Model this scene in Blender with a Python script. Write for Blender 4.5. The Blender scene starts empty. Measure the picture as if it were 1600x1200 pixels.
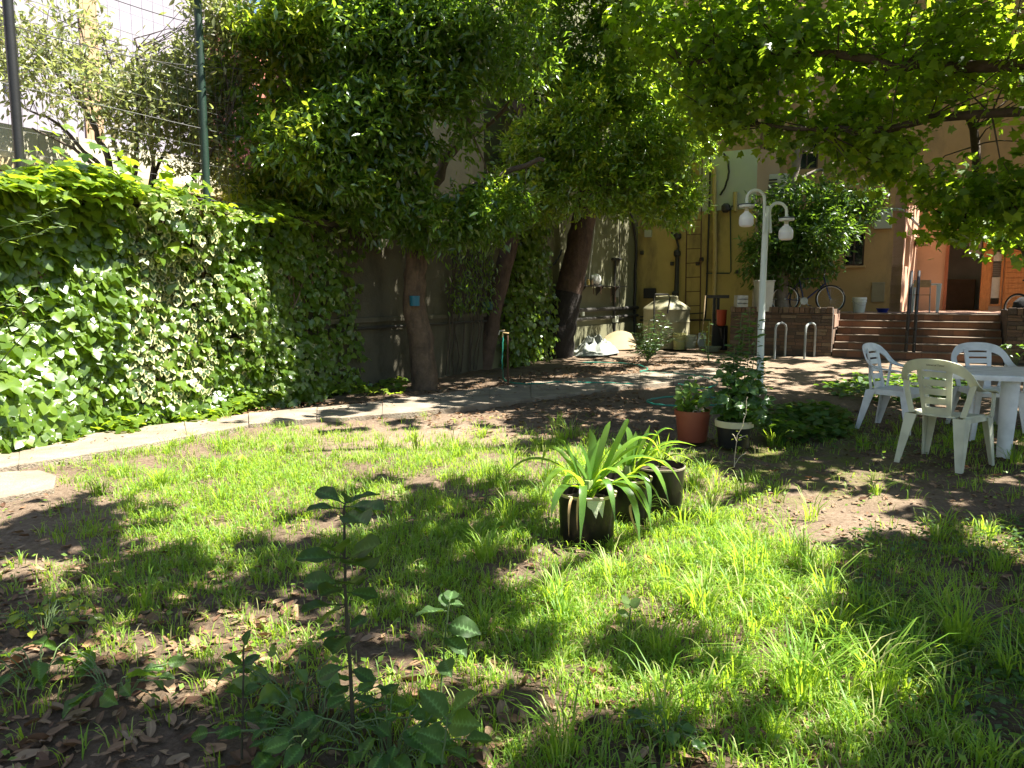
import bpy, bmesh, math, random
import numpy as np
from mathutils import Vector, Matrix
PI = math.pi
random.seed(11)
rng = np.random.default_rng(11)
S = bpy.context.scene
COL = S.collection

# ------------------------------------------------------------------ camera, world, sun, exposure
FPX, CAMH = 1170.0, 1.40
TH = math.atan(140.0 / FPX)
cam_d = bpy.data.cameras.new("camera"); cam = bpy.data.objects.new("camera", cam_d); COL.objects.link(cam)
cam_d.lens = 36.0 * FPX / 1600.0; cam_d.sensor_width = 36.0
cam_d.clip_start = 0.05; cam_d.clip_end = 1500
cam.location = (0, 0, CAMH); cam.rotation_euler = (PI / 2 - TH, 0, 0)
S.camera = cam

SUN_EL, SUN_AZ = math.radians(61), math.radians(-6)      # azimuth measured from +X towards +Y
SUN = Vector((math.cos(SUN_EL) * math.cos(SUN_AZ), math.cos(SUN_EL) * math.sin(SUN_AZ), math.sin(SUN_EL)))
world = bpy.data.worlds.new("World"); S.world = world; world.use_nodes = True
wn = world.node_tree.nodes; wl = world.node_tree.links
sky = wn.new("ShaderNodeTexSky"); sky.sky_type = 'NISHITA'; sky.sun_disc = False
sky.sun_elevation = SUN_EL
sky.sun_rotation = PI / 2 - SUN_AZ
sky.air_density = 1.3; sky.dust_density = 0.6; sky.ozone_density = 1.6
bg = wn["Background"]; wl.new(sky.outputs[0], bg.inputs[0]); bg.inputs[1].default_value = 0.05
sun_d = bpy.data.lights.new("sun", 'SUN'); sun_d.energy = 5.0; sun_d.angle = math.radians(0.53); sun_d.color = (1.0, 0.955, 0.86)
sun_o = bpy.data.objects.new("sun", sun_d); COL.objects.link(sun_o)
sun_o.rotation_euler = SUN.to_track_quat('Z', 'Y').to_euler(); sun_o.location = SUN * 40
S.view_settings.view_transform = 'Standard'; S.view_settings.look = 'None'
S.view_settings.exposure = 2.25; S.view_settings.gamma = 1.0; S.view_settings.use_curve_mapping = False
S.cycles.max_bounces = 6; S.cycles.diffuse_bounces = 2; S.cycles.transmission_bounces = 4
S.cycles.transparent_max_bounces = 6; S.cycles.caustics_reflective = False; S.cycles.caustics_refractive = False

# ------------------------------------------------------------------ picture <-> world
CT, ST = math.cos(TH), math.sin(TH)
CAMV = Vector((0, 0, CAMH))
def ray(px, py):
    dx = (px - 800) / FPX; dy = (600 - py) / FPX
    return Vector((dx, CT + dy * ST, -ST + dy * CT))
def at(px, py, Y):
    r = ray(px, py); return CAMV + r * (Y / r.y)
def gnd(px, py, z=0.0):
    r = ray(px, py); return CAMV + r * ((z - CAMH) / r.z)
def proj(P):
    P = np.asarray(P, float).reshape(-1, 3) - np.array([0, 0, CAMH])
    dep = P[:, 1] * CT - P[:, 2] * ST; up = P[:, 1] * ST + P[:, 2] * CT
    d = np.where(dep > 0.05, dep, 0.05)
    return 800 + FPX * P[:, 0] / d, 600 - FPX * up / d, dep
ANG = math.radians(28.5)
BU = Vector((math.cos(ANG), -math.sin(ANG), 0)); BV = Vector((math.sin(ANG), math.cos(ANG), 0))
C0 = at(995, 460, 23.0); C0.z = 0
TB = Matrix.Translation(C0) @ Matrix.Rotation(-ANG, 4, 'Z')      # building frame: x along the facade, y away from us
def fac(px, py, off=0.0):
    """(x, z) in the building frame of a pixel on the plane y = off"""
    r = ray(px, py); t = (off - (CAMV - C0).dot(BV)) / r.dot(BV); p = CAMV + r * t
    return (p - C0).dot(BU), p.z
def side(px, py, off=0.0):
    """(y, z) in the building frame of a pixel on the plane x = off"""
    r = ray(px, py); t = (off - (CAMV - C0).dot(BU)) / r.dot(BU); p = CAMV + r * t
    return (p - C0).dot(BV), p.z
def B(x, y, z): return TB @ Vector((x, y, z))
def toB(p):
    q = Vector(p) - C0; return q.dot(BU), q.dot(BV), q.z

# ------------------------------------------------------------------ objects
def wmat(o):
    m = o.matrix_basis.copy()
    if o.parent: m = wmat(o.parent) @ o.matrix_parent_inverse @ m
    return m
def setp(o, parent):
    if parent is not None:
        o.parent = parent; o.matrix_parent_inverse = wmat(parent).inverted()
def tag(o, label=None, cat=None, group=None, kind=None):
    if label: o['label'] = label
    if cat: o['category'] = cat
    if group: o['group'] = group
    if kind: o['kind'] = kind
    return o
def thing(name, label, cat, loc, group=None, rz=0.0):
    o = bpy.data.objects.new(name, None); COL.objects.link(o)
    o.empty_display_size = 0.1
    o.matrix_basis = Matrix.Translation(Vector(loc)) @ Matrix.Rotation(rz, 4, 'Z')
    return tag(o, label, cat, group)
def copy_tree(o, parent=None):
    c = o.copy(); COL.objects.link(c)
    if parent is not None: c.parent = parent
    for ch in o.children: copy_tree(ch, c)
    return c

class MB:
    def __init__(s, T=None): s.v = []; s.f = []; s.T = T
    def add(s, vs, fs):
        n = len(s.v)
        s.v += [(s.T @ Vector(p)) if s.T is not None else Vector(p) for p in vs]
        s.f += [tuple(i + n for i in f) for f in fs]; return s
    def box(s, x0, x1, y0, y1, z0, z1):
        return s.add([(x0,y0,z0),(x1,y0,z0),(x1,y1,z0),(x0,y1,z0),(x0,y0,z1),(x1,y0,z1),(x1,y1,z1),(x0,y1,z1)],
                     [(3,2,1,0),(4,5,6,7),(0,1,5,4),(1,2,6,5),(2,3,7,6),(3,0,4,7)])
    def hexa(s, b, t):                          # four bottom points, four top points
        return s.add(list(b) + list(t), [(3,2,1,0),(4,5,6,7),(0,1,5,4),(1,2,6,5),(2,3,7,6),(3,0,4,7)])
    def tube(s, pts, r, seg=8, cap=True, sx=1.0, up=None):
        pts = [Vector(p) for p in pts]; n = len(pts)
        rs = list(r) if hasattr(r, '__len__') else [r] * n
        T0 = (pts[1] - pts[0]).normalized()
        ref = Vector(up) if up is not None else (Vector((0,0,1)) if abs(T0.z) < .9 else Vector((1,0,0)))
        N = (ref - T0 * ref.dot(T0)).normalized(); vs = []; fs = []
        for i, p in enumerate(pts):
            t = (pts[min(i+1, n-1)] - pts[max(i-1, 0)])
            t = t.normalized() if t.length > 1e-9 else T0
            N = N - t * N.dot(t)
            N = N.normalized() if N.length > 1e-6 else t.orthogonal().normalized()
            Bn = t.cross(N)
            for k in range(seg):
                a = 2 * PI * k / seg
                vs.append(p + N * (math.cos(a) * rs[i]) + Bn * (math.sin(a) * rs[i] * sx))
        for i in range(n - 1):
            for k in range(seg):
                k2 = (k + 1) % seg
                fs.append((i*seg+k, i*seg+k2, (i+1)*seg+k2, (i+1)*seg+k))
        if cap:
            fs.append(tuple(range(seg-1, -1, -1))); fs.append(tuple((n-1)*seg + k for k in range(seg)))
        return s.add(vs, fs)
    def lathe(s, prof, c=(0,0,0), seg=24, R=None, wob=None, caps=(1, 1)):
        c = Vector(c); vs = []; fs = []; n = len(prof)
        for (r, z) in prof:
            for k in range(seg):
                a = 2 * PI * k / seg
                rr = r if wob is None else r * wob(a, z)
                p = Vector((math.cos(a) * rr, math.sin(a) * rr, z))
                vs.append(c + (R @ p if R is not None else p))
        for i in range(n - 1):
            for k in range(seg):
                k2 = (k + 1) % seg
                fs.append((i*seg+k, i*seg+k2, (i+1)*seg+k2, (i+1)*seg+k))
        if tuple(prof[0]) == tuple(prof[-1]): caps = (0, 0)
        if caps[0] and prof[0][0] > 1e-6: fs.append(tuple(range(seg-1, -1, -1)))
        if caps[1] and prof[-1][0] > 1e-6: fs.append(tuple((n-1)*seg + k for k in range(seg)))
        return s.add(vs, fs)
    def prism(s, poly, vec):
        vec = Vector(vec); n = len(poly); p = [Vector(q) for q in poly]
        return s.add(p + [q + vec for q in p],
                     [tuple(range(n-1, -1, -1)), tuple(range(n, 2*n))] + [(i, (i+1) % n, n + (i+1) % n, n + i) for i in range(n)])
    def ribbon(s, pts, ws, side_v, fold=0.0):
        """strap with a folded middle: centre line, half widths, side vectors"""
        vs = []; fs = []
        for p, w, sv in zip(pts, ws, side_v):
            p = Vector(p); sv = Vector(sv); nrm = Vector((0,0,1))
            vs += [p - sv * w + nrm * (fold * w), p, p + sv * w + nrm * (fold * w)]
        for i in range(len(pts) - 1):
            a = 3 * i
            fs += [(a, a+1, a+4, a+3), (a+1, a+2, a+5, a+4)]
        return s.add(vs, fs)
    def mesh(s, name, mat, smooth=False, ang=40):
        me = bpy.data.meshes.new(name)
        me.from_pydata([tuple(v) for v in s.v], [], s.f)
        me.update()
        b = bmesh.new(); b.from_mesh(me); bmesh.ops.recalc_face_normals(b, faces=b.faces); b.to_mesh(me); b.free()
        if mat is not None: me.materials.append(mat)
        if smooth:
            me.polygons.foreach_set('use_smooth', np.ones(len(me.polygons), bool))
            me.set_sharp_from_angle(angle=math.radians(ang))
        return me
    def build(s, name, mat, parent=None, smooth=False, bevel=0.0, ang=40):
        me = s.mesh(name, mat, smooth, ang)
        o = bpy.data.objects.new(name, me); COL.objects.link(o); setp(o, parent)
        if parent is None and s.v:                              # put the origin at the base of the thing
            a = np.array([tuple(v) for v in s.v]); c = Vector(((a[:,0].min()+a[:,0].max())/2, (a[:,1].min()+a[:,1].max())/2, a[:,2].min()))
            me.transform(Matrix.Translation(-c)); o.matrix_basis = Matrix.Translation(c)
        if bevel > 0:
            m = o.modifiers.new("bevel", 'BEVEL'); m.width = bevel; m.segments = 2; m.limit_method = 'ANGLE'; m.angle_limit = math.radians(35)
        return o

def np_mesh(name, V, Fc, mat, attrs=None, smooth=True):
    me = bpy.data.meshes.new(name); Fc = np.asarray(Fc, np.int32); k = Fc.shape[1]
    me.vertices.add(len(V)); me.vertices.foreach_set('co', np.asarray(V, np.float32).ravel())
    me.loops.add(Fc.size); me.loops.foreach_set('vertex_index', Fc.ravel())
    me.polygons.add(len(Fc)); me.polygons.foreach_set('loop_start', np.arange(0, Fc.size, k, dtype=np.int32))
    me.update(calc_edges=True)
    if smooth: me.polygons.foreach_set('use_smooth', np.ones(len(Fc), bool))
    for a, val in (attrs or {}).items():
        at_ = me.attributes.new(a, 'FLOAT', 'POINT'); at_.data.foreach_set('value', np.asarray(val, np.float32))
    if mat is not None: me.materials.append(mat)
    return me
def np_obj(name, me, parent=None):
    o = bpy.data.objects.new(name, me); COL.objects.link(o); setp(o, parent); return o

# ------------------------------------------------------------------ materials
def newmat(name):
    m = bpy.data.materials.new(name); m.use_nodes = True
    nt = m.node_tree; return m, nt.nodes, nt.links, nt.nodes["Principled BSDF"]
def ramp(N, stops):
    r = N.new("ShaderNodeValToRGB"); e = r.color_ramp.elements
    e[0].position, e[0].color = stops[0][0], (*stops[0][1], 1); e[1].position, e[1].color = stops[-1][0], (*stops[-1][1], 1)
    for p, c in stops[1:-1]:
        q = e.new(p); q.color = (*c, 1)
    return r
def mulc(c, k): return tuple(min(1, x * k) for x in c)
def mat(name, col, rough=.6, var=.2, scale=5.0, bump=.15, bscale=70.0, metal=0.0, spec=.4, stain=None, stain_scale=2.5, stain_lo=.5, stain_hi=.66, streak=None, coord='Object'):
    m, N, L, P = newmat(name)
    tc = N.new("ShaderNodeTexCoord")
    n1 = N.new("ShaderNodeTexNoise"); n1.inputs['Scale'].default_value = scale; n1.inputs['Detail'].default_value = 6; n1.inputs['Roughness'].default_value = .65
    L.new(tc.outputs[coord], n1.inputs['Vector'])
    r = ramp(N, [(.25, mulc(col, 1 - var)), (.5, col), (.75, mulc(col, 1 + var))])
    L.new(n1.outputs['Fac'], r.inputs['Fac']); out = r.outputs['Color']
    if stain:
        n2 = N.new("ShaderNodeTexNoise"); n2.inputs['Scale'].default_value = stain_scale; n2.inputs['Detail'].default_value = 8; n2.inputs['Roughness'].default_value = .7
        mp = N.new("ShaderNodeMapping"); mp.inputs['Scale'].default_value = streak or (1, 1, 1)
        L.new(tc.outputs[coord], mp.inputs['Vector']); L.new(mp.outputs[0], n2.inputs['Vector'])
        rr = ramp(N, [(stain_lo, (0,0,0)), (stain_hi, (1,1,1))]); L.new(n2.outputs['Fac'], rr.inputs['Fac'])
        mx = N.new("ShaderNodeMix"); mx.data_type = 'RGBA'
        L.new(rr.outputs['Color'], mx.inputs['Factor']); L.new(out, mx.inputs['A']); mx.inputs['B'].default_value = (*stain, 1)
        out = mx.outputs['Result']
    L.new(out, P.inputs['Base Color'])
    P.inputs['Roughness'].default_value = rough; P.inputs['Metallic'].default_value = metal
    P.inputs['Specular IOR Level'].default_value = spec
    if bump:
        n3 = N.new("ShaderNodeTexNoise"); n3.inputs['Scale'].default_value = bscale; n3.inputs['Detail'].default_value = 5
        L.new(tc.outputs[coord], n3.inputs['Vector'])
        b = N.new("ShaderNodeBump"); b.inputs['Strength'].default_value = bump; b.inputs['Distance'].default_value = .02
        L.new(n3.outputs['Fac'], b.inputs['Height']); L.new(b.outputs[0], P.inputs['Normal'])
    return m
def leafmat(name, cols, trans, tmix=.35, rough=.4, edge=None, edge_at=.72, rib=.25, spec=.5, detail=False):
    """cols: ramp of leaf colours over a per-leaf random value; trans: colour of light passing through"""
    m, N, L, P = newmat(name)
    a = N.new("ShaderNodeAttribute"); a.attribute_name = 'rnd'
    oi = N.new("ShaderNodeObjectInfo")
    ad = N.new("ShaderNodeMath"); ad.operation = 'ADD'; L.new(a.outputs['Fac'], ad.inputs[0]); L.new(oi.outputs['Random'], ad.inputs[1])
    fr = N.new("ShaderNodeMath"); fr.operation = 'FRACT'; L.new(ad.outputs[0], fr.inputs[0])
    r = ramp(N, [(i / max(1, len(cols) - 1), c) for i, c in enumerate(cols)]); L.new(fr.outputs[0], r.inputs['Fac'])
    e = N.new("ShaderNodeAttribute"); e.attribute_name = 'edge'
    out = r.outputs['Color']
    if rib:
        rr = ramp(N, [(0, (1 + rib,) * 3), (.35, (1, 1, 1))]); rr.color_ramp.elements[0].color = (min(1, 1),) * 3 + (1,)
        rr.color_ramp.elements[1].color = (1 - rib, 1 - rib, 1 - rib, 1)
        L.new(e.outputs['Fac'], rr.inputs['Fac'])
        mm = N.new("ShaderNodeMix"); mm.data_type = 'RGBA'; mm.blend_type = 'MULTIPLY'; mm.inputs['Factor'].default_value = 1
        L.new(out, mm.inputs['A']); L.new(rr.outputs['Color'], mm.inputs['B']); out = mm.outputs['Result']
    tcol = N.new("ShaderNodeMix"); tcol.data_type = 'RGBA'; tcol.blend_type = 'MULTIPLY'; tcol.inputs['Factor'].default_value = 0
    if edge:
        ee = ramp(N, [(edge_at, (0,0,0)), (edge_at + .06, (1,1,1))]); L.new(e.outputs['Fac'], ee.inputs['Fac'])
        mx = N.new("ShaderNodeMix"); mx.data_type = 'RGBA'; L.new(ee.outputs['Color'], mx.inputs['Factor'])
        L.new(out, mx.inputs['A']); mx.inputs['B'].default_value = (*edge, 1); out = mx.outputs['Result']
    if detail:                                                  # side veins, blotches and a few brown specks
        tc = N.new("ShaderNodeTexCoord"); n1 = N.new("ShaderNodeTexNoise"); n1.inputs['Scale'].default_value = 6; n1.inputs['Detail'].default_value = 5; L.new(tc.outputs['Object'], n1.inputs['Vector'])
        r1 = ramp(N, [(.3, (.72, .74, .66)), (.55, (1, 1, 1)), (.70, (1, .96, .9)), (.76, (.9, .55, .35))]); L.new(n1.outputs['Fac'], r1.inputs['Fac'])
        m1 = N.new("ShaderNodeMix"); m1.data_type = 'RGBA'; m1.blend_type = 'MULTIPLY'; m1.inputs['Factor'].default_value = 1; L.new(out, m1.inputs['A']); L.new(r1.outputs[0], m1.inputs['B'])
        va = N.new("ShaderNodeAttribute"); va.attribute_name = 'vein'; r2 = ramp(N, [(.80, (0, 0, 0)), (.95, (1, 1, 1))]); L.new(va.outputs['Fac'], r2.inputs['Fac'])
        m2 = N.new("ShaderNodeMix"); m2.data_type = 'RGBA'; L.new(r2.outputs[0], m2.inputs['Factor']); L.new(m1.outputs['Result'], m2.inputs['A']); m2.inputs['B'].default_value = (*mulc(cols[-1], 1.7), 1); out = m2.outputs['Result']
    L.new(out, P.inputs['Base Color']); P.inputs['Roughness'].default_value = rough; P.inputs['Specular IOR Level'].default_value = spec
    tb = N.new("ShaderNodeBsdfTranslucent"); tb.inputs['Color'].default_value = (*trans, 1)
    ms = N.new("ShaderNodeMixShader"); ms.inputs[0].default_value = tmix
    L.new(P.outputs[0], ms.inputs[1]); L.new(tb.outputs[0], ms.inputs[2])
    L.new(ms.outputs[0], N["Material Output"].inputs['Surface'])
    return m

# ------------------------------------------------------------------ leaves
def fan(pts, z=None):
    """outline (first point = stalk) -> a leaf as a fan round a point on the midrib"""
    n = len(pts); zs = z or [0] * n
    V = [(0, .45, 0)] + [(p[0], p[1], q) for p, q in zip(pts, zs)]
    Fc = [(0, i + 1, (i + 1) % n + 1) for i in range(n)]
    return np.array(V, float), np.array(Fc), np.array([0.] + [1.] * n)
def t_lance(w=.17, fold=.05, droop=.08):
    V = np.array([(0,0,0), (-w,.4,fold), (0,.42,0), (w,.4,fold), (-w*.7,.72,fold*.6), (0,.74,-droop*.4), (w*.7,.72,fold*.6), (0,1,-droop)], float)
    Fc = np.array([(0,2,1),(0,3,2),(1,2,5),(1,5,4),(2,3,6),(2,6,5),(4,5,7),(5,6,7)])
    return V, Fc, np.array([0,1,0,1,1,0,1,.3])
def t_small(w=.18, fold=.06, droop=.06):
    V = np.array([(0,0,0), (-w,.5,fold), (0,.5,0), (w,.5,fold), (0,1,-droop)], float)
    return V, np.array([(0,2,1),(0,3,2),(1,2,4),(2,3,4)]), np.array([0,1,0,1,.3])
T_IVY = fan([(0,0), (-.30,-.12), (-.52,.12), (-.58,.42), (-.30,.50), (-.24,.74), (0,1.0), (.24,.74), (.30,.50), (.58,.42), (.52,.12), (.30,-.12)],
            [0, -.03, .0, -.10, .05, -.03, -.14, -.03, .05, -.10, 0, -.03])
T_PLANE = fan([(0,0), (-.22,.02), (-.55,.1), (-.36,.3), (-.62,.56), (-.28,.6), (0,1.02), (.28,.6), (.62,.56), (.36,.3), (.55,.1), (.22,.02)],
              [0, .02, -.08, .03, -.1, .03, -.1, .03, -.1, .03, -.08, .02])
T_OVATE = fan([(0,0), (-.28,.08), (-.42,.32), (-.36,.6), (-.17,.86), (0,1.0), (.17,.86), (.36,.6), (.42,.32), (.28,.08)],
              [0, .03, .06, .05, 0, -.08, 0, .05, .06, .03])
T_OBOV = fan([(0,0), (-.10,.2), (-.25,.5), (-.33,.75), (-.2,.95), (0,1.0), (.2,.95), (.33,.75), (.25,.5), (.1,.2)],
             [0, .0, .05, .08, .03, -.03, .03, .08, .05, 0])
def t_blade(width, fold=.12, curl=.18, wave=.03, n=15, base=.0):
    """a full leaf blade: width(t) half width, folded along the midrib, curled down, with raised side veins"""
    V = []; E = []; vn = []
    for i in range(n + 1):
        t = i / n; w = width(t)
        for j in range(-3, 4):
            u = j / 3
            vv = (t * 7 - abs(u) * 1.1) % 1.0; vein = 1.0 if j == 0 else (1.0 if i % 2 == (abs(j) // 2) % 2 and abs(j) < 3 else 0.0)
            V.append((u * w, t + .06 * abs(u) * w, fold * abs(u) * w * 1.6 - curl * t * t + wave * math.sin(t * 13 + u * 2) * abs(u) - (.012 if j == 0 else 0))); E.append(abs(u)); vn.append(vein * .9 if j else 1.0)
    Fc = []
    for i in range(n):
        for j in range(6):
            a = i * 7 + j; Fc += [(a, a + 1, a + 8), (a, a + 8, a + 7)]
    return np.array(V, float), np.array(Fc), np.array(E, float), np.array(vn, float)
sin_ = math.sin
T_SEED = t_blade(lambda t: max(.012, .27 * sin_(PI * t ** 1.5) ** .75 if t > .12 else .012 + .1 * t), .2, .16)
T_HEART = t_blade(lambda t: max(.008, .36 * (sin_(PI * min(1, t * .92 + .08)) ** .8) * (1.15 - .45 * t)), .16, .22, .04)
T_LANCE = t_lance(); T_NARROW = t_lance(.10, .03, .12); T_SMALL = t_small(); T_ROUND = t_small(.34, .04, .03)

def unit(a): return a / np.maximum(np.linalg.norm(a, axis=-1, keepdims=True), 1e-9)
def frames(axis, nrm):
    y = unit(axis); x = unit(np.cross(y, nrm)); z = np.cross(x, y)
    return np.stack([x, y, z], axis=-1)                          # columns
def bake(tm, P, axis, nrm, size, rnd, curl=None):
    V, Fc, E = tm[:3]; n = len(P); R = frames(axis, nrm) * np.asarray(size).reshape(-1, 1, 1)
    W = np.einsum('nij,kj->nki', R, V) + P[:, None, :]
    F2 = (Fc[None] + (np.arange(n) * len(V))[:, None, None]).reshape(-1, 3)
    A = {'rnd': np.repeat(rnd, len(V)), 'edge': np.tile(E, n)}
    if len(tm) > 3: A['vein'] = np.tile(tm[3], n)
    return W.reshape(-1, 3), F2, A
def leaf_obj(name, tm, P, axis, nrm, size, mat_, parent=None, rnd=None):
    rnd = rng.random(len(P)) if rnd is None else rnd
    V, Fc, A = bake(tm, P, axis, nrm, size, rnd)
    o = np_obj(name, np_mesh(name, V, Fc, mat_, A), parent); o['kind'] = 'stuff'; return o
def leaf_parts(parent, tm, P, axis, nrm, size, mat_, n=300, name='leaf', rest='foliage', bias=None, maxd=None):
    """the n leaves that show largest become parts of their own, the rest is one part"""
    px, py, dep = proj(P); sc = np.asarray(size) * np.ones(len(P)) / np.maximum(dep, .1)
    if bias is not None: sc = sc * bias
    ok = (dep > .3) & (px > -5) & (px < 1605) & (py > -5) & (py < 1205)
    sc = np.where(ok, sc, 0); order = np.argsort(-sc)[:n]; order = order[sc[order] > 0]
    me = np_mesh(name, tm[0], tm[1], mat_, {'rnd': np.full(len(tm[0]), .0), 'edge': tm[2], **({'vein': tm[3]} if len(tm) > 3 else {})})
    R = frames(axis, nrm); size = np.asarray(size) * np.ones(len(P)); pi = wmat(parent).inverted()
    for i in order:
        o = bpy.data.objects.new(name, me); COL.objects.link(o)
        M = Matrix([[*(R[i][r] * size[i]), P[i][r]] for r in range(3)] + [[0, 0, 0, 1]])
        o.parent = parent; o.matrix_basis = pi @ M
    msk = np.ones(len(P), bool); msk[order] = False
    if msk.any(): leaf_obj(rest, tm, P[msk], axis[msk], nrm[msk], size[msk], mat_, parent)

def rosettes(tips, outd, k, size, spread=1.0, droop=.25, jit=.05, upw=.8):
    """k leaves round every twig tip"""
    n = len(tips); tips = np.repeat(tips, k, 0); outd = np.repeat(outd, k, 0); m = n * k
    ax = unit(outd * .55 + rng.normal(0, .62, (m, 3)) * spread + np.array([0, 0, -droop]))
    P = tips + rng.normal(0, jit, (m, 3))
    nr = unit(rng.normal(0, .5, (m, 3)) + np.array([0, 0, upw]) + outd * .35)
    s = size * (0.65 + .7 * rng.random(m))
    return P, ax, nr, s
def lobes_tips(lobes, shell=.5, gap=0.0):
    """lobes: (centre, (rx,ry,rz), n) -> twig tips and outward directions"""
    T = []; O = []
    for c, r, n in lobes:
        d = unit(rng.normal(0, 1, (n, 3))); q = (shell + (1 - shell) * rng.random(n)) ** .8
        lump = 1 + .18 * np.sin(d[:, 0] * 5 + c[0]) * np.cos(d[:, 2] * 6 + c[2]) + .12 * np.sin(d[:, 1] * 9 + c[1])
        T.append(np.array(c) + d * q[:, None] * lump[:, None] * np.array(r)); O.append(d)
    T = np.concatenate(T); O = np.concatenate(O)
    if gap > 0:
        f = np.sin(T[:, 0] * 2.9 + 1.3 * np.sin(T[:, 2] * 2.3)) + np.sin(T[:, 1] * 2.6 + 2 + T[:, 2]) + np.sin(T[:, 2] * 3.4 + T[:, 0] * 1.1)
        keep = f > -1.5 + gap; T, O = T[keep], O[keep]
    return T, O
def lobe(px, py, Y, rx, ry, dy, n):
    c = at(px, py, Y); return (tuple(c), (rx / FPX * Y, dy, ry / FPX * Y), n)
def wig(pts, amp=.03, sub=3):
    """smooth a limb through its points and let it wander a little"""
    pts = [Vector(p) for p in pts]; out = []
    for i in range(len(pts) - 1):
        p0, p1, p2, p3 = pts[max(i-1,0)], pts[i], pts[i+1], pts[min(i+2, len(pts)-1)]
        for j in range(sub):
            t = j / sub
            q = .5 * ((2*p1) + (p2-p0)*t + (2*p0-5*p1+4*p2-p3)*t*t + (3*p1-p0-3*p2+p3)*t**3)
            if 0 < i + j: q = q + Vector((random.gauss(0, amp), random.gauss(0, amp), random.gauss(0, amp)))
            out.append(q)
    out.append(pts[-1]); return out
def taper(n, a, b, jit=.05): return [max(.003, (a + (b - a) * i / max(1, n - 1)) * (1 + random.uniform(-jit, jit))) for i in range(n)]
def limb(m, pts, r0, r1, amp=.02, seg=8, sub=3):
    q = wig(pts, amp, sub); m.tube(q, taper(len(q), r0, r1), seg); return q
def twigs_to(m, roots, tips, n, r=.012):
    """thin branches from the limbs out to some twig tips"""
    R = np.array([tuple(p) for p in roots])
    idx = rng.choice(len(tips), min(n, len(tips)), replace=False)
    for i in idx:
        t = tips[i]; d = np.linalg.norm(R - t, axis=1); near = np.argsort(d)[:7]; c = R[rng.choice(near)]
        if d.min() > 1.1: continue
        d = d[near]; R2 = c
        mid = (c + t) / 2 + rng.normal(0, .08 * d.min(), 3) + np.array([0, 0, .06 * d.min()])
        m.tube(wig([c, mid, t], .01, 2), taper(5, r, r * .25), 5, cap=False)

# ------------------------------------------------------------------ maps over the ground (rows by picture height, 16 columns of 100 px)
def gridmap(rows):
    ys = np.array(sorted(rows)); tab = np.array([rows[y] for y in ys], float)
    def f(X, Y, Z=0.0):
        X = np.asarray(X, float); Y = np.asarray(Y, float)
        px, py, dep = proj(np.stack([X, Y, np.zeros_like(X) + Z], -1))
        dep = dep.reshape(X.shape); px = px.reshape(X.shape); py = np.where(dep > .4, py.reshape(X.shape), 1300)
        c = np.clip((px - 50) / 100, 0, 14.999); ci = c.astype(int); cf = c - ci
        r = np.clip(np.interp(py, ys, np.arange(len(ys))), 0, len(ys) - 1.001); ri = r.astype(int); rf = r - ri
        return (tab[ri, ci]*(1-cf) + tab[ri, ci+1]*cf)*(1-rf) + (tab[ri+1, ci]*(1-cf) + tab[ri+1, ci+1]*cf)*rf
    return f
GRASS = gridmap({640: [0]*16,
 668: [0,0,.15,.45,.35,.05,.05,.1,.05,0,0,.1,.15,.15,.15,.15],
 700: [0,.2,.8,.9,.9,.8,.55,.7,.8,.5,.1,.05,.1,.15,.2,.2],
 725: [0,.55,.9,1,1,1,1,1,1,.85,.5,.08,.04,.06,.1,.12],
 775: [0,.6,.95,1,1,1,1,1,1,.95,.85,.5,.06,.05,.05,.08],
 825: [.03,.3,.85,.9,.9,.9,.9,.95,.95,.95,.95,.8,.3,.06,.06,.1],
 875: [.08,.22,.6,.7,.8,.8,.85,.9,.95,.95,.95,.95,.75,.5,.4,.2],
 925: [.15,.25,.35,.5,.65,.7,.8,.9,.95,.95,.95,.95,.95,.8,.7,.4],
 1000: [.15,.18,.25,.35,.45,.5,.55,.65,.8,.9,.9,.95,.95,.9,.8,.5],
 1100: [.15,.18,.22,.26,.35,.35,.4,.5,.6,.7,.8,.85,.9,.95,.8,.6],
 1200: [.12,.14,.18,.25,.3,.35,.4,.45,.5,.6,.7,.7,.8,.9,.8,.6]})
LIGHT = gridmap({515: [.3,.3,.2,.1,.1,.1,.1,.1,.08,.08,.08,.1,.12,.15,.2,.2], 545: [.3,.3,.2,.1,.1,.1,.1,.1,.1,.12,.2,.25,.3,.35,.35,.3],
 575: [.6,.6,.4,.15,.1,.08,.08,.1,.2,.35,.55,.6,.6,.6,.45,.4],
 625: [.8,.7,.6,.4,.35,.12,.2,.3,.3,.3,.35,.3,.35,.3,.2,.2],
 675: [1,1,1,1,.95,.9,.9,.6,.35,.25,.22,.15,.2,.22,.25,.2],
 725: [.3,.95,1,1,1,1,1,1,.95,.9,.6,.3,.3,.3,.25,.2],
 775: [.3,.8,1,1,1,.85,.6,.35,.9,1,1,.65,.5,.5,.35,.2],
 825: [.15,.3,.85,.9,.7,.4,.4,.7,.95,.95,.95,.85,.4,.5,.45,.3],
 875: [.3,.3,.5,.55,.5,.5,.55,.7,.9,.9,.9,.85,.6,.25,.15,.15],
 925: [.28,.28,.35,.4,.45,.5,.55,.65,.8,.85,.9,.8,.5,.12,.1,.1],
 975: [.36,.36,.36,.43,.43,.46,.5,.6,.65,.75,.8,.7,.55,.15,.1,.1],
 1025: [.4,.38,.33,.33,.36,.42,.5,.55,.5,.55,.6,.6,.7,.45,.1,.1],
 1075: [.3,.25,.25,.28,.33,.36,.35,.4,.4,.45,.5,.5,.6,.75,.2,.1],
 1125: [.22,.2,.2,.22,.27,.25,.25,.3,.3,.3,.35,.4,.5,.55,.2,.1],
 1200: [.15,.1,.12,.15,.2,.2,.25,.25,.3,.2,.2,.25,.25,.3,.1,.1]})
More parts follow.
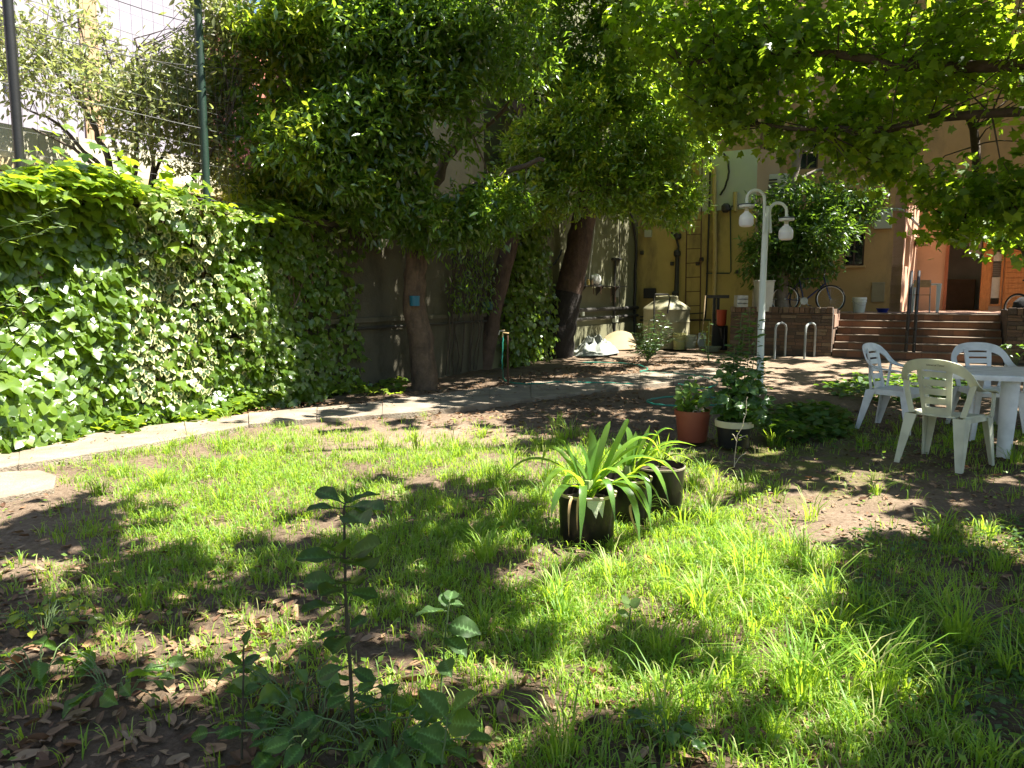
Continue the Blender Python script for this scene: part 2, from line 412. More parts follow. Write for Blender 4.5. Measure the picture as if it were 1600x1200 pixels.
DRY = gridmap({555: [.3]*8+[.5,.6,.7,.8,.8,.8,.7,.5], 590: [.3]*8+[.35,.45,.7,.9,.9,.9,.6,.4], 625: [.2]*4+[.2,.2,.3,.3,.3,.35,.5,.5,.5,.4,.3,.3],
 680: [.5,.5,.5,.5,.7,.85,.95,.9,.5,.3,.3,.2,.2,.2,.2,.2], 720: [.4,.3,.3,.3,.3,.3,.4,.4,.4,.4,.3,.2,.35,.35,.3,.2], 780: [.6,.6,.4,.3,.3,.3,.3,.3,.3,.3,.3,.4,.6,.7,.6,.4],
 830: [.65,.6,.4,.3,.3,.3,.3,.3,.3,.3,.3,.3,.5,.6,.5,.3], 880: [.45,.4,.3]+[.25]*13, 1000: [.2]*16, 1200: [.15]*16})
MOSS = gridmap({660: [0]*16, 700: [0]*10+[.2,.7,.9,.6,.2,.1], 740: [0]*10+[.1,.5,.8,.6,.3,.1], 790: [0]*16, 1200: [0]*16})

def bumpz(X, Y):
    return .012*np.sin(X*2.1 + 1.3*np.sin(Y*1.7)) + .010*np.sin(Y*3.3 + X*1.1) + .007*np.sin(X*7.3 + 2*np.sin(Y*5.1)) + .005*np.sin(Y*11 + 3*np.sin(X*6.0)) - .03

# ------------------------------------------------------------------ ground and sky setting
def ground():
    xs = np.concatenate([-np.geomspace(400, 9.3, 26), np.arange(-9, 13, .075), np.geomspace(13.2, 400, 26)])
    ys = np.concatenate([-np.geomspace(400, 1.2, 26), np.arange(-1, 21, .075), np.geomspace(21.2, 500, 26)])
    X, Y = np.meshgrid(xs, ys); nx, ny = len(xs), len(ys)
    near = (np.abs(X - 2) < 12) & (Y > -2) & (Y < 24)
    Z = np.where(near, bumpz(X, Y) + .006*rng.normal(0, 1, X.shape)*(np.abs(Y - 6) < 9), -.03)
    V = np.stack([X, Y, Z], -1).reshape(-1, 3)
    i = np.arange(nx - 1)[None] + (np.arange(ny - 1) * nx)[:, None]; i = i.ravel()
    Fc = np.stack([i, i + 1, i + nx + 1, i + nx], -1)
    m, N, L, P = newmat("soil")
    tc = N.new("ShaderNodeTexCoord")
    def noise(s, d=8, r=.65):
        n = N.new("ShaderNodeTexNoise"); n.inputs['Scale'].default_value = s; n.inputs['Detail'].default_value = d; n.inputs['Roughness'].default_value = r
        L.new(tc.outputs['Object'], n.inputs['Vector']); return n
    a, b = noise(1.7), noise(38, 6, .7)
    r1 = ramp(N, [(.3, (.042, .028, .017)), (.5, (.078, .053, .034)), (.7, (.13, .092, .06))]); L.new(b.outputs['Fac'], r1.inputs['Fac'])
    r2 = ramp(N, [(.3, (.15, .108, .073)), (.5, (.235, .172, .12)), (.72, (.31, .24, .175))]); L.new(b.outputs['Fac'], r2.inputs['Fac'])
    dry = N.new("ShaderNodeAttribute"); dry.attribute_name = 'dry'
    s = N.new("ShaderNodeMath"); s.operation = 'MULTIPLY_ADD'; L.new(a.outputs['Fac'], s.inputs[0]); s.inputs[1].default_value = 1.3; s.inputs[2].default_value = -.65
    s2 = N.new("ShaderNodeMath"); s2.operation = 'ADD'; s2.use_clamp = True; L.new(s.outputs[0], s2.inputs[0]); L.new(dry.outputs['Fac'], s2.inputs[1])
    mx = N.new("ShaderNodeMix"); mx.data_type = 'RGBA'; L.new(s2.outputs[0], mx.inputs['Factor']); L.new(r1.outputs[0], mx.inputs['A']); L.new(r2.outputs[0], mx.inputs['B'])
    mo = N.new("ShaderNodeAttribute"); mo.attribute_name = 'moss'; c = noise(5)
    s3 = N.new("ShaderNodeMath"); s3.operation = 'MULTIPLY'; L.new(mo.outputs['Fac'], s3.inputs[0])
    rr = ramp(N, [(.42, (0,0,0)), (.6, (1,1,1))]); L.new(c.outputs['Fac'], rr.inputs['Fac']); L.new(rr.outputs[0], s3.inputs[1])
    m2 = N.new("ShaderNodeMix"); m2.data_type = 'RGBA'; L.new(s3.outputs[0], m2.inputs['Factor']); L.new(mx.outputs['Result'], m2.inputs['A']); m2.inputs['B'].default_value = (.11, .13, .02, 1)
    L.new(m2.outputs['Result'], P.inputs['Base Color']); P.inputs['Roughness'].default_value = .95; P.inputs['Specular IOR Level'].default_value = .15
    bp = N.new("ShaderNodeBump"); bp.inputs['Strength'].default_value = .7; bp.inputs['Distance'].default_value = .03; L.new(noise(60, 8, .75).outputs['Fac'], bp.inputs['Height']); L.new(bp.outputs[0], P.inputs['Normal'])
    me = np_mesh("ground", V, Fc, m, {'dry': DRY(V[:, 0], V[:, 1]) * ((V[:, 1] > 1) & (np.abs(V[:,0]) < 40)), 'moss': MOSS(V[:, 0], V[:, 1]) * (V[:, 1] > 1)})
    o = np_obj("ground", me); tag(o, 'brown bare soil of the garden, dry and sandy in places', 'ground', kind='structure')
ground()

CONC = mat("path_concrete", (.235, .195, .145), .95, .3, 5, .7, 60, stain=(.15, .115, .08), stain_scale=2.2, stain_lo=.45, stain_hi=.7)
def path_slabs():
    near = [(-140, 750), (0, 724), (150, 702), (400, 657), (560, 646), (650, 640), (760, 628), (850, 616), (950, 604), (1050, 594), (1150, 585)]
    far = [(-140, 708), (0, 690), (150, 671), (400, 641), (560, 627), (650, 616), (760, 603), (850, 592), (950, 584), (1050, 577), (1150, 571)]
    A = [gnd(*p, .05) for p in near]; Bq = [gnd(*p, .05) for p in far]
    def samp(L_, t):
        t = t * (len(L_) - 1); i = min(int(t), len(L_) - 2); return L_[i].lerp(L_[i+1], t - i)
    root = bpy.data.objects.new("path", None); COL.objects.link(root); root.matrix_basis = Matrix.Translation((0, 8, 0))
    tag(root, 'pale concrete garden path along the ivy wall', 'path', kind='structure')
    dn = [0]
    for i in range(len(A) - 1): dn.append(dn[-1] + (A[i+1] - A[i]).length)
    n = 15; cuts = []
    for k in range(n + 1):
        d = dn[-1] * k / n; i = max(j for j in range(len(dn)) if dn[j] <= d + 1e-6); i = min(i, len(A) - 2)
        cuts.append((i + (d - dn[i]) / (dn[i+1] - dn[i])) / (len(A) - 1))
    for k in range(n):
        t0, t1 = cuts[k], cuts[k+1]; g = .006 / (t1 - t0) * .01
        qs = [t0 + (t1 - t0) * (j / 3 * .9992 + .0004) for j in range(4)]
        top = [samp(A, t) for t in qs] + [samp(Bq, t) for t in reversed(qs)]
        dz = random.uniform(-.006, .006)
        for p in top: p.z = .022 + dz; p.y += random.uniform(-.02, .02)
        m = MB().prism([p + Vector((0, 0, -.14)) for p in top], (0, 0, .14))
        m.build("slab", CONC, root, bevel=.008)
    q = [gnd(-60, 742, .012), gnd(62, 736, .012), gnd(88, 744, .012), gnd(84, 764, .012), gnd(20, 776, .012), gnd(-120, 800, .012)]
    tag(MB().prism([p - Vector((0, 0, .1)) for p in q], (0, 0, .11)).build("paving_slab", CONC, None, bevel=.008), 'single concrete slab in front of the path at its left end', 'slab', kind='structure')
path_slabs()

# ------------------------------------------------------------------ garden wall and buildings (x along the facade, y away)
XS = fac(995, 460, -1.0)[0]; YF = -1.0
OCHRE = mat("ochre_render", (.43, .32, .11), .9, .12, 1.3, .25, 40, stain=(.22, .165, .07), stain_scale=1.2, streak=(1, 1, .35))
TAN = mat("tan_render", (.42, .27, .12), .9, .12, 1.0, .25, 40, stain=(.30, .19, .09), stain_scale=1.1, streak=(1, 1, .3))
ORANGE = mat("orange_brown_render", (.45, .275, .115), .9, .12, 1.0, .2, 40, stain=(.28, .18, .09), stain_scale=.9, streak=(1, 1, .4))
SALMON = mat("salmon_paint", (.57, .345, .225), .85, .08, 1.2, .15, 50, stain=(.50, .29, .19), stain_scale=1.2)
OFFWH = mat("off_white_render", (.44, .45, .35), .85, .06, 1.4, .15, 50, stain=(.42, .42, .32), stain_scale=1.3, streak=(1, 1, .3))
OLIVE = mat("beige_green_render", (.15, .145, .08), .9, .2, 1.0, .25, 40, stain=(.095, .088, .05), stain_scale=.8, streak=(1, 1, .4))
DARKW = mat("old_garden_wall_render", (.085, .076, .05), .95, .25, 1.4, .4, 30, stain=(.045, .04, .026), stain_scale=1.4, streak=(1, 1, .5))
BLACK = mat("black_metal", (.015, .015, .015), .45, .2, 8, .05, 60)
GLASS_D = mat("dark_glass", (.012, .013, .015), .08, .1, 4, 0, spec=.6)
PIPE_D = mat("dark_pipe", (.035, .032, .027), .6, .2, 8, .1)
RUST = mat("rusty_brown_metal", (.085, .04, .022), .8, .3, 20, .2)
WHITE_PL = mat("white_plastic", (.62, .64, .60), .4, .06, 5, .03, 120)
GREYMET = mat("grey_metal", (.30, .32, .31), .5, .15, 8, .1)

def wall_holes(m, x0, x1, y0, y1, z0, z1, holes):
    xs = sorted({x0, x1} | {v for h in holes for v in h[:2]}); zs = sorted({z0, z1} | {v for h in holes for v in h[2:]})
    for i in range(len(xs) - 1):
        for j in range(len(zs) - 1):
            cx, cz = (xs[i] + xs[i+1]) / 2, (zs[j] + zs[j+1]) / 2
            if not any(h[0] < cx < h[1] and h[2] < cz < h[3] for h in holes): m.box(xs[i], xs[i+1], y0, y1, zs[j], zs[j+1])
    return m

# garden wall, 2.4 m, on the plane x = XS
y_end = side(757, 460, XS)[0]
gw = thing("garden_wall", 'dark rendered garden wall behind the trees, ivy over its left part', 'wall', B(XS, -14, 0), rz=-ANG)
n = 9; ya = -27.0
for i in range(n):
    a, b = ya + (y_end - ya) * i / n, ya + (y_end - ya) * (i + 1) / n
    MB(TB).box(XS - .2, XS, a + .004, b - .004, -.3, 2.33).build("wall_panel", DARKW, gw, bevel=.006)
MB(TB).box(XS - .25, XS + .05, ya, y_end, 2.33, 2.42).build("coping", DARKW, gw, bevel=.01)
MB(TB).box(XS, XS + .06, ya, y_end, .98, 1.06).build("ledge", DARKW, gw, bevel=.01)
MB(TB).tube([(XS + .05, -19, .90), (XS + .05, y_end, .90)], .022, 8).build("pipe", PIPE_D, gw, True)

# beige-green neighbouring side wall
sb = thing("side_building", 'tall beige green building wall behind the leaning trees, beside the ochre wall', 'building', B(XS, -3, 0), rz=-ANG)
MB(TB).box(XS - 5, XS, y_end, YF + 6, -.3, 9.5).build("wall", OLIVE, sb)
MB(TB).box(XS, XS + .03, y_end, YF, -.3, .62).build("plinth", OLIVE, sb)
for z, nm in ((1.02, .05), (.80, .04)):
    MB(TB).tube([(XS + .07, y_end + .05, z), (XS + .07, YF - .12, z)], nm, 8).build("pipe", PIPE_D, sb, True)
def sidept(px, py, off=.06): y, z = side(px, py, XS + off); return (XS + off, y, z)
MB(TB).tube([sidept(962, 405), sidept(960, 440), sidept(960, 520)], .035, 8).build("downpipe", PIPE_D, sb, True)
MB(TB).tube([sidept(968, 300, .04), sidept(968, 490, .04)], .014, 6).build("conduit", PIPE_D, sb, True)
MB(TB).tube([sidept(957, 405, .05), sidept(970, 405, .05)], .04, 8).build("pipe_elbow", PIPE_D, sb, True)
y, z = side(960, 499, XS + .05); MB(TB).box(XS + .02, XS + .12, y - .1, y + .12, z - .08, z + .09).build("junction_box", OFFWH, sb, bevel=.01)
y, z = side(909, 490, XS + .05); MB(TB).box(XS + .02, XS + .1, y - .07, y + .07, z - .06, z + .07).build("junction_box", OFFWH, sb, bevel=.01)
y, z = side(962, 457, XS + .05); MB(TB).box(XS + .02, XS + .1, y - .12, y + .12, z - .12, z + .12).build("meter_box", GREYMET, sb, bevel=.01)
MB(TB).tube(wig([sidept(985, 330, .05), sidept(993, 380, .05), sidept(992, 470, .05), sidept(990, 545, .05)], .01, 4), .035, 8).build("cable", BLACK, sb, True)
MB(TB).tube(wig([sidept(878, 390, .04), sidept(872, 405, .04), sidept(862, 416, .04), sidept(856, 419, .04)], .01, 4), .018, 6).build("cable", BLACK, sb, True)

# the house: ochre block in front, orange block behind with a salmon recess
XR = fac(1182, 300, YF)[0]; xm = fac(1228, 300, 0)[0]; x_or = fac(1410, 420, 0)[0]
ZT = 0.95
house = thing("house", 'ochre and orange house with recessed doorway at the end of the garden', 'house', B(3.5, 0, 0), rz=-ANG)
z_top = fac(1140, 236, YF)[1]; z_mid = fac(1140, 328, YF)[1]
MB(TB).box(XS, XR, YF, YF + .3, -.3, z_mid).build("wall", OCHRE, house)['label'] = 'ochre lower wall with pipes and a ladder'
x_p = fac(1092, 300, YF)[0]
MB(TB).box(XS, x_p, YF, YF + .3, z_mid, z_top).build("wall", OCHRE, house)
MB(TB).box(x_p, XR, YF - .012, YF + .3, z_mid, z_top).build("wall", OFFWH, house)['label'] = 'off white upper wall patch'
m = MB(TB); m.prism([(XR, YF + .001, -.3), (xm, -.01, -.3), (xm - .3, -.01, -.3), (XR - .3, YF + .3, -.3)], (0, 0, .3 + z_top)); m.build("wall", mat("pale_tan_render", (.40, .30, .17), .9, .08, 1, .2, 40), house)
# main facade plane y = 0 above and right of it
W1 = (fac(1194, 200, 0)[0], fac(1206, 200, 0)[0], fac(1200, 256, 0)[1], fac(1200, 165, 0)[1])
W2 = (fac(1243, 230, 0)[0], fac(1279, 230, 0)[0], fac(1262, 264, 0)[1], fac(1262, 196, 0)[1])
W3 = (fac(1318, 400, 0)[0], fac(1350, 400, 0)[0], fac(1334, 415, 0)[1], fac(1334, 364, 0)[1])
z_h = fac(1425, 319, 0)[1]
m = MB(TB); wall_holes(m, XS, x_or, 0, .3, ZT - 1.2, 10.5, [(XS - 1, XR - .4, -2, z_top - .3), W1, W2, W3]); m.build("wall", ORANGE, house)['label'] = 'orange brown facade wall above the terrace'
MB(TB).box(x_or, x_or + 9, 0, .3, z_h, 10.5).build("wall", ORANGE, house)
def window(nm, w, frame, glassm, bars=1, y=0.12, mul=None):
    f = MB(TB); t = .05
    f.box(w[0], w[1], y - .03, y + .03, w[2], w[2] + t).box(w[0], w[1], y - .03, y + .03, w[3] - t, w[3])
    f.box(w[0], w[0] + t, y - .03, y + .03, w[2] + t, w[3] - t).box(w[1] - t, w[1], y - .03, y + .03, w[2] + t, w[3] - t)
    for k in range(bars):
        xx = w[0] + (w[1] - w[0]) * (k + 1) / (bars + 1); f.box(xx - .02, xx + .02, y - .028, y + .028, w[2] + t, w[3] - t)
    o = f.build(nm, frame, house)
    MB(TB).box(w[0] + .01, w[1] - .01, y - .005, y + .005, w[2] + .01, w[3] - .01).build("pane", glassm, o)
    return o
WOODF = mat("dark_wood_frame", (.07, .04, .025), .6, .2, 12, .1)
window("window", W1, WOODF, GLASS_D, 0); window("window", W2, WOODF, GLASS_D, 1); window("window", W3, WOODF, GLASS_D, 1)
MB(TB).box(W3[0] - .05, W3[1] + .05, -.06, .0, W3[2] - .06, W3[2]).build("sill", ORANGE, house, bevel=.01)
MB(TB).box(fac(1179, 200, 0)[0], fac(1191, 200, 0)[0], -.22, 0, z_top - .3, 10.4).build("pilaster", TAN, house, bevel=.01)
MB(TB).box(fac(1209, 200, 0)[0], fac(1233, 200, 0)[0], -.25, 0, 3.2, 10.4).build("pilaster", TAN, house, bevel=.01)
MB(TB).tube([(fac(1213, 200, -.3)[0], -.3, 4.0), (fac(1216, 100, -.3)[0], -.3, 10)], .04, 8).build("downpipe", PIPE_D, house, True)
# pale fuse panel and meter box on the facade
a = fac(1366, 358, 0); b = fac(1395, 331, 0); MB(TB).box(a[0], b[0], -.1, 0, a[1], b[1]).build("meter_box", OFFWH, house, bevel=.01)
a = fac(1361, 472, 0); b = fac(1383, 441, 0); MB(TB).box(a[0], b[0], -.05, 0, a[1], b[1]).build("meter_box", mat("ochre_grey_cover", (.31, .235, .14), .8), house, bevel=.01)
MB(TB).tube(wig([(fac(1376, 330, -.05)[0], -.05, fac(1376, 330)[1]), (fac(1408, 328, -.05)[0], -.05, fac(1408, 328)[1]), (x_or + .15, .6, fac(1420, 340)[1]), (x_or + .3, 1.6, fac(1440, 345)[1])], .005, 4), .035, 8).build("conduit", GREYMET, house, True)
# recess
YR = 2.6; xi = fac(1432, 420, YR)[0]
hx0, hx1 = fac(1479, 430, YR)[0], fac(1535, 430, YR)[0]; hz = fac(1505, 367, YR)[1]
wx0, wx1 = fac(1547, 430, YR)[0], fac(1567, 430, YR)[0]; wz0, wz1 = fac(1555, 478, YR)[1], fac(1555, 386, YR)[1]
m = MB(TB); wall_holes(m, xi, x_or + 9, YR, YR + .25, ZT - .3, z_h + .6, [(hx0, hx1, ZT - .02, hz), (wx0, wx1, wz0, wz1)]); m.build("wall", SALMON, house)['label'] = 'salmon rear wall of the recess'
# return wall with a narrow window
def ret(t, z): return (x_or + (xi - x_or) * t, YR * t, z)
rw0, rw1, rz0, rz1 = .10, .42, fac(1418, 415)[1], fac(1418, 366)[1]
m = MB(TB)
for (t0, t1, z0, z1) in ((0, rw0, ZT - .3, z_h + .6), (rw1, 1, ZT - .3, z_h + .6), (rw0, rw1, ZT - .3, rz0), (rw0, rw1, rz1, z_h + .6)):
    m.prism([ret(t0, z0), ret(t1, z0), ret(t1, z1), ret(t0, z1)], (-.25, .0, 0))
m.build("wall", SALMON, house)['label'] = 'sunlit salmon return wall'
f = MB(TB); f.prism([(p[0] - .12, p[1], p[2]) for p in (ret(rw0, rz0), ret(rw1, rz0), ret(rw1, rz1), ret(rw0, rz1))], (-.04, 0, 0)); wo = f.build("window", WOODF, house)
f = MB(TB); tm = (rw0 + rw1) / 2
for (t0, t1) in ((rw0 + .03, tm - .015), (tm + .015, rw1 - .03)):
    f.prism([(p[0] - .115, p[1], p[2]) for p in (ret(t0, rz0 + .06), ret(t1, rz0 + .06), ret(t1, rz1 - .06), ret(t0, rz1 - .06))], (-.003, 0, 0))
f.build("pane", GLASS_D, wo)
a = fac(1438, 395, 1.6); MB(TB).box(xi - .05, xi + .32, 1.75, 2.15, fac(1438, 386, 1.9)[1], fac(1438, 370, 1.9)[1]).build("wall_box", SALMON, house, bevel=.02)
# doorway: a dim room behind it
ROOM = mat("dim_room_wall", (.50, .46, .42), .9, .2, 1.5, .1)
m = MB(TB); m.box(hx0 - 1.2, wx1 + 3.2, YR + 1.95, YR + 2.05, ZT - .1, 4).box(hx0 - 1.3, hx0 - 1.2, YR + .25, YR + 4, ZT - .1, 4).box(hx0 - 1.2, wx1 + 3.2, YR + .25, YR + 4, 4, 4.1).box(wx1 + 3.2, wx1 + 3.3, YR + .25, YR + 4, ZT - .1, 4)
m.build("interior_room", ROOM, house)
FRAME_O = mat("orange_varnished_wood", (.52, .20, .055), .5, .2, 9, .1, stain=(.38, .13, .03), stain_scale=3, streak=(8, 8, 1))
m = MB(TB); m.box(hx0 - .05, hx0 + .03, YR - .06, YR + .02, ZT, hz + .06).box(hx0 + .03, hx1 - .02, YR - .06, YR + .02, hz - .02, hz + .06); m.build("door_frame", mat("red_brown_frame", (.33, .11, .05), .6, .2, 9, .1), house, bevel=.004)
MB(TB).box(hx1 - .03, wx0 + .01, YR - .09, YR + .03, ZT, hz + .02).build("door_post", FRAME_O, house, bevel=.006)
# inner half-open leaf and a pale transom block in the dim doorway
MB(TB).box(hx1 - .36, hx1 - .05, YR + .10, YR + .16, hz - .55, hz - .04).build("transom_panel", mat("grey_panel", (.30, .29, .28), .7), house, bevel=.01)
m = MB(TB); m.box(hx0 + .06, hx0 + .8, YR + 1.5, YR + 1.9, ZT, ZT + .9); m.build("inner_counter", mat("inner_wood", (.18, .10, .06), .7), house, bevel=.02)
# window right of the post
m = MB(TB); t = .05
m.box(wx0, wx1, YR - .03, YR + .05, wz0, wz0 + t).box(wx0, wx1, YR - .03, YR + .05, wz1 - t, wz1).box(wx0, wx0 + t, YR - .03, YR + .05, wz0 + t, wz1 - t).box(wx1 - t, wx1, YR - .03, YR + .05, wz0 + t, wz1 - t)
wo = m.build("window", FRAME_O, house)
zz = lambda py: fac(1555, py, YR)[1]
for (p0, p1, mm) in ((408, 394, "pale_board"), (466, 433, "pale_board")):
    MB(TB).box(wx0 + t, wx1 - t, YR + .05, YR + .07, zz(p0), zz(p1)).build("pane", mat(mm, (.72, .66, .56), .5, .1, 20), wo)
for k in range(7):
    z = zz(431) + (zz(410) - zz(431)) * k / 7
    MB(TB).box(wx0 + t, wx1 - t, YR + .045, YR + .06, z, z + .035).build("blind_slat", mat("blind_slat_grey", (.20, .17, .14), .6) if k == 0 else bpy.data.materials["blind_slat_grey"], wo)
# orange shutter of horizontal boards
sx0, sx1 = fac(1569, 430, YR - .06)[0], fac(1650, 430, YR - .06)[0]; sz0, sz1 = fac(1590, 483, YR)[1], fac(1590, 360, YR)[1]
sh = MB(TB).box(sx0, sx1, YR - .05, YR - .01, sz0, sz1).build("shutter", FRAME_O, house)
nb = 15; hb = (sz1 - sz0) / nb
for k in range(nb):
    MB(TB).box(sx0 + .02, sx1 - .02, YR - .07, YR - .045, sz0 + k * hb + .004, sz0 + (k + 1) * hb - .008).build("plank", FRAME_O, sh, bevel=.004)
# air conditioner on the pilaster
ac = thing("air_conditioner", 'air conditioner unit on the house wall behind the lamp arms', 'air conditioner', B(fac(1213, 290, -.5)[0], -.5, fac(1213, 318)[1]), rz=-ANG)
x0, x1 = fac(1199, 290, -.6)[0], fac(1236, 290, -.6)[0]; z0, z1 = fac(1213, 318, -.6)[1], fac(1213, 272, -.6)[1]
MB(TB).box(x0, x1, -.6, -.26, z0, z1).build("body", mat("ac_casing", (.52, .49, .40), .6), ac, bevel=.015)
for k in range(7):
    z = z0 + .12 + k * (z1 - z0 - .2) / 7; MB(TB).box(x0 + .04, x0 + (x1 - x0) * .42, -.625, -.595, z, z + .035).build("slat", PIPE_D, ac)
R90 = Matrix.Rotation(PI / 2, 3, 'X')
MB(TB).lathe([(.17, -.01), (.17, .02), (.15, .02), (.15, 0)], (x0 + (x1 - x0) * .72, -.6, (z0 + z1) / 2), 20, R90, caps=(0, 0)).build("fan_ring", PIPE_D, ac, True)
m = MB(TB); cx, cz = x0 + (x1 - x0) * .72, (z0 + z1) / 2
for k in range(4):
    a = PI / 2 * k + .4; m.hexa([(cx + .02*math.cos(a+.6), -.605, cz + .02*math.sin(a+.6)), (cx + .14*math.cos(a), -.605, cz + .14*math.sin(a)), (cx + .14*math.cos(a), -.601, cz + .14*math.sin(a)), (cx + .02*math.cos(a+.6), -.601, cz + .02*math.sin(a+.6))],
                           [(cx + .03*math.cos(a+1.2), -.61, cz + .03*math.sin(a+1.2)), (cx + .14*math.cos(a+.7), -.61, cz + .14*math.sin(a+.7)), (cx + .14*math.cos(a+.7), -.606, cz + .14*math.sin(a+.7)), (cx + .03*math.cos(a+1.2), -.606, cz + .03*math.sin(a+1.2))])
m.build("fan_blade", GREYMET, ac)

# pipes, ladder and fittings on the ochre wall
def fp(px, py, off=.05): x, z = fac(px, py, YF - off); return (x, YF - off, z)
PIPE_Y = mat("ochre_painted_pipe", (.43, .32, .12), .6, .1, 6, .05)
PIPE_G = mat("dark_green_pipe", (.03, .05, .035), .5, .2, 8, .05)
MB(TB).tube([fp(1116, 260, .09), fp(1117, 400, .09), fp(1113, 545, .09)], .055, 12).build("downpipe", PIPE_Y, house, True)
for py in (300, 360, 420, 480):
    MB(TB).tube([fp(1116, py, .09), fp(1116, py + 4, .09)], .067, 12).build("pipe_collar", PIPE_Y, house, True)
MB(TB).tube([fp(1149, 300, .07), fp(1149, 330, .07)], .055, 12).build("vent_pipe", PIPE_Y, house, True)
MB(TB).tube([fp(1110, 250), fp(1108, 330), fp(1103, 480), fp(1101, 500)], .024, 8).build("pipe", PIPE_D, house, True)
MB(TB).tube([fp(1103, 427), fp(1140, 427), fp(1142, 424), fp(1141, 330), fp(1143, 322), fp(1175, 320)], .017, 8).build("pipe", PIPE_G, house, True)
MB(TB).tube(wig([fp(1131, 240, .08), fp(1138, 258, .1), fp(1136, 285, .1), fp(1125, 305, .06)], .01, 5), .026, 8).build("cable", BLACK, house, True)
MB(TB).tube([fp(1050, 350, .09), fp(1050, 365, .09), fp(1056, 370, .09), fp(1060, 385, .09), fp(1059, 470, .09)], .03, 8).build("gas_pipe", PIPE_D, house, True)
MB(TB).tube([fp(1058.5, 395, .09), fp(1056, 462, .09)], .055, 10).build("pipe_sleeve", PIPE_D, house, True)
for q in ((1059, 369, .1), (1058, 396, .1), (1055, 460, .1), (1134, 325, .12)):
    p = fp(q[0], q[1], .1); MB(TB).lathe([(q[2]*.5, -q[2]), (q[2], -q[2]*.5), (q[2], q[2]*.5), (q[2]*.5, q[2])], p, 12).build("valve", PIPE_D, house, True)
a = fp(1016, 458); MB(TB).box(a[0] - .17, a[0] + .17, YF - .16, YF, a[2] - .15, a[2] + .14).build("pump_box", BLACK, house, bevel=.015)
a = fp(1013, 365); MB(TB).box(a[0] - .1, a[0] + .1, YF - .12, YF, a[2] - .1, a[2] + .1).build("lamp_box", OFFWH, house, bevel=.015)
for q in ((1003, 395), (1050, 412), (1096, 405), (1090, 412), (1030, 350), (1152, 425)):
    a = fp(*q, .04); MB(TB).box(a[0] - .05, a[0] + .05, YF - .07, YF, a[2] - .05, a[2] + .05).build("bracket", PIPE_D, house, bevel=.01)
MB(TB).tube([fp(1000, 500, .08), fp(1130, 500, .08)], .028, 8).build("pipe", PIPE_D, house, True)
MB(TB).tube([fp(1000, 495, .06), fp(1100, 489, .06)], .018, 8).build("pipe", PIPE_D, house, True)
lad = thing("wall_ladder", 'rusty iron ladder fixed upright to the ochre wall', 'ladder', TB @ Vector(fp(1082, 540, .12)), rz=-ANG)
for px0, px1 in ((1075, 1070), (1097.5, 1093)):
    a, b = Vector(fp(px0, 230, .15)), Vector(fp(px1, 545, .15)); MB(TB).tube([a, b], .017, 8).build("rail", RUST, lad, True)
for k in range(15):
    py = 232 + k * 22.3; MB(TB).tube([fp(1075 - (py-230)*5/315, py + 1, .15), fp(1097.5 - (py-230)*4.5/315, py, .15)], .011, 6).build("rung", RUST, lad, True)

# ------------------------------------------------------------------ terrace, planter walls, staircase
gx, gy, _ = toB(gnd(1300, 557)); YB = gy; xl = gx
x_pl0 = toB(gnd(1140, 551))[0]; xr = fac(1568, 560, YB)[0]
NST, RISE, TREAD = 6, ZT / 6, .30
TERR = mat("terrace_tile", (.33, .20, .14), .7, .15, 3, .1)
ter = MB(TB); ter.box(xl - .0, x_or + 9, YB + TREAD * (NST - 1) + .02, YR + 4, ZT - .3, ZT).box(x_pl0 + .1, xl - .001, YB + .22, YR + 4, ZT - .3, ZT - .006); to = ter.build("terrace", TERR)
tag(to, 'tiled raised terrace in front of the house', 'terrace', kind='structure')
BRICKS = [mat("brown_brick_%s" % w, c, .9, .25, 7, .5, 45) for w, c in (('a', (.115, .075, .05)), ('b', (.15, .095, .062)), ('c', (.085, .062, .046)), ('d', (.16, .12, .08)))]
for mm, nme in zip(BRICKS, ("umber_brick", "red_brown_brick", "dark_brick", "sandy_brick")): mm.name = nme
MORTAR = mat("mortar", (.075, .066, .055), .95, .2, 10, .3)
def brick_wall(parent, x0, x1, y, z0, z1, depth=.2, hh=.066, cap=True, lmin=.17, lmax=.30):
    MB(TB).box(x0 + .01, x1 - .01, y + .018, y + depth, z0 - .2, z1).build("mortar_core", MORTAR, parent)
    z = z0; row = 0; zt = z1 - (.14 if cap else 0)
    unit_me = [MB().box(-.5, .5, -.5, .5, -.5, .5).mesh("brick", mm) for mm in BRICKS]
    pi = wmat(parent).inverted()
    def put(cx, cy, cz, w, d, h):
        o = bpy.data.objects.new("brick", random.choice(unit_me)); COL.objects.link(o); o.parent = parent
        o.matrix_basis = pi @ TB @ Matrix.Translation((cx, cy + random.uniform(-.012, .008), cz)) @ Matrix.Rotation(random.uniform(-.02, .02), 4, 'Y') @ Matrix.Diagonal((w, d, h, 1))
    while z < zt - .02:
        h = min(hh * random.uniform(.8, 1.2), zt - z); x = x0 - random.uniform(0, .1)
        while x < x1 - .03:
            w = random.uniform(lmin, lmax); a, b = max(x, x0), min(x + w, x1)
            if x1 - b < .07: b = x1
            if b - a > .03: put((a + b) / 2, y + .03, z + h / 2, b - a - .012, .07, h - .012)
            x = b if b == x1 else x + w
        z += h
    if cap:
        x = x0
        while x < x1 - .05:
            w = random.uniform(.10, .16); w = min(w, x1 - x); put(x + w / 2, y + depth / 2 - .02, z1 - .06 + random.uniform(-.008, .008), w - .014, depth + .05, .13); x += w
pw = thing("brick_planter_wall", 'low brown brick retaining wall left of the steps, behind the lamp post', 'wall', B(xl - 1.4, YB, 0), rz=-ANG)
brick_wall(pw, x_pl0, xl - .02, YB, 0, 1.10, lmin=.2, lmax=.36, hh=.075)
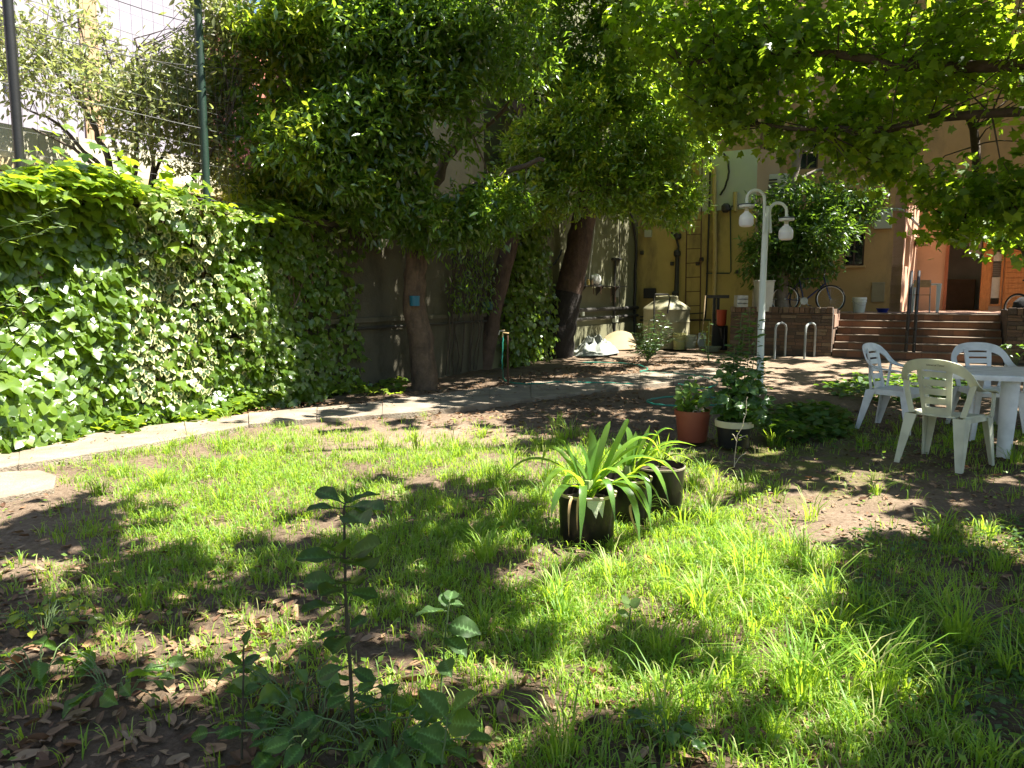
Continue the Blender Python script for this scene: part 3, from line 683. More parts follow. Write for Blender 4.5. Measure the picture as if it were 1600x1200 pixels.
MB(TB).box(xl - .22, xl - .025, YB + .2, YB + 1.75, -.2, 1.05).build("end_wall", BRICKS[1], pw)
MB(TB).box(x_pl0, x_pl0 + .2, YB + .2, YF - .6, -.2, 1.05).build("end_wall", BRICKS[2], pw)
pw2 = thing("brick_planter_wall", 'dark brown brick retaining wall right of the steps, under the parked bicycle', 'wall', B(xr + .8, YB, 0), rz=-ANG)
brick_wall(pw2, xr + .02, xr + 1.6, YB, 0, 1.12, lmin=.22, lmax=.36, hh=.075)
MB(TB).box(xr + .025, xr + .22, YB + .2, YB + 1.75, -.2, 1.07).build("end_wall", BRICKS[2], pw2)
MB(TB).box(xr + .22, xr + 4, YB + .2, YB + 1.75, -.2, .74).build("planter_soil", mat("planter_soil", (.07, .05, .035), .95, .3, 12, .5), pw2)

st = thing("staircase", 'wide staircase of six terracotta tiled steps up to the terrace', 'staircase', B((xl + xr) / 2, YB, 0), rz=-ANG)
TERRA = [mat("terracotta_riser_tile", (.20, .095, .055), .75, .2, 6, .15, 50), mat("brown_riser_tile", (.14, .075, .048), .75, .2, 6, .15, 50)]
NOSE = mat("grey_step_nosing", (.16, .12, .085), .8, .2, 6, .2)
CORE = mat("step_core", (.12, .08, .06), .9)
ntile = 11
pi = wmat(st).inverted()
tme = [MB().box(-.5, .5, -.5, .5, -.5, .5).mesh("tile", t_) for t_ in TERRA]
for k in range(NST):
    z0, z1 = k * RISE, (k + 1) * RISE; y0 = YB + k * TREAD; yb = y0 + (TREAD if k < NST - 1 else .35)
    so = MB(TB).box(xl, xr, y0 + .018, yb + .02, (-.3 if k == 0 else z0 - .05), z1 - .025).build("step", CORE, st)
    MB(TB).box(xl + .002, xr - .002, y0 - .022, yb, z1 - .025, z1 + (.004 if k == NST - 1 else 0)).build("nosing", NOSE, so, bevel=.005)
    w = (xr - xl) / ntile; ip = wmat(so).inverted()
    for j in range(ntile):
        o = bpy.data.objects.new("tile", tme[0 if random.random() < .6 else 1]); COL.objects.link(o); o.parent = so
        o.matrix_basis = ip @ TB @ Matrix.Translation((xl + (j + .5) * w, y0 + .009 + random.uniform(-.001, .001), (z0 + z1 - .025) / 2)) @ Matrix.Diagonal((w - .008, .016, RISE - .031, 1))
hr = thing("handrail", 'black steel handrail running up the middle of the steps', 'handrail', B(*toB(gnd(1420, 560))[:2], 0), rz=-ANG)
hx = toB(gnd(1421, 560))[0]
yb0, yt0 = YB + .05, YB + TREAD * 5 + .25
for dx in (-.075, .075):
    for (yy, z0, z1) in ((yb0, 0, .98), (YB + TREAD * 2.5, RISE * 3, RISE * 3 + .93), (yt0, ZT, ZT + .98)):
        MB(TB).tube([(hx + dx, yy, z0), (hx + dx, yy, z1)], .034, 8).build("post", BLACK, hr, True)
    for dz in (0, -.35, -.62):
        MB(TB).tube([(hx + dx, yb0 - .12, .95 + dz), (hx + dx, yb0, .98 + dz), (hx + dx, yt0, ZT + .98 + dz), (hx + dx, yt0 + .12, ZT + .98 + dz)], .034 if dz == 0 else .022, 8).build("rail", BLACK, hr, True)
# bicycle hoops in front of the planter wall
for q, lab in (((1215, 558), 'grey steel bicycle hoop nearest the lamp post'), ((1262, 559), 'grey steel bicycle hoop nearest the steps')):
    g = toB(gnd(*q)); b = thing("bike_hoop", lab, 'bike rack', B(g[0], g[1], 0), 'bicycle hoops before the brick planter wall', rz=-ANG)
    w, h = .07, .76; pts = [(g[0] - w, g[1] + .0, -.1), (g[0] - w, g[1], h - .12)] + [(g[0] - w * math.cos(a), g[1] + .28 * (1 - math.cos(a)) , h - .12 + .12 * math.sin(a)) for a in (.5, 1.0, PI / 2, 2.1, 2.6)] + [(g[0] + w, g[1] + .56, h - .12), (g[0] + w, g[1] + .56, -.1)]
    MB(TB).tube([(p[0] if abs(p[0]-g[0]) < 1 else p[0], p[1], p[2]) for p in pts], .026, 10).build("hoop", GREYMET, b, True)

# ------------------------------------------------------------------ beyond the garden wall
nb = thing("apartment_block", 'pale lavender apartment block with a salmon stripe beyond the fence', 'building', B(XS - 6, -14, 0), rz=-ANG)
XN = XS - 6
LAV = mat("lavender_white_render", (.29, .265, .31), .9, .06, .6, .1, 20, stain=(.28, .255, .29), stain_scale=.5)
yn1 = side(395, 200, XN)[0]
ws = [(side(-8, 60, XN)[0], side(9, 60, XN)[0], 4.6, 6.0), (side(-8, 60, XN)[0], side(9, 60, XN)[0], 7.2, 8.6), (side(16, 60, XN)[0], side(27, 60, XN)[0], 4.6, 6.0), (side(16, 60, XN)[0], side(27, 60, XN)[0], 7.2, 8.6)]
m = MB(TB @ Matrix.Rotation(PI/2, 4, 'Z'))      # local x -> +y of the building frame, local y -> -x
m.T = TB
xs_ = sorted({-40.0, yn1} | {v for w in ws for v in w[:2]}); zs_ = sorted({-.3, 3.8, 13.0} | {v for w in ws for v in w[2:]})
for i in range(len(xs_) - 1):
    for j in range(len(zs_) - 1):
        cy, cz = (xs_[i] + xs_[i+1]) / 2, (zs_[j] + zs_[j+1]) / 2
        if not any(w[0] < cy < w[1] and w[2] < cz < w[3] for w in ws): m.box(XN - .3, XN, xs_[i], xs_[i+1], zs_[j], zs_[j+1])
m.build("wall", LAV, nb)
BLUEGL = mat("blue_grey_glass", (.10, .17, .27), .15, .1, 3, 0, spec=.8)
for w in ws:
    f = MB(TB); f.box(XN - .16, XN - .1, w[0], w[1], w[2], w[2] + .07).box(XN - .16, XN - .1, w[0], w[1], w[3] - .07, w[3]).box(XN - .16, XN - .1, (w[0] + w[1]) / 2 - .03, (w[0] + w[1]) / 2 + .03, w[2] + .07, w[3] - .07)
    fo = f.build("window", WHITE_PL, nb); MB(TB).box(XN - .2, XN - .17, w[0], w[1], w[2], w[3]).build("pane", BLUEGL, fo)
a, b = side(124, 60, XN)[0], side(152, 60, XN)[0]; MB(TB).box(XN, XN + .04, a, b, 3.9, 12.9).build("stripe", mat("salmon_stripe", (.42, .27, .16), .85, .06, 1), nb)
bw = thing("boundary_wall", 'cream wall on a brick base with a stone coping beyond the wire fence', 'wall', B(XS - 2.6, -14, 0), rz=-ANG)
XW = XS - 2.6; zc = side(180, 272, XW)[1]; zt_ = side(180, 225, XW)[1]
MB(TB).box(XW - .2, XW, -27, side(420, 200, XW)[0], zc, zt_).build("upper_wall", mat("cream_render", (.46, .43, .32), .9, .08, 1), bw)
m, N, L, P = newmat("far_brickwork"); bt = N.new("ShaderNodeTexBrick"); tc = N.new("ShaderNodeTexCoord"); mp = N.new("ShaderNodeMapping"); mp.inputs['Rotation'].default_value = (PI/2, 0, PI/2)
L.new(tc.outputs['Object'], mp.inputs[0]); L.new(mp.outputs[0], bt.inputs['Vector']); bt.inputs['Scale'].default_value = 3.4; bt.inputs['Color1'].default_value = (.40, .28, .18, 1); bt.inputs['Color2'].default_value = (.47, .36, .25, 1); bt.inputs['Mortar'].default_value = (.34, .29, .22, 1); L.new(bt.outputs['Color'], P.inputs['Base Color']); P.inputs['Roughness'].default_value = .9
MB(TB).box(XW - .2, XW - .002, -27, side(420, 200, XW)[0], -.3, zc - .14).build("brick_base", m, bw)
MB(TB).box(XW - .26, XW + .08, -27, side(420, 200, XW)[0], zc - .14, zc).build("coping", mat("ochre_coping", (.46, .36, .20), .9, .15, 4), bw, bevel=.015)
rb = thing("red_brick_building", 'red brick building glimpsed through the dark tree', 'building', B(XS - 5, -6, 0), rz=-ANG)
XQ = XS - 4.6; y0, y1 = side(398, 200, XQ)[0], side(690, 200, XQ)[0]
MB(TB).box(XQ - 4, XQ, y0, y1, -.3, side(560, 100, XQ)[1]).build("wall", mat("red_pink_brick", (.42, .16, .11), .9, .25, 3, .3), rb)
for (p0, p1, q0, q1) in ((430, 470, 250, 180), (520, 560, 250, 180), (610, 650, 250, 180)):
    a, b = side(p0, 200, XQ)[0], side(p1, 200, XQ)[0]; z0, z1 = side(p0, q0, XQ)[1], side(p0, q1, XQ)[1]
    fo = MB(TB).box(XQ, XQ + .06, a, b, z0, z1).build("window", LAV, rb); MB(TB).box(XQ + .06, XQ + .07, a + .12, b - .12, z0 + .12, z1 - .12).build("pane", BLUEGL, fo)
gb = thing("grey_building", 'pale grey building glimpsed between the trees above the garden wall', 'building', B(XS - 3, 0, 0), rz=-ANG)
XG = XS - 5.2; y0, y1 = side(700, 200, XG)[0], side(775, 200, XG)[0]
MB(TB).box(XG - 3, XG, y0, y1, -.3, side(730, 60, XG)[1]).build("wall", mat("pale_grey_render", (.55, .55, .60), .9, .06, 1), gb)
MB(TB).box(XG, XG + .05, y0, y1, side(730, 150, XG)[1], side(730, 140, XG)[1]).build("string_course", LAV, gb)

# wire fence on the garden wall
wf = thing("wire_fence", 'tall wire mesh fence with dark posts on top of the ivy wall', 'fence', B(XS - .15, -17, 2.4), rz=-ANG)
XF = XS - .12
def fpst(px, py): y, z = side(px, py, XF); return y, z
ypA, ypB = fpst(27, 200)[0], fpst(318, 200)[0]; dyp = ypB - ypA
MB(TB).tube([(XF, ypA, 2.3), (XF, ypA, 5.6)], .045, 10).build("post", BLACK, wf, True)
MB(TB).tube([(XF, ypB, 2.3), (XF, ypB, 5.6)], .045, 10).build("post", mat("green_post", (.010, .03, .018), .5), wf, True)
for k in (-1,):
    MB(TB).tube([(XF, ypA + dyp * k, 2.3), (XF, ypA + dyp * k, 5.6)], .045, 10).build("post", BLACK, wf, True)
WIRE = mat("dull_wire", (.06, .06, .055), .7, .1, 20, 0)
m = MB(TB)
for k in range(int((dyp * 1.95) / .13)):
    yy = ypA - dyp * .6 + k * .13; m.tube([(XF, yy, 2.42), (XF, yy, 5.1)], .0018, 3, cap=False)
for k in range(14):
    z = 2.5 + k * .2; m.tube([(XF + .003, ypA - dyp * .6, z), (XF + .003, ypB + dyp * .35, z)], .0018 if k % 4 else .004, 3, cap=False)
tag(m.build("wire_mesh", WIRE, wf), kind='stuff')
for (q0, q1) in (((-20, 30), (420, 110)), ((150, -10), (420, 40))):
    a, b = fpst(*q0), fpst(*q1); mid = ((a[0] + b[0]) / 2, (a[1] + b[1]) / 2 - .12)
    MB(TB).tube(wig([(XF, *a), (XF, *mid), (XF, *b)], 0, 6), .005, 5).build("strand", WIRE, wf)

# ------------------------------------------------------------------ trees
BARK_D = mat("dark_grey_bark", (.075, .058, .043), .95, .35, 9, .9, 26)
BARK_B = mat("brown_bark", (.125, .082, .052), .95, .45, 7, 1.0, 16, stain=(.05, .035, .025), stain_scale=3, streak=(2, 2, .35))
BARK_R = mat("red_brown_bark", (.085, .055, .04), .95, .4, 7, 1.0, 16, stain=(.035, .025, .02), stain_scale=3, streak=(2, 2, .35))
BARK_K = mat("blackened_bark", (.022, .018, .015), .95, .3, 8, .8, 24)
BARK_G = mat("grey_twig_bark", (.20, .17, .14), .95, .3, 9, .7, 30)
LAUREL = leafmat("dark_glossy_leaf", [(.03, .065, .016), (.05, .105, .022), (.075, .15, .028), (.11, .20, .034), (.16, .26, .045)], (.36, .58, .035), .4, .26, spec=.9)
LAUREL_N = leafmat("lime_and_sunlit_leaf", [(.15, .25, .03), (.22, .33, .035), (.32, .34, .03)], (.60, .72, .04), .48, .32)  # lime foliage; on two crowns this colour also paints sunlit clumps
PLANE_L = leafmat("lime_maple_leaf", [(.03, .08, .016), (.05, .115, .02), (.075, .155, .022), (.11, .20, .028)], (.42, .64, .03), .42, .4, spec=.45)
OLIVE_L = leafmat("grey_green_leaf", [(.09, .14, .045), (.13, .18, .06), (.20, .22, .09), (.27, .21, .11), (.17, .20, .07)], (.40, .46, .12), .4, .4)
IVY_L = leafmat("ivy_leaf", [(.05, .105, .014), (.085, .16, .018), (.125, .215, .024), (.18, .27, .035)], (.46, .64, .028), .38, .32, spec=.7)
IVY_V = leafmat("variegated_ivy_leaf", [(.04, .085, .03), (.06, .11, .04)], (.30, .40, .10), .3, .4, edge=(.42, .42, .20), edge_at=.62)
SHRUB_L = leafmat("shrub_leaf", [(.025, .065, .016), (.045, .11, .022), (.075, .16, .03)], (.26, .45, .03), .34, .38)

def tree(name, label, cat, base, group=None): return thing(name, label, cat, base, group)

# 1: the dark evergreen in the middle
Y1 = B(XS, side(625, 470, XS)[0], 0).y - .45; b1 = at(664, 590, Y1); b1.z = 0
t1 = tree("evergreen_tree", 'dark evergreen tree in the middle with a blue container tied to its trunk', 'tree', b1)
m = MB(); trk = limb(m, [b1 - Vector((0, 0, .15)), at(658, 530, Y1), at(646, 470, Y1), at(652, 400, Y1), at(656, 320, Y1)], .21, .14, .012, 12, 5); m.build("trunk", BARK_B, t1, True, ang=80)
m = MB(); roots = []
for pts, r in (([at(655, 322, Y1), at(630, 265, Y1 - .3), at(590, 215, Y1 - .6), at(550, 130, Y1 - .8), at(530, 40, Y1 - .9)], .10),
               ([at(656, 322, Y1), at(690, 260, Y1 + .2), at(720, 215, Y1 + .3), at(745, 130, Y1 + .4), at(760, 20, Y1 + .4)], .10),
               ([at(650, 345, Y1), at(668, 322, Y1 - .2), at(705, 318, Y1 - .3), at(738, 292, Y1 - .4), at(790, 270, Y1 - .6), at(850, 250, Y1 - .7)], .085),
               ([at(660, 318, Y1), at(655, 230, Y1 - .2), at(650, 120, Y1), at(640, 10, Y1)], .09),
               ([at(630, 265, Y1 - .3), at(560, 250, Y1 - .9), at(490, 210, Y1 - 1.2), at(430, 190, Y1 - 1.3)], .05),
               ([at(718, 218, Y1 + .3), at(770, 190, Y1), at(820, 120, Y1 - .2)], .05)):
    roots += limb(m, pts, r, r * .35, .02, 8, 4)
L1 = [lobe(440, 110, Y1 - 1.8, 85, 100, .8, 620), lobe(520, 60, Y1 - 1.5, 110, 90, .9, 700), lobe(640, 60, Y1 - 1.0, 120, 100, 1.1, 800), lobe(740, 40, Y1 - .8, 100, 80, 1.0, 560),
      lobe(480, 220, Y1 - 1.6, 95, 95, .8, 620), lobe(560, 190, Y1 - 1.3, 95, 90, .9, 620), lobe(660, 170, Y1 - .9, 85, 80, .9, 330), lobe(560, 300, Y1 - .9, 120, 60, .8, 560),
      lobe(450, 310, Y1 - 1.2, 80, 55, .7, 420), lobe(680, 350, Y1 - .5, 70, 40, .5, 160), lobe(770, 330, Y1 - .5, 60, 50, .5, 200), lobe(810, 70, Y1 - .4, 60, 80, .8, 300), lobe(600, -90, Y1 - 1, 190, 90, 1.5, 700), lobe(800, -160, 9.9, 120, 85, 1.0, 260), ((2.0, 13.2, 7.1), (1.1, 1.2, .6), 320)]
T, O = lobes_tips([(c, r, int(n_ * 1.25)) for c, r, n_ in L1], .45, .42); twigs_to(m, roots, T, 130, .014); m.build("branches", BARK_D, t1, True, ang=80)
P, A, Nn, Z = rosettes(T, O, 9, .125, 1, .25, .07)
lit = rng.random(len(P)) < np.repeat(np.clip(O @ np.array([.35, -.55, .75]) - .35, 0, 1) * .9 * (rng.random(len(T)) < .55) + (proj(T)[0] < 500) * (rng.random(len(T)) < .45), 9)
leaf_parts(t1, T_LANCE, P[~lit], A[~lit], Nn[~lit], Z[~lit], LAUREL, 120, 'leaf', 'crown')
leaf_obj("young_and_sunlit_leaves", T_LANCE, P[lit], A[lit], Nn[lit], Z[lit], LAUREL_N, t1)  # young tips, plus sunlit clumps put into the lighter leaf colour

# 2: leaning thin trunk
b2 = gnd(752, 574); Y2 = b2.y
t2 = tree("leaning_tree", 'tree with a thin brown trunk leaning right beside the ivy column', 'tree', b2)
m = MB(); limb(m, [b2 - Vector((0, 0, .15)), at(765, 510, Y2), at(785, 430, Y2), at(803, 350, Y2), at(812, 270, Y2), at(818, 180, Y2), at(840, 90, Y2)], .19, .11, .008, 12, 5)
m.build("trunk", BARK_R, t2, True, ang=80)
m = MB(); limb(m, [gnd(738, 572) - Vector((0, 0, .1)), at(748, 500, Y2), at(770, 440, Y2)], .09, .06); m.build("stem", BARK_R, t2, True, ang=80)
m = MB(); roots = limb(m, [at(818, 180, Y2), at(790, 120, Y2), at(770, 40, Y2), at(750, -60, Y2)], .08, .03) + limb(m, [at(840, 90, Y2), at(850, 20, Y2), at(860, -80, Y2)], .09, .03)
T, O = lobes_tips([lobe(790, 10, Y2, 110, 70, 1.2, 420), lobe(880, 30, Y2, 90, 80, 1.2, 420), lobe(800, 280, Y2, 40, 60, .5, 90), lobe(830, -90, Y2, 170, 90, 1.6, 500), lobe(960, -20, Y2, 80, 70, 1, 250)], .45, .3)
twigs_to(m, roots, T, 40); m.build("branches", BARK_D, t2, True, ang=80)
P, A, Nn, Z = rosettes(T, O, 9, .12, 1, .25, .07); leaf_parts(t2, T_LANCE, P, A, Nn, Z, LAUREL, 60, 'leaf', 'crown')

# 3: thick dark leaning trunk with the bright round crown
b3 = gnd(868, 556); Y3 = b3.y - .2
t3 = tree("round_crowned_tree", 'tree with a thick blackened leaning trunk and glossy rounded crown near the tap', 'tree', b3)
m = MB(); q = limb(m, [at(887, 462, Y3), at(900, 405, Y3), at(912, 345, Y3), at(926, 270, Y3)], .31, .24, .008, 14, 5); m.build("trunk", BARK_R, t3, True, ang=80)
m = MB(); limb(m, [b3 - Vector((0, 0, .2)), at(872, 530, Y3), at(879, 490, Y3), at(887.5, 458, Y3)], .40, .325, .006, 14, 5); m.build("lower_trunk", BARK_K, t3, True, ang=80)['label'] = 'blackened lower trunk'
Yc = Y3 - 2.6
m = MB(); roots = []
for pts, r in (([at(926, 275, Y3), at(930, 200, Y3 - .6), at(950, 110, Y3 - 1), at(960, 0, Y3 - 1)], .2), ([at(926, 275, Y3), at(890, 230, Y3 - 1), at(850, 180, Y3 - 2), at(830, 140, Yc)], .12),
               ([at(926, 275, Y3), at(980, 220, Y3 - 1), at(1030, 200, Y3 - 2), at(1070, 190, Yc)], .12), ([at(926, 270, Y3), at(930, 250, Y3 - 1.5), at(930, 260, Yc - .6), at(940, 290, Yc - 1)], .1)):
    roots += limb(m, pts, r, r * .3, .02, 8, 4)
L3 = [lobe(880, 150, Yc, 95, 55, .9, 520), lobe(940, 200, Yc - .6, 110, 75, .9, 900), lobe(860, 240, Yc - .3, 80, 65, .8, 520), lobe(1010, 235, Yc - .4, 90, 80, .9, 680), lobe(930, 290, Yc - .6, 115, 52, .8, 640),
      lobe(1040, 300, Yc - .2, 65, 55, .7, 340), lobe(850, 310, Yc, 62, 40, .6, 230), lobe(1020, 150, Yc, 80, 60, .8, 380), lobe(930, 90, Yc + .3, 100, 55, .9, 460), lobe(1080, 240, Yc, 45, 50, .6, 220), lobe(920, 10, Yc + .6, 90, 60, 1, 300), lobe(1010, 140, 16.8, 85, 75, 1.3, 620), lobe(1050, 175, 18.8, 75, 75, 1.4, 620), lobe(1075, 195, 20.5, 60, 60, 1.2, 420), lobe(1040, 90, 18.5, 80, 60, 1.3, 420), lobe(985, 175, 16.2, 60, 70, 1, 300)]
T, O = lobes_tips(L3, .5, .15); twigs_to(m, roots, T, 110, .014); m.build("branches", BARK_D, t3, True, ang=80)
P, A, Nn, Z = rosettes(T, O, 10, .125, 1, .22, .06)
px_, py_, _ = proj(P)
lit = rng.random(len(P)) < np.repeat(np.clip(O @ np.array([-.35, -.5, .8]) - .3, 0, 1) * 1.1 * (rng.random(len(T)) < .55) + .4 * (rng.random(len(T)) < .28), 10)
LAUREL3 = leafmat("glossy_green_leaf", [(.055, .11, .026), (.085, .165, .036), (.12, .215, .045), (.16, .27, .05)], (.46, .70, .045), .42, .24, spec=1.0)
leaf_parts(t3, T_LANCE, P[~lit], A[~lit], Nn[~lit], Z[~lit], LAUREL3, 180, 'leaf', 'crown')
leaf_obj("young_and_sunlit_leaves", T_LANCE, P[lit], A[lit], Nn[lit], Z[lit], LAUREL_N, t3)  # lighter colour brightens the outer side like sun, besides young tips

# containers tied to the trunks
bl = tag(MB().lathe([(.07, 0), (.075, .02), (.08, .15), (.07, .15), (.065, .02)], at(648, 478, Y1 - .22), 14).build("blue_container", mat("blue_plastic", (.02, .13, .20), .5, .1, 6), None, True), 'small blue plastic container tied to the evergreen trunk', 'container')
tag(MB().lathe([(.09, 0), (.10, .02), (.105, .15), (.09, .15), (.085, .02)], at(762, 484, Y2 - .24), 14).build("teal_container", mat("teal_plastic", (.02, .09, .085), .5, .1, 6), None, True), 'small dark teal container tied to the thin leaning trunk', 'container')

# 4: the maple-leaved tree at the right: trunk outside the picture, limbs reaching in
pb = Vector((7.3, 7.4, 0))
pt = tree("plane_tree", 'large lime green broad leaved tree overhanging the garden from the right', 'tree', pb)
m = MB(); limb(m, [pb - Vector((0, 0, .2)), pb + Vector((.05, .05, 1.2)), pb + Vector((.0, .1, 2.4)), pb + Vector((-.1, .1, 3.8)), pb + Vector((-.2, .1, 5.4))], .30, .22, .01, 14, 5); m.build("trunk", BARK_D, pt, True, ang=80)
YL = 10.0; roots = []
m = MB()
for pts, r in (([pb + Vector((0, .1, 1.6)), at(1640, 396, 9), at(1600, 383, YL), at(1560, 366, YL), at(1545, 330, YL), at(1532, 280, YL), at(1515, 170, YL), at(1505, 50, YL), at(1500, -60, YL)], .10),
               ([at(1560, 364, YL), at(1530, 366, YL), at(1500, 352, YL - .1)], .03),
               ([pb + Vector((-.1, .1, 3.6)), at(1480, 105, 9), at(1380, 100, 9.3), at(1290, 80, 9.6), at(1180, 90, 10), at(1060, 98, 10.3)], .08),
               ([pb + Vector((-.1, .1, 3.4)), at(1450, 190, 9.2), at(1330, 205, 9.6), at(1240, 200, 10), at(1140, 195, 10.4)], .06),
               ([pb + Vector((-.2, .1, 5.2)), Vector((5.5, 7.2, 6.2)), Vector((3.5, 6.6, 6.8)), Vector((1.8, 6.2, 7))], .12),
               ([pb + Vector((-.2, .1, 5.0)), Vector((6.5, 5, 6.2)), Vector((5.8, 2.5, 6.8)), Vector((5.2, 0, 7))], .12),
               ([pb + Vector((-.2, .1, 5.3)), Vector((6.6, 9, 6.4)), Vector((5.8, 11, 7)), Vector((4.6, 12.5, 7.2))], .12),
               ([pb + Vector((-.2, .1, 4.4)), Vector((5.6, 6, 5.2)), Vector((4, 4, 5.8)), Vector((3, 2.6, 6.2))], .10)):
    roots += limb(m, pts, r, r * .3, .02, 8, 4)
Lp = [lobe(1000, 40, 10.6, 55, 50, .8, 100), lobe(1080, 60, 10.4, 90, 70, 1, 190), lobe(1180, 60, 10, 110, 75, 1.2, 250), lobe(1300, 80, 9.8, 110, 90, 1.3, 300), lobe(1420, 110, 9.6, 105, 110, 1.3, 330), lobe(1520, 130, 9.3, 95, 130, 1.2, 350), lobe(1590, 200, 9, 70, 150, 1, 280),
      lobe(1240, 190, 10, 80, 45, .8, 150), lobe(1360, 215, 9.8, 90, 55, .8, 200), lobe(1120, 160, 10.4, 60, 50, .7, 110), lobe(1540, 290, 9.4, 70, 55, .7, 170), lobe(1460, 300, 9.8, 40, 50, .5, 80), lobe(1500, 350, 9.9, 40, 28, .4, 60), lobe(1590, 350, 9.6, 30, 35, .4, 50), lobe(1300, 10, 11.5, 330, 50, 1.5, 260), lobe(1400, 250, 9.9, 70, 30, .6, 70), lobe(1160, 130, 10, 70, 60, .8, 90), lobe(1590, 310, 9, 40, 40, .6, 90)]
T, O = lobes_tips([(c, (r[0] * 1.05, r[1] * 1.1, r[2] * 1.12), int(n_ * .80)) for c, r, n_ in Lp], .2, .5)
P, A, Nn, Z = rosettes(T, O, 6, .105, 1, .35, .11, 1.0)
# the crown above and behind the picture, thick where the garden below lies in shade
hs = []
def vnoise(X, Y, sc, seed):
    G = np.random.default_rng(seed).random((64, 64)); x, y = X / sc + 17.3, Y / sc + 9.1
    xi, yi = np.floor(x).astype(int), np.floor(y).astype(int); fx, fy = x - xi, y - yi; fx = fx * fx * (3 - 2 * fx); fy = fy * fy * (3 - 2 * fy)
    g = lambda a, b: G[a % 64, b % 64]
    return (g(xi, yi) * (1-fx) + g(xi+1, yi) * fx) * (1-fy) + (g(xi, yi+1) * (1-fx) + g(xi+1, yi+1) * fx) * fy
def shade_pts(x0, x1, y0, y1, step, zlo, zhi, lmax=None):
    gx_, gy_ = np.meshgrid(np.arange(x0, x1, step), np.arange(y0, y1, step)); gx_ = gx_.ravel() + rng.uniform(-.5, .5, gx_.size) * step; gy_ = gy_.ravel() + rng.uniform(-.5, .5, gy_.size) * step
    Lt = np.where(gy_ > 1.6, LIGHT(gx_, gy_), .2)
    u = .34 * vnoise(gx_, gy_, .9, 3) + .34 * vnoise(gx_, gy_, .42, 4) + .42 * vnoise(gx_, gy_, .23, 5) + .1 * rng.random(len(gx_))
    u = np.argsort(np.argsort(u)) / len(u)
    k = u > np.where(Lt < .97, Lt * 1.02 + .03, 1)
    if lmax: k &= Lt < lmax
    gx_, gy_ = gx_[k], gy_[k]; z = rng.uniform(0, 1, len(gx_)) * (zhi - zlo) + np.maximum(zlo, np.minimum(1.9 + .36 * gy_, 7))
    s = SUN / SUN.z
    Q = np.stack([gx_ + s.x * z, gy_ + s.y * z, z], -1)
    px, py, dep = proj(Q); vis = (dep > .2) & (py > -14) & (px > -60) & (px < 1660)
    okv = (px > 950) & (py < np.interp(px, [950, 1000, 1060, 1150, 1250, 1350, 1440, 1600], [40, 110, 170, 190, 220, 250, 290, 320])) & (dep > 6)
    return Q[~vis | (okv & (rng.random(len(Q)) < .03))]
Q1 = shade_pts(-3, 13, 1.2, 17.5, .155, 4.2, 5.4)
Q1 = Q1[(Q1[:, 1] > .5)]
Q1 = np.concatenate([Q1, shade_pts(3.2, 15, 12.8, 21.5, .2, 8.2, 10.4)])
Q1 = np.concatenate([Q1, (lambda q: q[q[:, 1] > .5])(np.concatenate([shade_pts(-3, 13, 1.2, 8.5, .13, 4.2, 5.6, .27), shade_pts(-3, 13, 1.2, 8.5, .15, 4.3, 5.8, .16)]))])
k = len(Q1); O2 = unit(rng.normal(0, 1, (k, 3)))
twigs_to(m, roots, np.concatenate([T, Q1[rng.choice(k, min(k, 500), False)]]), 330, .012); m.build("branches", BARK_D, pt, True, ang=80)
P2, A2, N2, Z2 = rosettes(Q1, O2, 9, .135, .8, .3, .05, 2.2)
MATURE = leafmat('mature_maple_leaf', [(.025, .065, .014), (.04, .095, .018), (.055, .12, .02)], (.26, .42, .025), .2, .45)
leaf_obj('upper_crown', T_PLANE, P2, A2, N2, Z2, MATURE, pt)
lime = np.zeros(len(P), bool); lime[:len(T) * 6] = np.repeat(rng.random(len(T)) < .62, 6)
leaf_parts(pt, T_PLANE, P[~lime], A[~lime], Nn[~lime], Z[~lime], PLANE_L, 200, 'leaf', 'crown')
PLANE_Y = leafmat("young_maple_leaf", [(.07, .14, .018), (.10, .19, .022), (.14, .24, .028)], (.50, .70, .03), .55, .45, spec=.4)
leaf_parts(pt, T_PLANE, P[lime], A[lime], Nn[lime], Z[lime], PLANE_Y, 100, 'leaf', 'young_foliage')

# 5: a tree behind the camera whose crown shades the leaf litter
sbp = Vector((4.6, -4.2, 0)); s5 = tree("shade_tree", 'broad tree behind the photographer shading the foreground leaf litter', 'tree', sbp)
m = MB(); limb(m, [sbp - Vector((0, 0, .2)), sbp + Vector((0, .1, 2)), sbp + Vector((-.1, .3, 4.2))], .26, .18, .01, 12, 5); m.build("trunk", BARK_D, s5, True, ang=80)
m = MB(); roots = []
for e in (Vector((0, 0, 6.4)), Vector((2, 1.2, 6.4)), Vector((4.2, 1.0, 6.2)), Vector((1, -2.6, 6.6)), Vector((6.4, -1.5, 6.4))):
    roots += limb(m, [sbp + Vector((-.1, .3, 4.1)), (sbp + e) / 2 + Vector((0, 0, 2.9)), e], .11, .03, .03, 8, 4)
Q2 = shade_pts(-7.5, 4.5, 1.0, 5.6, .155, 4.1, 5.3); Q2 = Q2[Q2[:, 1] <= .5]
Q2 = np.concatenate([Q2, (lambda q: q[q[:, 1] <= .5])(np.concatenate([shade_pts(-7.5, 4.5, 1.0, 5.6, .13, 4.1, 5.5, .27), shade_pts(-7.5, 4.5, 1.0, 5.6, .15, 4.2, 5.7, .16)]))])
Q2b = shade_pts(-6, 4, -2, 1.0, .4, 4.2, 5.6); Q2 = np.concatenate([Q2, Q2b])
twigs_to(m, roots, Q2, 120, .012); m.build("branches", BARK_D, s5, True, ang=80)
P, A, Nn, Z = rosettes(Q2, unit(rng.normal(0, 1, (len(Q2), 3))), 9, .125, .8, .3, .05, 2.2)
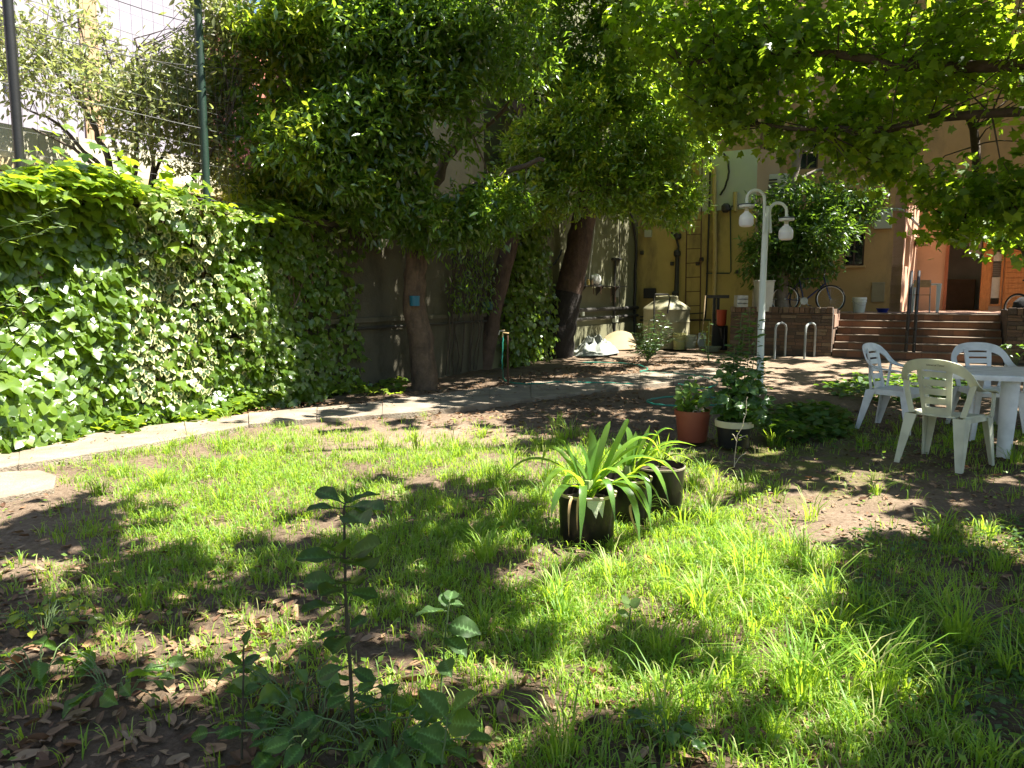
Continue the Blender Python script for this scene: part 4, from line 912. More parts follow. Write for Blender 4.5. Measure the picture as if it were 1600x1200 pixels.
leaf_obj("crown", T_LANCE, P, A, Nn, Z * 1.25, leafmat("mature_dark_leaf", [(.022, .055, .014), (.035, .085, .02), (.05, .11, .024)], (.22, .38, .025), .18, .35), s5)

# 6: thin multi-stemmed tree beyond the fence
y6, _ = side(190, 300, XS - 1.6); b6 = B(XS - 1.6, y6, 0); Yn = b6.y
t6 = tree("multi_stemmed_tree", 'thin leaved multi stemmed tree beyond the wire fence', 'tree', b6)
m = MB(); roots = []
for k, (pts, r) in enumerate((([(182, 330), (170, 250), (150, 205), (112, 140), (80, 105), (75, 70)], .075), ([(182, 330), (165, 270), (130, 235), (85, 190), (40, 170)], .06), ([(195, 330), (190, 260), (170, 180), (180, 120), (160, 60)], .05),
               ([(208, 330), (210, 270), (215, 200), (220, 130), (210, 60)], .06), ([(228, 330), (240, 260), (235, 200), (250, 120)], .055), ([(235, 330), (250, 250), (290, 235), (330, 215)], .045), ([(150, 330), (145, 260), (100, 225), (50, 200)], .05),
               ([(250, 330), (290, 295), (320, 250), (345, 215), (370, 150)], .05), ([(152, 205), (139, 150), (130, 60), (120, 20)], .03))):
    roots += limb(m, [at(px, py, Yn + .25 * math.sin(k * 1.7)) for px, py in pts], r * .62, r * .2, .012, 7, 4)
# stems meet the ground
for px in (182, 208, 228, 150, 250): m.tube([b6 + Vector((( px - 190) / FPX * Yn * .6, .1, -.2)), at(px, 330, Yn)], .07, 8)
L6 = [lobe(60, 120, Yn, 70, 80, .7, 130), lobe(110, 60, Yn, 60, 60, .7, 80), lobe(150, 150, Yn - .3, 80, 70, .8, 170), lobe(230, 110, Yn, 75, 65, .8, 200), lobe(240, 190, Yn - .3, 70, 70, .8, 190), lobe(310, 110, Yn, 60, 75, .8, 230), lobe(310, 190, Yn, 55, 55, .7, 170), lobe(110, 215, Yn - .3, 70, 50, .6, 100), lobe(350, 250, Yn + .2, 45, 45, .6, 90),
      lobe(20, 60, Yn, 40, 70, .7, 60), lobe(200, 255, Yn, 110, 25, .5, 70), lobe(360, 60, Yn, 50, 70, .8, 150), lobe(340, 10, Yn - .2, 50, 50, .8, 120)]
T, O = lobes_tips(L6, .3, .5); twigs_to(m, roots, T, 170, .007); m.build("branches", BARK_D, t6, True, ang=80)
m = MB(); m.tube([b6 - Vector((0, 0, .2)), b6 + Vector((0, 0, .9))], [.17, .14], 10); m.build("trunk", BARK_D, t6, True)
P, A, Nn, Z = rosettes(T, O, 9, .095, 1, .1, .09); leaf_obj("crown", T_LANCE, P, A, Nn, Z, OLIVE_L, t6)

# 7: small dark tree in the planter before the orange wall
b7 = B(*toB(at(1222, 478, 18.6))[:2], ZT - .02); Y7 = b7.y
t7 = tree("small_dark_tree", 'small dark leaved tree in the planter before the orange wall', 'tree', b7)
m = MB(); limb(m, [b7 - Vector((0, 0, .1)), at(1222, 430, Y7), at(1226, 350, Y7), at(1238, 285, Y7), at(1250, 230, Y7), at(1262, 160, Y7), at(1270, 90, Y7)], .17, .06, .01, 10, 5)
m.build("trunk", BARK_G, t7, True, ang=80)
m = MB(); roots = []
for pts, r in (([(1236, 290), (1275, 268), (1320, 250), (1375, 222), (1400, 200)], .05), ([(1228, 345), (1270, 340), (1320, 345), (1360, 350)], .05), ([(1224, 390), (1260, 375), (1300, 380)], .05), ([(1225, 370), (1195, 350), (1175, 330)], .04), ([(1250, 230), (1275, 240), (1300, 220)], .03), ([(1222, 425), (1255, 420), (1290, 400), (1330, 400)], .04), ([(1222, 430), (1240, 450), (1250, 440), (1262, 400)], .04)):
    roots += limb(m, [at(a, c, Y7 + .1 * i) for i, (a, c) in enumerate(pts)], r, r * .3, .02, 6, 4)
L7 = [lobe(1265, 320, Y7, 70, 45, .8, 260), lobe(1275, 370, Y7 - .4, 58, 52, .9, 360), lobe(1230, 380, Y7 - .2, 55, 60, .8, 260), lobe(1330, 322, Y7, 50, 38, .7, 180), lobe(1250, 420, Y7, 60, 25, .6, 140), lobe(1190, 400, Y7 + .1, 32, 45, .5, 130), lobe(1180, 340, Y7 + .2, 25, 40, .4, 60), lobe(1320, 300, Y7, 55, 30, .6, 70)]
T, O = lobes_tips(L7, .4, .2); twigs_to(m, roots, T, 90, .012); m.build("branches", BARK_G, t7, True, ang=80)
P, A, Nn, Z = rosettes(T, O, 8, .15, 1, .3, .08); leaf_obj("crown", T_LANCE, P, A, Nn, Z, SHRUB_L, t7)

# bougainvillea and the bright shrub over the wall
y8, _ = side(395, 260, XS - 1.2); b8 = B(XS - 1.2, y8, 0); Y8 = b8.y
g8 = thing("bougainvillea", 'pink flowering climber beyond the wall, left of the dark evergreen', 'shrub', b8)
m = MB(); roots = []
for px, py in ((370, 210), (400, 190), (420, 240)): roots += limb(m, [b8 - Vector((0, 0, .1)), b8 + Vector((.05, 0, 1.3)), at(px - 5, 300, Y8), at(px, py, Y8)], .05, .015)
m.build("stem", BARK_D, g8, True)
T, O = lobes_tips([lobe(395, 225, Y8, 50, 55, .6, 200), lobe(430, 270, Y8, 40, 40, .5, 100)], .3)
P, A, Nn, Z = rosettes(T, O, 7, .055, 1, 0, .06); leaf_obj("blossom", T_ROUND, P, A, Nn, Z, leafmat("pink_bract", [(.42, .13, .20), (.55, .22, .30), (.62, .34, .38)], (.6, .25, .3), .4, .6), g8)
T, O = lobes_tips([lobe(385, 300, Y8 - .4, 45, 28, .5, 130), lobe(360, 265, Y8, 30, 35, .5, 60)], .2)
P, A, Nn, Z = rosettes(T, O, 8, .08, 1, .1, .05); leaf_obj("foliage", T_LANCE, P, A, Nn, Z, LAUREL_N, g8)

# ------------------------------------------------------------------ ivy over the left wall
ya_, ye_ = side(-120, 480, XS)[0], side(560, 470, XS)[0]
iv = thing("ivy", 'thick curtain of green ivy covering the left garden wall', 'ivy', B(XS + .1, (ya_ + ye_) / 2, 0), rz=-ANG)
n = 11000
yy = rng.uniform(ya_, ye_, n); pxv = 800 + FPX * np.array([(B(XS, y, 1).x / max(B(XS, y, 1).y, .5)) for y in yy])
zz_ = rng.uniform(.0, 2.62, n) ** 1.0
dens = np.interp(pxv, [-200, 300, 450, 500, 570], [1, 1, .95, .6, .05])
hole = (np.sin(yy * 1.9 + 1.2 * np.sin(zz_ * 3)) + np.sin(zz_ * 3.1 + yy * .8) < -1.93) & (zz_ < 1.5)
k = (rng.random(n) < dens) & ~hole; yy, zz_, pxv = yy[k], zz_[k], pxv[k]; n = len(yy)
bulge = .10 + .16 * (.5 + .5 * np.sin(yy * 1.6 + zz_ * 1.2)) + .10 * np.sin(yy * 3.7) * np.sin(zz_ * 2.9 + 1) + .12 * np.clip(zz_ - 1.6, 0, 1)
depth = bulge * rng.random(n) ** .45
topm = zz_ > 2.3
depth = np.where(topm, rng.uniform(-.35, .5, n), np.clip(depth, .03, .6))
zz_ = np.where(topm, 2.42 + (.16 + .22 * (rng.random(n) < .12)) * rng.random(n) * (1 + .6 * np.sin(yy * 2.1) + .4 * np.sin(yy * 5.3)) - np.clip(depth, 0, 1) * .35, zz_)
M3 = np.array(TB.to_3x3()); ctr = np.array(C0)
P = np.stack([XS + depth, yy, zz_], -1) @ M3.T + ctr
axl = np.stack([.35 + rng.normal(0, .3, n), rng.normal(0, .45, n), -1 + rng.normal(0, .3, n)], -1)
nrl = np.stack([np.ones(n), rng.normal(0, .35, n), .75 + rng.normal(0, .35, n)], -1)
axl[topm] = np.stack([rng.normal(.5, .6, topm.sum()), rng.normal(0, .7, topm.sum()), rng.normal(-.25, .25, topm.sum())], -1)
nrl[topm] = np.stack([rng.normal(.3, .3, topm.sum()), rng.normal(0, .3, topm.sum()), np.ones(topm.sum())], -1)
sz = rng.uniform(.08, .175, n) * np.interp(pxv, [0, 200, 350, 500], [1.28, 1.05, .78, .68])
var = (rng.random(n) < np.interp(pxv, [170, 205, 290, 340, 420], [0, .75, .7, .25, .08])) & (zz_ > .25) & (zz_ < 2.4)
ax3, nr3 = axl @ M3.T, nrl @ M3.T
leaf_parts(iv, T_IVY, P[~var], ax3[~var], nr3[~var], sz[~var], IVY_L, 230, 'leaf', 'foliage', bias=(.4 + depth[~var]))
leaf_parts(iv, T_IVY, P[var], ax3[var], nr3[var], sz[var] * .72, IVY_V, 70, 'leaf', 'variegated_foliage', bias=(.4 + depth[var]))
m = MB(TB)
for k in range(70):
    y0 = rng.uniform(ya_, ye_ - 1.2); m.tube(wig([(XS + .03, y0, 0), (XS + .06, y0 + rng.normal(0, .2), .8), (XS + .08, y0 + rng.normal(0, .3), 1.6), (XS + .1, y0 + rng.normal(0, .4), 2.35)], .02, 3), .011, 5)
m.build("stem", BARK_B, iv, True)
MB(TB).box(XS + .004, XS + .05, ya_, side(470, 470, XS)[0], -.05, 2.3).build("dead_leaf_mat", mat("dead_leaf_mat", (.05, .035, .02), .95, .6, 14, 1.0, 22), iv)
# ivy column between the two leaning trunks
yc0, yc1 = side(782, 470, XS)[0], side(842, 470, XS)[0]
ic = thing("ivy_column", 'narrow dark column of ivy between the two leaning trunks', 'ivy', B(XS + .1, (yc0 + yc1) / 2, 0), rz=-ANG)
n = 2600; t_ = rng.random(n); zz_ = rng.uniform(0, 3.6, n)
yy = (yc0 + yc1) / 2 + (t_ - .5) * (yc1 - yc0) * (1.1 + .25 * np.sin(zz_ * 2)); P = np.stack([XS + rng.uniform(.03, .4, n), yy, zz_], -1) @ M3.T + ctr
axl = np.stack([.35 + rng.normal(0, .3, n), rng.normal(0, .45, n), -1 + rng.normal(0, .3, n)], -1) @ M3.T; nrl = np.stack([np.ones(n), rng.normal(0, .4, n), .7 + rng.normal(0, .4, n)], -1) @ M3.T
leaf_obj("foliage", T_IVY, P, axl, nrl, rng.uniform(.07, .13, n), IVY_L, ic)
m = MB(TB)
for k in range(8):
    y0 = yc0 + (yc1 - yc0) * k / 7; m.tube(wig([(XS + .04, y0, 0), (XS + .08, y0, 1.6), (XS + .06, y0, 3.4)], .03, 3), .012, 5)
m.build("stem", BARK_D, ic, True)
# dark trailing plants between trunk one and two
n = 900; yq0, yq1 = side(690, 470, XS)[0], side(755, 470, XS)[0]
wv = thing("wall_creeper", 'dark creeper hanging on the wall between evergreen and thin leaning trunk', 'creeper', B(XS + .1, (yq0 + yq1) / 2, 0), rz=-ANG)
zz_ = rng.uniform(1.1, 2.7, n); yy = rng.uniform(yq0, yq1, n); P = np.stack([XS + rng.uniform(.05, .4, n), yy, zz_], -1) @ M3.T + ctr
leaf_obj("foliage", T_LANCE, P, np.stack([rng.normal(.2, .4, n), rng.normal(0, .5, n), rng.normal(-.8, .4, n)], -1) @ M3.T, np.stack([np.ones(n), rng.normal(0, .4, n), rng.normal(.6, .4, n)], -1) @ M3.T, rng.uniform(.07, .13, n), LAUREL, wv)
m = MB(TB)
for k in range(9):
    y0 = rng.uniform(yq0, yq1); m.tube(wig([(XS + .05, y0, 0), (XS + .1, y0 + .1, 1.2), (XS + .15, y0 + .2, 2.5)], .04, 3), .012, 5)
m.build("stem", BARK_D, wv, True)

# ------------------------------------------------------------------ ground cover
def scatter(poly_px, n):
    """points on the ground inside a polygon given as picture points"""
    W = np.array([tuple(gnd(*p))[:2] for p in poly_px]); lo, hi = W.min(0), W.max(0); out = []
    while len(out) < n:
        q = rng.uniform(lo, hi, (n * 3, 2)); ins = np.zeros(len(q), bool); j = len(W) - 1
        for i in range(len(W)):
            c = ((W[i, 1] > q[:, 1]) != (W[j, 1] > q[:, 1])) & (q[:, 0] < (W[j, 0] - W[i, 0]) * (q[:, 1] - W[i, 1]) / (W[j, 1] - W[i, 1] + 1e-12) + W[i, 0]); ins ^= c; j = i
        out += list(q[ins])
    return np.array(out[:n])
def cover(name, label, poly, n, tm, size, mat_, hmax, clump=0, cat='ground cover'):
    q = scatter(poly, n)
    if clump:
        f = np.sin(q[:, 0] * 4.1 + 1) + np.sin(q[:, 1] * 3.7 + q[:, 0] * 2); q = q[rng.random(len(q)) < .35 + .35 * f]
    n = len(q); z = hmax * rng.random(n) ** .7 * (.6 + .4 * np.sin(q[:, 0] * 3.3) * np.sin(q[:, 1] * 2.9))
    P = np.column_stack([q, np.clip(z, .012, 9)]); a = rng.uniform(0, 2 * PI, n)
    o = leaf_obj(name, tm, P, np.stack([np.cos(a), np.sin(a), rng.normal(-.15, .25, n)], -1), np.stack([rng.normal(0, .35, n), rng.normal(0, .35, n), np.ones(n)], -1), rng.uniform(.6, 1.25, n) * size, mat_)
    return tag(o, label, cat)
cover("ivy_groundcover", 'ivy creeping along the ground at the foot of the ivy wall', [(-60, 704), (-60, 640), (150, 625), (300, 600), (440, 590), (500, 622), (410, 638), (330, 660), (250, 664), (200, 680), (150, 678), (100, 698), (50, 696)], 4600, T_IVY, .115, IVY_L, .28)
cover("ivy_groundcover", 'sparse dark ivy on the ground before the shaded wall', [(430, 592), (560, 584), (640, 600), (620, 622), (500, 622)], 420, T_IVY, .10, IVY_L, .16)
cover("leafy_groundcover", 'low leafy groundcover patch to the right of the black pot', [(1180, 655), (1240, 640), (1310, 650), (1330, 680), (1240, 695), (1190, 690)], 900, T_OVATE, .10, SHRUB_L, .22)
cover("leafy_groundcover", 'low leafy groundcover patch behind the left white chair', [(1280, 606), (1340, 592), (1440, 594), (1520, 600), (1520, 625), (1400, 632), (1310, 622)], 1300, T_OVATE, .09, SHRUB_L, .20)
cover("small_weeds", 'small round leaved weeds sprouting around the white chairs', [(1280, 650), (1600, 640), (1720, 760), (1560, 740), (1400, 720), (1230, 690)], 1300, T_ROUND, .05, SHRUB_L, .07, 1)
cover("small_weeds", 'small clover like weeds carpeting the dark ground at the right edge', [(1320, 830), (1640, 800), (1750, 1200), (1400, 1260), (1350, 1000)], 6000, T_ROUND, .032, SHRUB_L, .05, 1)

# ------------------------------------------------------------------ lawn
def in_path(X, Y):
    px, py, _ = proj(np.stack([X, Y, np.zeros_like(X)], -1))
    lo = np.interp(px, [-140, 0, 150, 400, 560, 650, 760, 850, 1150], [750, 724, 702, 657, 646, 640, 628, 616, 585]); return py < lo + 1
GRASS_M = leafmat("grass_blade", [(.06, .14, .015), (.10, .215, .02), (.155, .285, .028), (.21, .33, .045), (.38, .35, .16)], (.48, .68, .045), .46, .5, rib=0, spec=.3)
def blades(cx, cy, per, hmin, hmax, width, lean, name, label, tuft_r):
    """tufts of curved blades"""
    n = len(cx); k = np.maximum(1, rng.poisson(per, n)); idx = np.repeat(np.arange(n), k); N_ = len(idx)
    a = rng.uniform(0, 2 * PI, N_); r = tuft_r * np.sqrt(rng.random(N_))
    bx, by = cx[idx] + np.cos(a) * r, cy[idx] + np.sin(a) * r
    hs = (rng.uniform(hmin, hmax, n))[idx] * rng.uniform(.55, 1.15, N_)
    a2 = a + rng.normal(0, .7, N_); ln = lean * rng.uniform(.3, 1.3, N_) * hs
    w = width * rng.uniform(.6, 1.3, N_); sx, sy = -np.sin(a2) * w, np.cos(a2) * w
    bz = bumpz(bx, by) - .004
    pts = []
    for t, ww, up in ((0, 1, 0), (.4, .95, .5), (.75, .65, .85), (1, .04, 1.0)):
        dx = np.cos(a2) * ln * t ** 1.8; dy = np.sin(a2) * ln * t ** 1.8; z = hs * (up - .28 * lean * t ** 3)
        pts.append(np.stack([bx + dx - sx * ww, by + dy - sy * ww, bz + z], -1)); pts.append(np.stack([bx + dx + sx * ww, by + dy + sy * ww, bz + z], -1))
    V = np.stack(pts, 1).reshape(-1, 3); o = (np.arange(N_) * 8)[:, None]
    Fc = np.concatenate([o + np.array([[0, 1, 3, 2]]), o + np.array([[2, 3, 5, 4]]), o + np.array([[4, 5, 7, 6]])], 0)
    tr = np.clip(rng.normal(.5, .2, n), 0, .99)[idx]; rn = np.clip(tr + rng.normal(0, .2, N_), 0, .98); rn = np.where(rng.random(N_) < .08, .985, rn * .9)
    ob = np_obj(name, np_mesh(name, V, Fc, GRASS_M, {'rnd': np.repeat(rn, 8), 'edge': np.full(len(V), 1.)})); ob['kind'] = 'stuff'
    return tag(ob, label, 'grass')
def sow(n, y0, y1, wfar, fn, p=1.0):
    Y = np.sqrt(rng.uniform(y0 ** 2, y1 ** 2, n)); X = Y * rng.uniform(-.95, .95, n)
    d = np.clip(fn(X, Y), 0, 1) ** p
    patch = .62 + .5 * np.sin(X * 3.1 + 1.7 * np.sin(Y * 2.3)) * np.sin(Y * 2.7 + X) + .3 * np.sin(X * 8.3 + Y * 3) * np.sin(Y * 7.1)
    k = (rng.random(n) < d * np.clip(patch, .12, 1)) & ~in_path(X, Y); return X[k], Y[k]
X, Y = sow(18500, 1.9, 4.4, 0, GRASS); blades(X, Y, 7, .045, .10, .0023, .8, "lawn_grass", 'short green grass of the shady foreground lawn', .045)
X, Y = sow(31500, 4.2, 8.8, 0, GRASS); blades(X, Y, 7, .045, .105, .0026, .7, "lawn_grass", 'short sunlit grass of the lawn beside the path', .06)
X, Y = sow(1800, 1.9, 8, 0, lambda x, y: GRASS(x, y) * np.clip(.35 + .35 * x + .12 * (y - 3), .15, 1), 1.2); blades(X, Y, 30, .12, .26, .0031, .9, "tall_grass", 'taller grass tufts growing through the lawn', .05)
# broad low weeds between the grass
X, Y = sow(19500, 1.9, 6.5, 0, lambda x, y: np.clip(GRASS(x, y) * .8 + .25, 0, 1)); n = len(X); a = rng.uniform(0, 2 * PI, n)
o = leaf_obj("clover", T_ROUND, np.column_stack([X, Y, bumpz(X, Y) + rng.uniform(.008, .05, n)]), np.stack([np.cos(a), np.sin(a), rng.normal(.05, .3, n)], -1), np.stack([rng.normal(0, .4, n), rng.normal(0, .4, n), np.ones(n)], -1), rng.uniform(.014, .036, n), leafmat("clover_leaf", [(.08, .17, .02), (.12, .23, .025), (.17, .28, .035)], (.42, .6, .04), .4, .5, rib=0))
tag(o, 'tiny clover like weeds among the grass', 'weeds')
# separate big tufts
tufts = [((1370, 1075), .30, 90), ((1300, 1000), .30, 40), ((1500, 1000), .26, 80), ((1100, 950), .22, 60), ((870, 930), .2, 60), ((1250, 1090), .26, 70), ((1180, 890), .22, 50), ((250, 760), .18, 60), ((155, 770), .16, 45), ((760, 870), .2, 50),
         ((1540, 830), .14, 30), ((1480, 815), .14, 26), ((1370, 770), .14, 26), ((440, 705), .17, 40), ((285, 660), .2, 22), ((355, 655), .2, 18)]
tlab = ['big arching grass tuft half in sun at lower right', 'tall upright grass tuft with long sunlit blades', 'shaded grass tuft at the right edge of the lawn', 'bushy grass tuft right of centre in the lawn', 'dark dense grass tuft below the agapanthus pot', 'dark grass tuft left of the big arching tuft',
        'grass tuft on the edge of the bare soil', 'sunlit grass tuft near the slab path end', 'grass tuft at the left edge of the lawn', 'grass tuft left of the agapanthus pot', 'small grass tuft alone on bare soil, rightmost', 'small grass tuft alone on bare soil, second from right', 'small grass tuft on the mossy soil', 'feathery tall grass beside the path', 'grass sprouting over the path edge, left clump', 'grass sprouting over the path edge, right clump']
for ((px, py), h, nb_), lab in zip(tufts, tlab):
    g = gnd(px, py); o = blades(np.array([g.x]), np.array([g.y]), nb_, h, h * 1.15, .0032, .95, "grass_tuft", lab, .05)
    o['category'] = 'grass tuft'; o['kind'] = 'thing'; o['group'] = 'larger grass tufts on the lawn'

# ------------------------------------------------------------------ fallen leaves
DEAD = leafmat("dead_leaf", [(.13, .07, .042), (.20, .115, .065), (.29, .18, .10), (.38, .255, .155), (.32, .22, .135), (.22, .125, .07)], (.28, .14, .05), .12, .75, rib=.3, spec=.2)
YEL = leafmat("yellow_leaf", [(.50, .30, .03), (.55, .36, .05)], (.5, .35, .03), .3, .6)
def dead_mesh(w, cu, tw):
    V = []; E = []
    for i in range(6):
        t = i / 5; ww = w * math.sin(PI * min(1, t * .93 + .07)) ** .8
        for s in (-1, 0, 1):
            V.append((s * ww + tw * math.sin(t * 3), t - .5, cu * (abs(s) * .5 * math.sin(PI * t) + .4 * (t - .5) ** 2 * 2) + (.04 * math.sin(t * 9 + s)))); E.append(abs(s))
    Fc = []
    for i in range(5):
        a = 3 * i
        for c in (0, 1): Fc += [(a + c, a + c + 1, a + c + 4), (a + c, a + c + 4, a + c + 3)]
    return np.array(V), np.array(Fc), np.array(E, float)
DT = [dead_mesh(.17, .16, .05), dead_mesh(.21, .25, -.05), dead_mesh(.15, -.12, .08), dead_mesh(.24, .3, .02), dead_mesh(.19, .08, -.1)]
def litter_pts(n, y0, y1, fn):
    Yq = np.sqrt(rng.uniform(y0 ** 2, y1 ** 2, n)); Xq = Yq * rng.uniform(-.75, .75, n); k = (rng.random(n) < fn(Xq, Yq)) & ~in_path(Xq, Yq); return Xq[k], Yq[k]
LIT = gridmap({640: [.05]*16, 700: [.3, .25, .08]+[.05]*13, 760: [.12, .15, .08]+[.06]*13, 850: [.25, .45, .4, .2, .15, .15, .12]+[.1]*5+[.15, .2, .2, .2], 920: [.8, .9, .8, .6, .35, .3, .3, .25, .2, .15, .12, .12, .15, .2, .2, .25],
  1000: [1, 1, 1, .95, .8, .6, .5, .45, .35, .3, .25, .2, .15, .15, .2, .25], 1100: [1, 1, 1, 1, .9, .7, .6, .6, .5, .4, .4, .35, .3, .25, .2, .25], 1200: [1, 1, 1, 1, .9, .7, .6, .6, .6, .5, .5, .4, .4, .3, .3, .3]})
X, Y = litter_pts(7500, 1.9, 5.2, LIT); n = len(X); sz = .04 + .065 * rng.random(n) ** 1.6; a = rng.uniform(0, 2 * PI, n)
px, py, dep = proj(np.column_stack([X, Y, 0 * X])); vis = (px > 5) & (px < 1595) & (py < 1195)
big = np.argsort(-np.where(vis, sz / dep, 0))[:260]
dme = [np_mesh("fallen_leaf", d[0], d[1], DEAD, {'rnd': np.zeros(len(d[0])), 'edge': d[2]}) for d in DT]
for i in big:
    o = bpy.data.objects.new("fallen_leaf", random.choice(dme)); COL.objects.link(o)
    o.matrix_basis = Matrix.Translation((X[i], Y[i], bumpz(X[i], Y[i]) + random.uniform(.004, .022))) @ Matrix.Rotation(a[i], 4, 'Z') @ Matrix.Rotation(random.gauss(0, .3), 4, 'X') @ Matrix.Rotation(random.gauss(0, .35), 4, 'Y') @ Matrix.Scale(sz[i], 4)
    zn = 0 if px[i] < 420 and py[i] > 1040 else 1 if px[i] < 420 else 2 if px[i] < 760 else 3 if px[i] < 1150 else 4
    tag(o, ('dry brown fallen leaf among the low plants of the bottom left litter', 'dry brown fallen leaf in the leaf litter before the slab and bare soil', 'dry brown fallen leaf on the soil around the tall dark seedling', 'dry brown fallen leaf in the grass below the agapanthus pots', 'dry brown fallen leaf in the shaded grass at lower right')[zn], 'fallen leaf', ('dry leaves in the bottom left litter', 'dry leaves before the slab', 'dry leaves around the tall seedling', 'dry leaves below the agapanthus pots', 'dry leaves at lower right')[zn])
rest = np.setdiff1d(np.arange(n), big)
def litter(name, label, X, Y, sz, mat_):
    n = len(X); a = rng.uniform(0, 2 * PI, n); typ = rng.integers(0, 5, n); Vs = []; Fs = []; R_ = []; E_ = []; off = 0
    for t in range(5):
        k = typ == t; m_ = k.sum()
        V, Fc, At = bake(DT[t], np.column_stack([X[k], Y[k], bumpz(X[k], Y[k]) + rng.uniform(.004, .02, m_)]), np.stack([np.cos(a[k]), np.sin(a[k]), rng.normal(0, .22, m_)], -1), np.stack([rng.normal(0, .28, m_), rng.normal(0, .28, m_), np.ones(m_)], -1), sz[k], rng.random(m_))
        Vs.append(V); Fs.append(Fc + off); off += len(V); R_.append(At['rnd']); E_.append(At['edge'])
    o = np_obj(name, np_mesh(name, np.concatenate(Vs), np.concatenate(Fs), mat_, {'rnd': np.concatenate(R_), 'edge': np.concatenate(E_)})); o['kind'] = 'stuff'; return tag(o, label, 'leaf litter')
litter("leaf_litter", 'smaller dry leaves littering the soil between the grass', X[rest], Y[rest], sz[rest] * .8, DEAD)
q = scatter([(-60, 700), (120, 690), (420, 650), (460, 625), (300, 648), (120, 668), (-60, 685)], 900)
litter("leaf_litter", 'dry leaves along the edge of the ivy and the path', q[:, 0], q[:, 1], rng.uniform(.04, .09, 900), DEAD)
q = scatter([(480, 640), (700, 600), (1000, 555), (1140, 560), (1000, 610), (1050, 690), (800, 690), (700, 665)], 2600)
q = scatter([(-60, 740), (-60, 700), (150, 676), (400, 642), (650, 618), (850, 594), (1050, 580), (1050, 592), (760, 626), (400, 655), (150, 700)], 500)
litter("leaf_litter", 'fine dry bits lying on the concrete path', q[:, 0], q[:, 1], rng.uniform(.02, .055, 500), DEAD)
for o_ in [bpy.data.objects[o_.name] for o_ in COL.objects if o_.name.startswith("leaf_litter")][-1:]: o_.location.z = .05
q = scatter([(480, 640), (700, 600), (1000, 555), (1140, 560), (1000, 610), (1050, 690), (800, 690), (700, 665)], 2600)
litter("leaf_litter", 'dry leaves scattered on the shaded soil under the trees', q[:, 0], q[:, 1], rng.uniform(.04, .09, 2600), DEAD)
q = scatter([(1050, 690), (1300, 640), (1620, 640), (1700, 900), (1300, 900)], 900)
litter("leaf_litter", 'dry leaves and twigs scattered around the white chairs', q[:, 0], q[:, 1], rng.uniform(.03, .07, 900), DEAD)
yme = np_mesh("fallen_leaf", DT[1][0], DT[1][1], YEL, {'rnd': np.zeros(18), 'edge': DT[1][2]})
for (px, py), lab in zip(((783, 838), (1012, 888), (377, 724), (1228, 952), (660, 702)), ('yellow fallen leaf left of the agapanthus pot', 'yellow fallen leaf below the agapanthus pot', 'yellow fallen leaf on the grass near the path', 'yellow fallen leaf at right in the foreground grass', 'yellow fallen leaf at the edge of the sandy soil')):
    g = gnd(px, py); o = bpy.data.objects.new("fallen_leaf", yme); COL.objects.link(o); o.matrix_basis = Matrix.Translation((g.x, g.y, .05)) @ Matrix.Rotation(px, 4, 'Z') @ Matrix.Rotation(.4, 4, 'X') @ Matrix.Scale(.075, 4); tag(o, lab, 'fallen leaf', 'yellow fallen leaves')

# ------------------------------------------------------------------ potted plants
SOIL = mat("potting_soil", (.05, .035, .025), .95, .4, 20, .8)
def pot(root, base, r0, r1, h, mat_, rim=None, rimmat=None, seg=28, wob=None):
    prof = [(r0 * .97, 0), (r0, .006), (r1, h), (r1 * .94, h), (r1 * .93, h - .04)]
    if rim: prof = [(r0 * .97, 0), (r0, .006), (r1 * .96, h - rim), (r1 * 1.03, h - rim), (r1 * 1.05, h), (r1 * .96, h), (r1 * .94, h - .04)]
    MB().lathe(prof, base, seg, wob=wob, caps=(1, 0)).build("pot", mat_, root, True)
    MB().lathe([(r1 * .955, h - .045), (r1 * .5, h - .03), (0, h - .022)], base, seg).build("soil", SOIL, root, True)
AGA_D = leafmat("agapanthus_leaf", [(.045, .12, .025), (.075, .17, .03), (.11, .22, .03), (.16, .28, .035)], (.5, .72, .04), .45, .32, rib=0, spec=.6)
DRYL = leafmat("dry_strap_leaf", [(.38, .25, .12), (.30, .19, .09)], (.35, .2, .08), .2, .7, rib=0)
def strap(root, b, apex, tip, w, mat_, n=10):
    b, apex, tip = Vector(b), Vector(apex), Vector(tip); c = apex * 2 - (b + tip) * .5
    pts = [b * (1-t)**2 + c * 2*t*(1-t) + tip * t*t for t in (i / n for i in range(n + 1))]
    sv = []; h = Vector((tip.x - b.x, tip.y - b.y, 0)); h = h.normalized() if h.length > .02 else Vector((.3, -1, 0)).normalized()
    s = Vector((-h.y, h.x, 0))
    ws = [w * (.75 + .5 * math.sin(PI * min(1, t * 1.15))) * (1 if t < .8 else max(.06, (1 - t) / .2)) * .75 for t in (i / n for i in range(n + 1))]
    m = MB().ribbon(pts, ws, [s] * (n + 1), fold=.35); me = m.mesh("leaf", mat_, True, 75)
    for nme, val in (('rnd', random.random()), ('edge', 1.0)):
        at_ = me.attributes.new(nme, 'FLOAT', 'POINT'); at_.data.foreach_set('value', np.full(len(me.vertices), val, np.float32))
    o = bpy.data.objects.new("leaf", me); COL.objects.link(o); setp(o, root); return o
POTBLK = mat("black_glazed_pot", (.010, .009, .008), .3, .4, 5, .1, 20, spec=.4, stain=(.035, .028, .018), stain_scale=6, stain_lo=.6, stain_hi=.75, streak=(1, 1, .3))
POTRIM = mat("cracked_cream_pot", (.30, .26, .18), .7, .2, 10, .2)
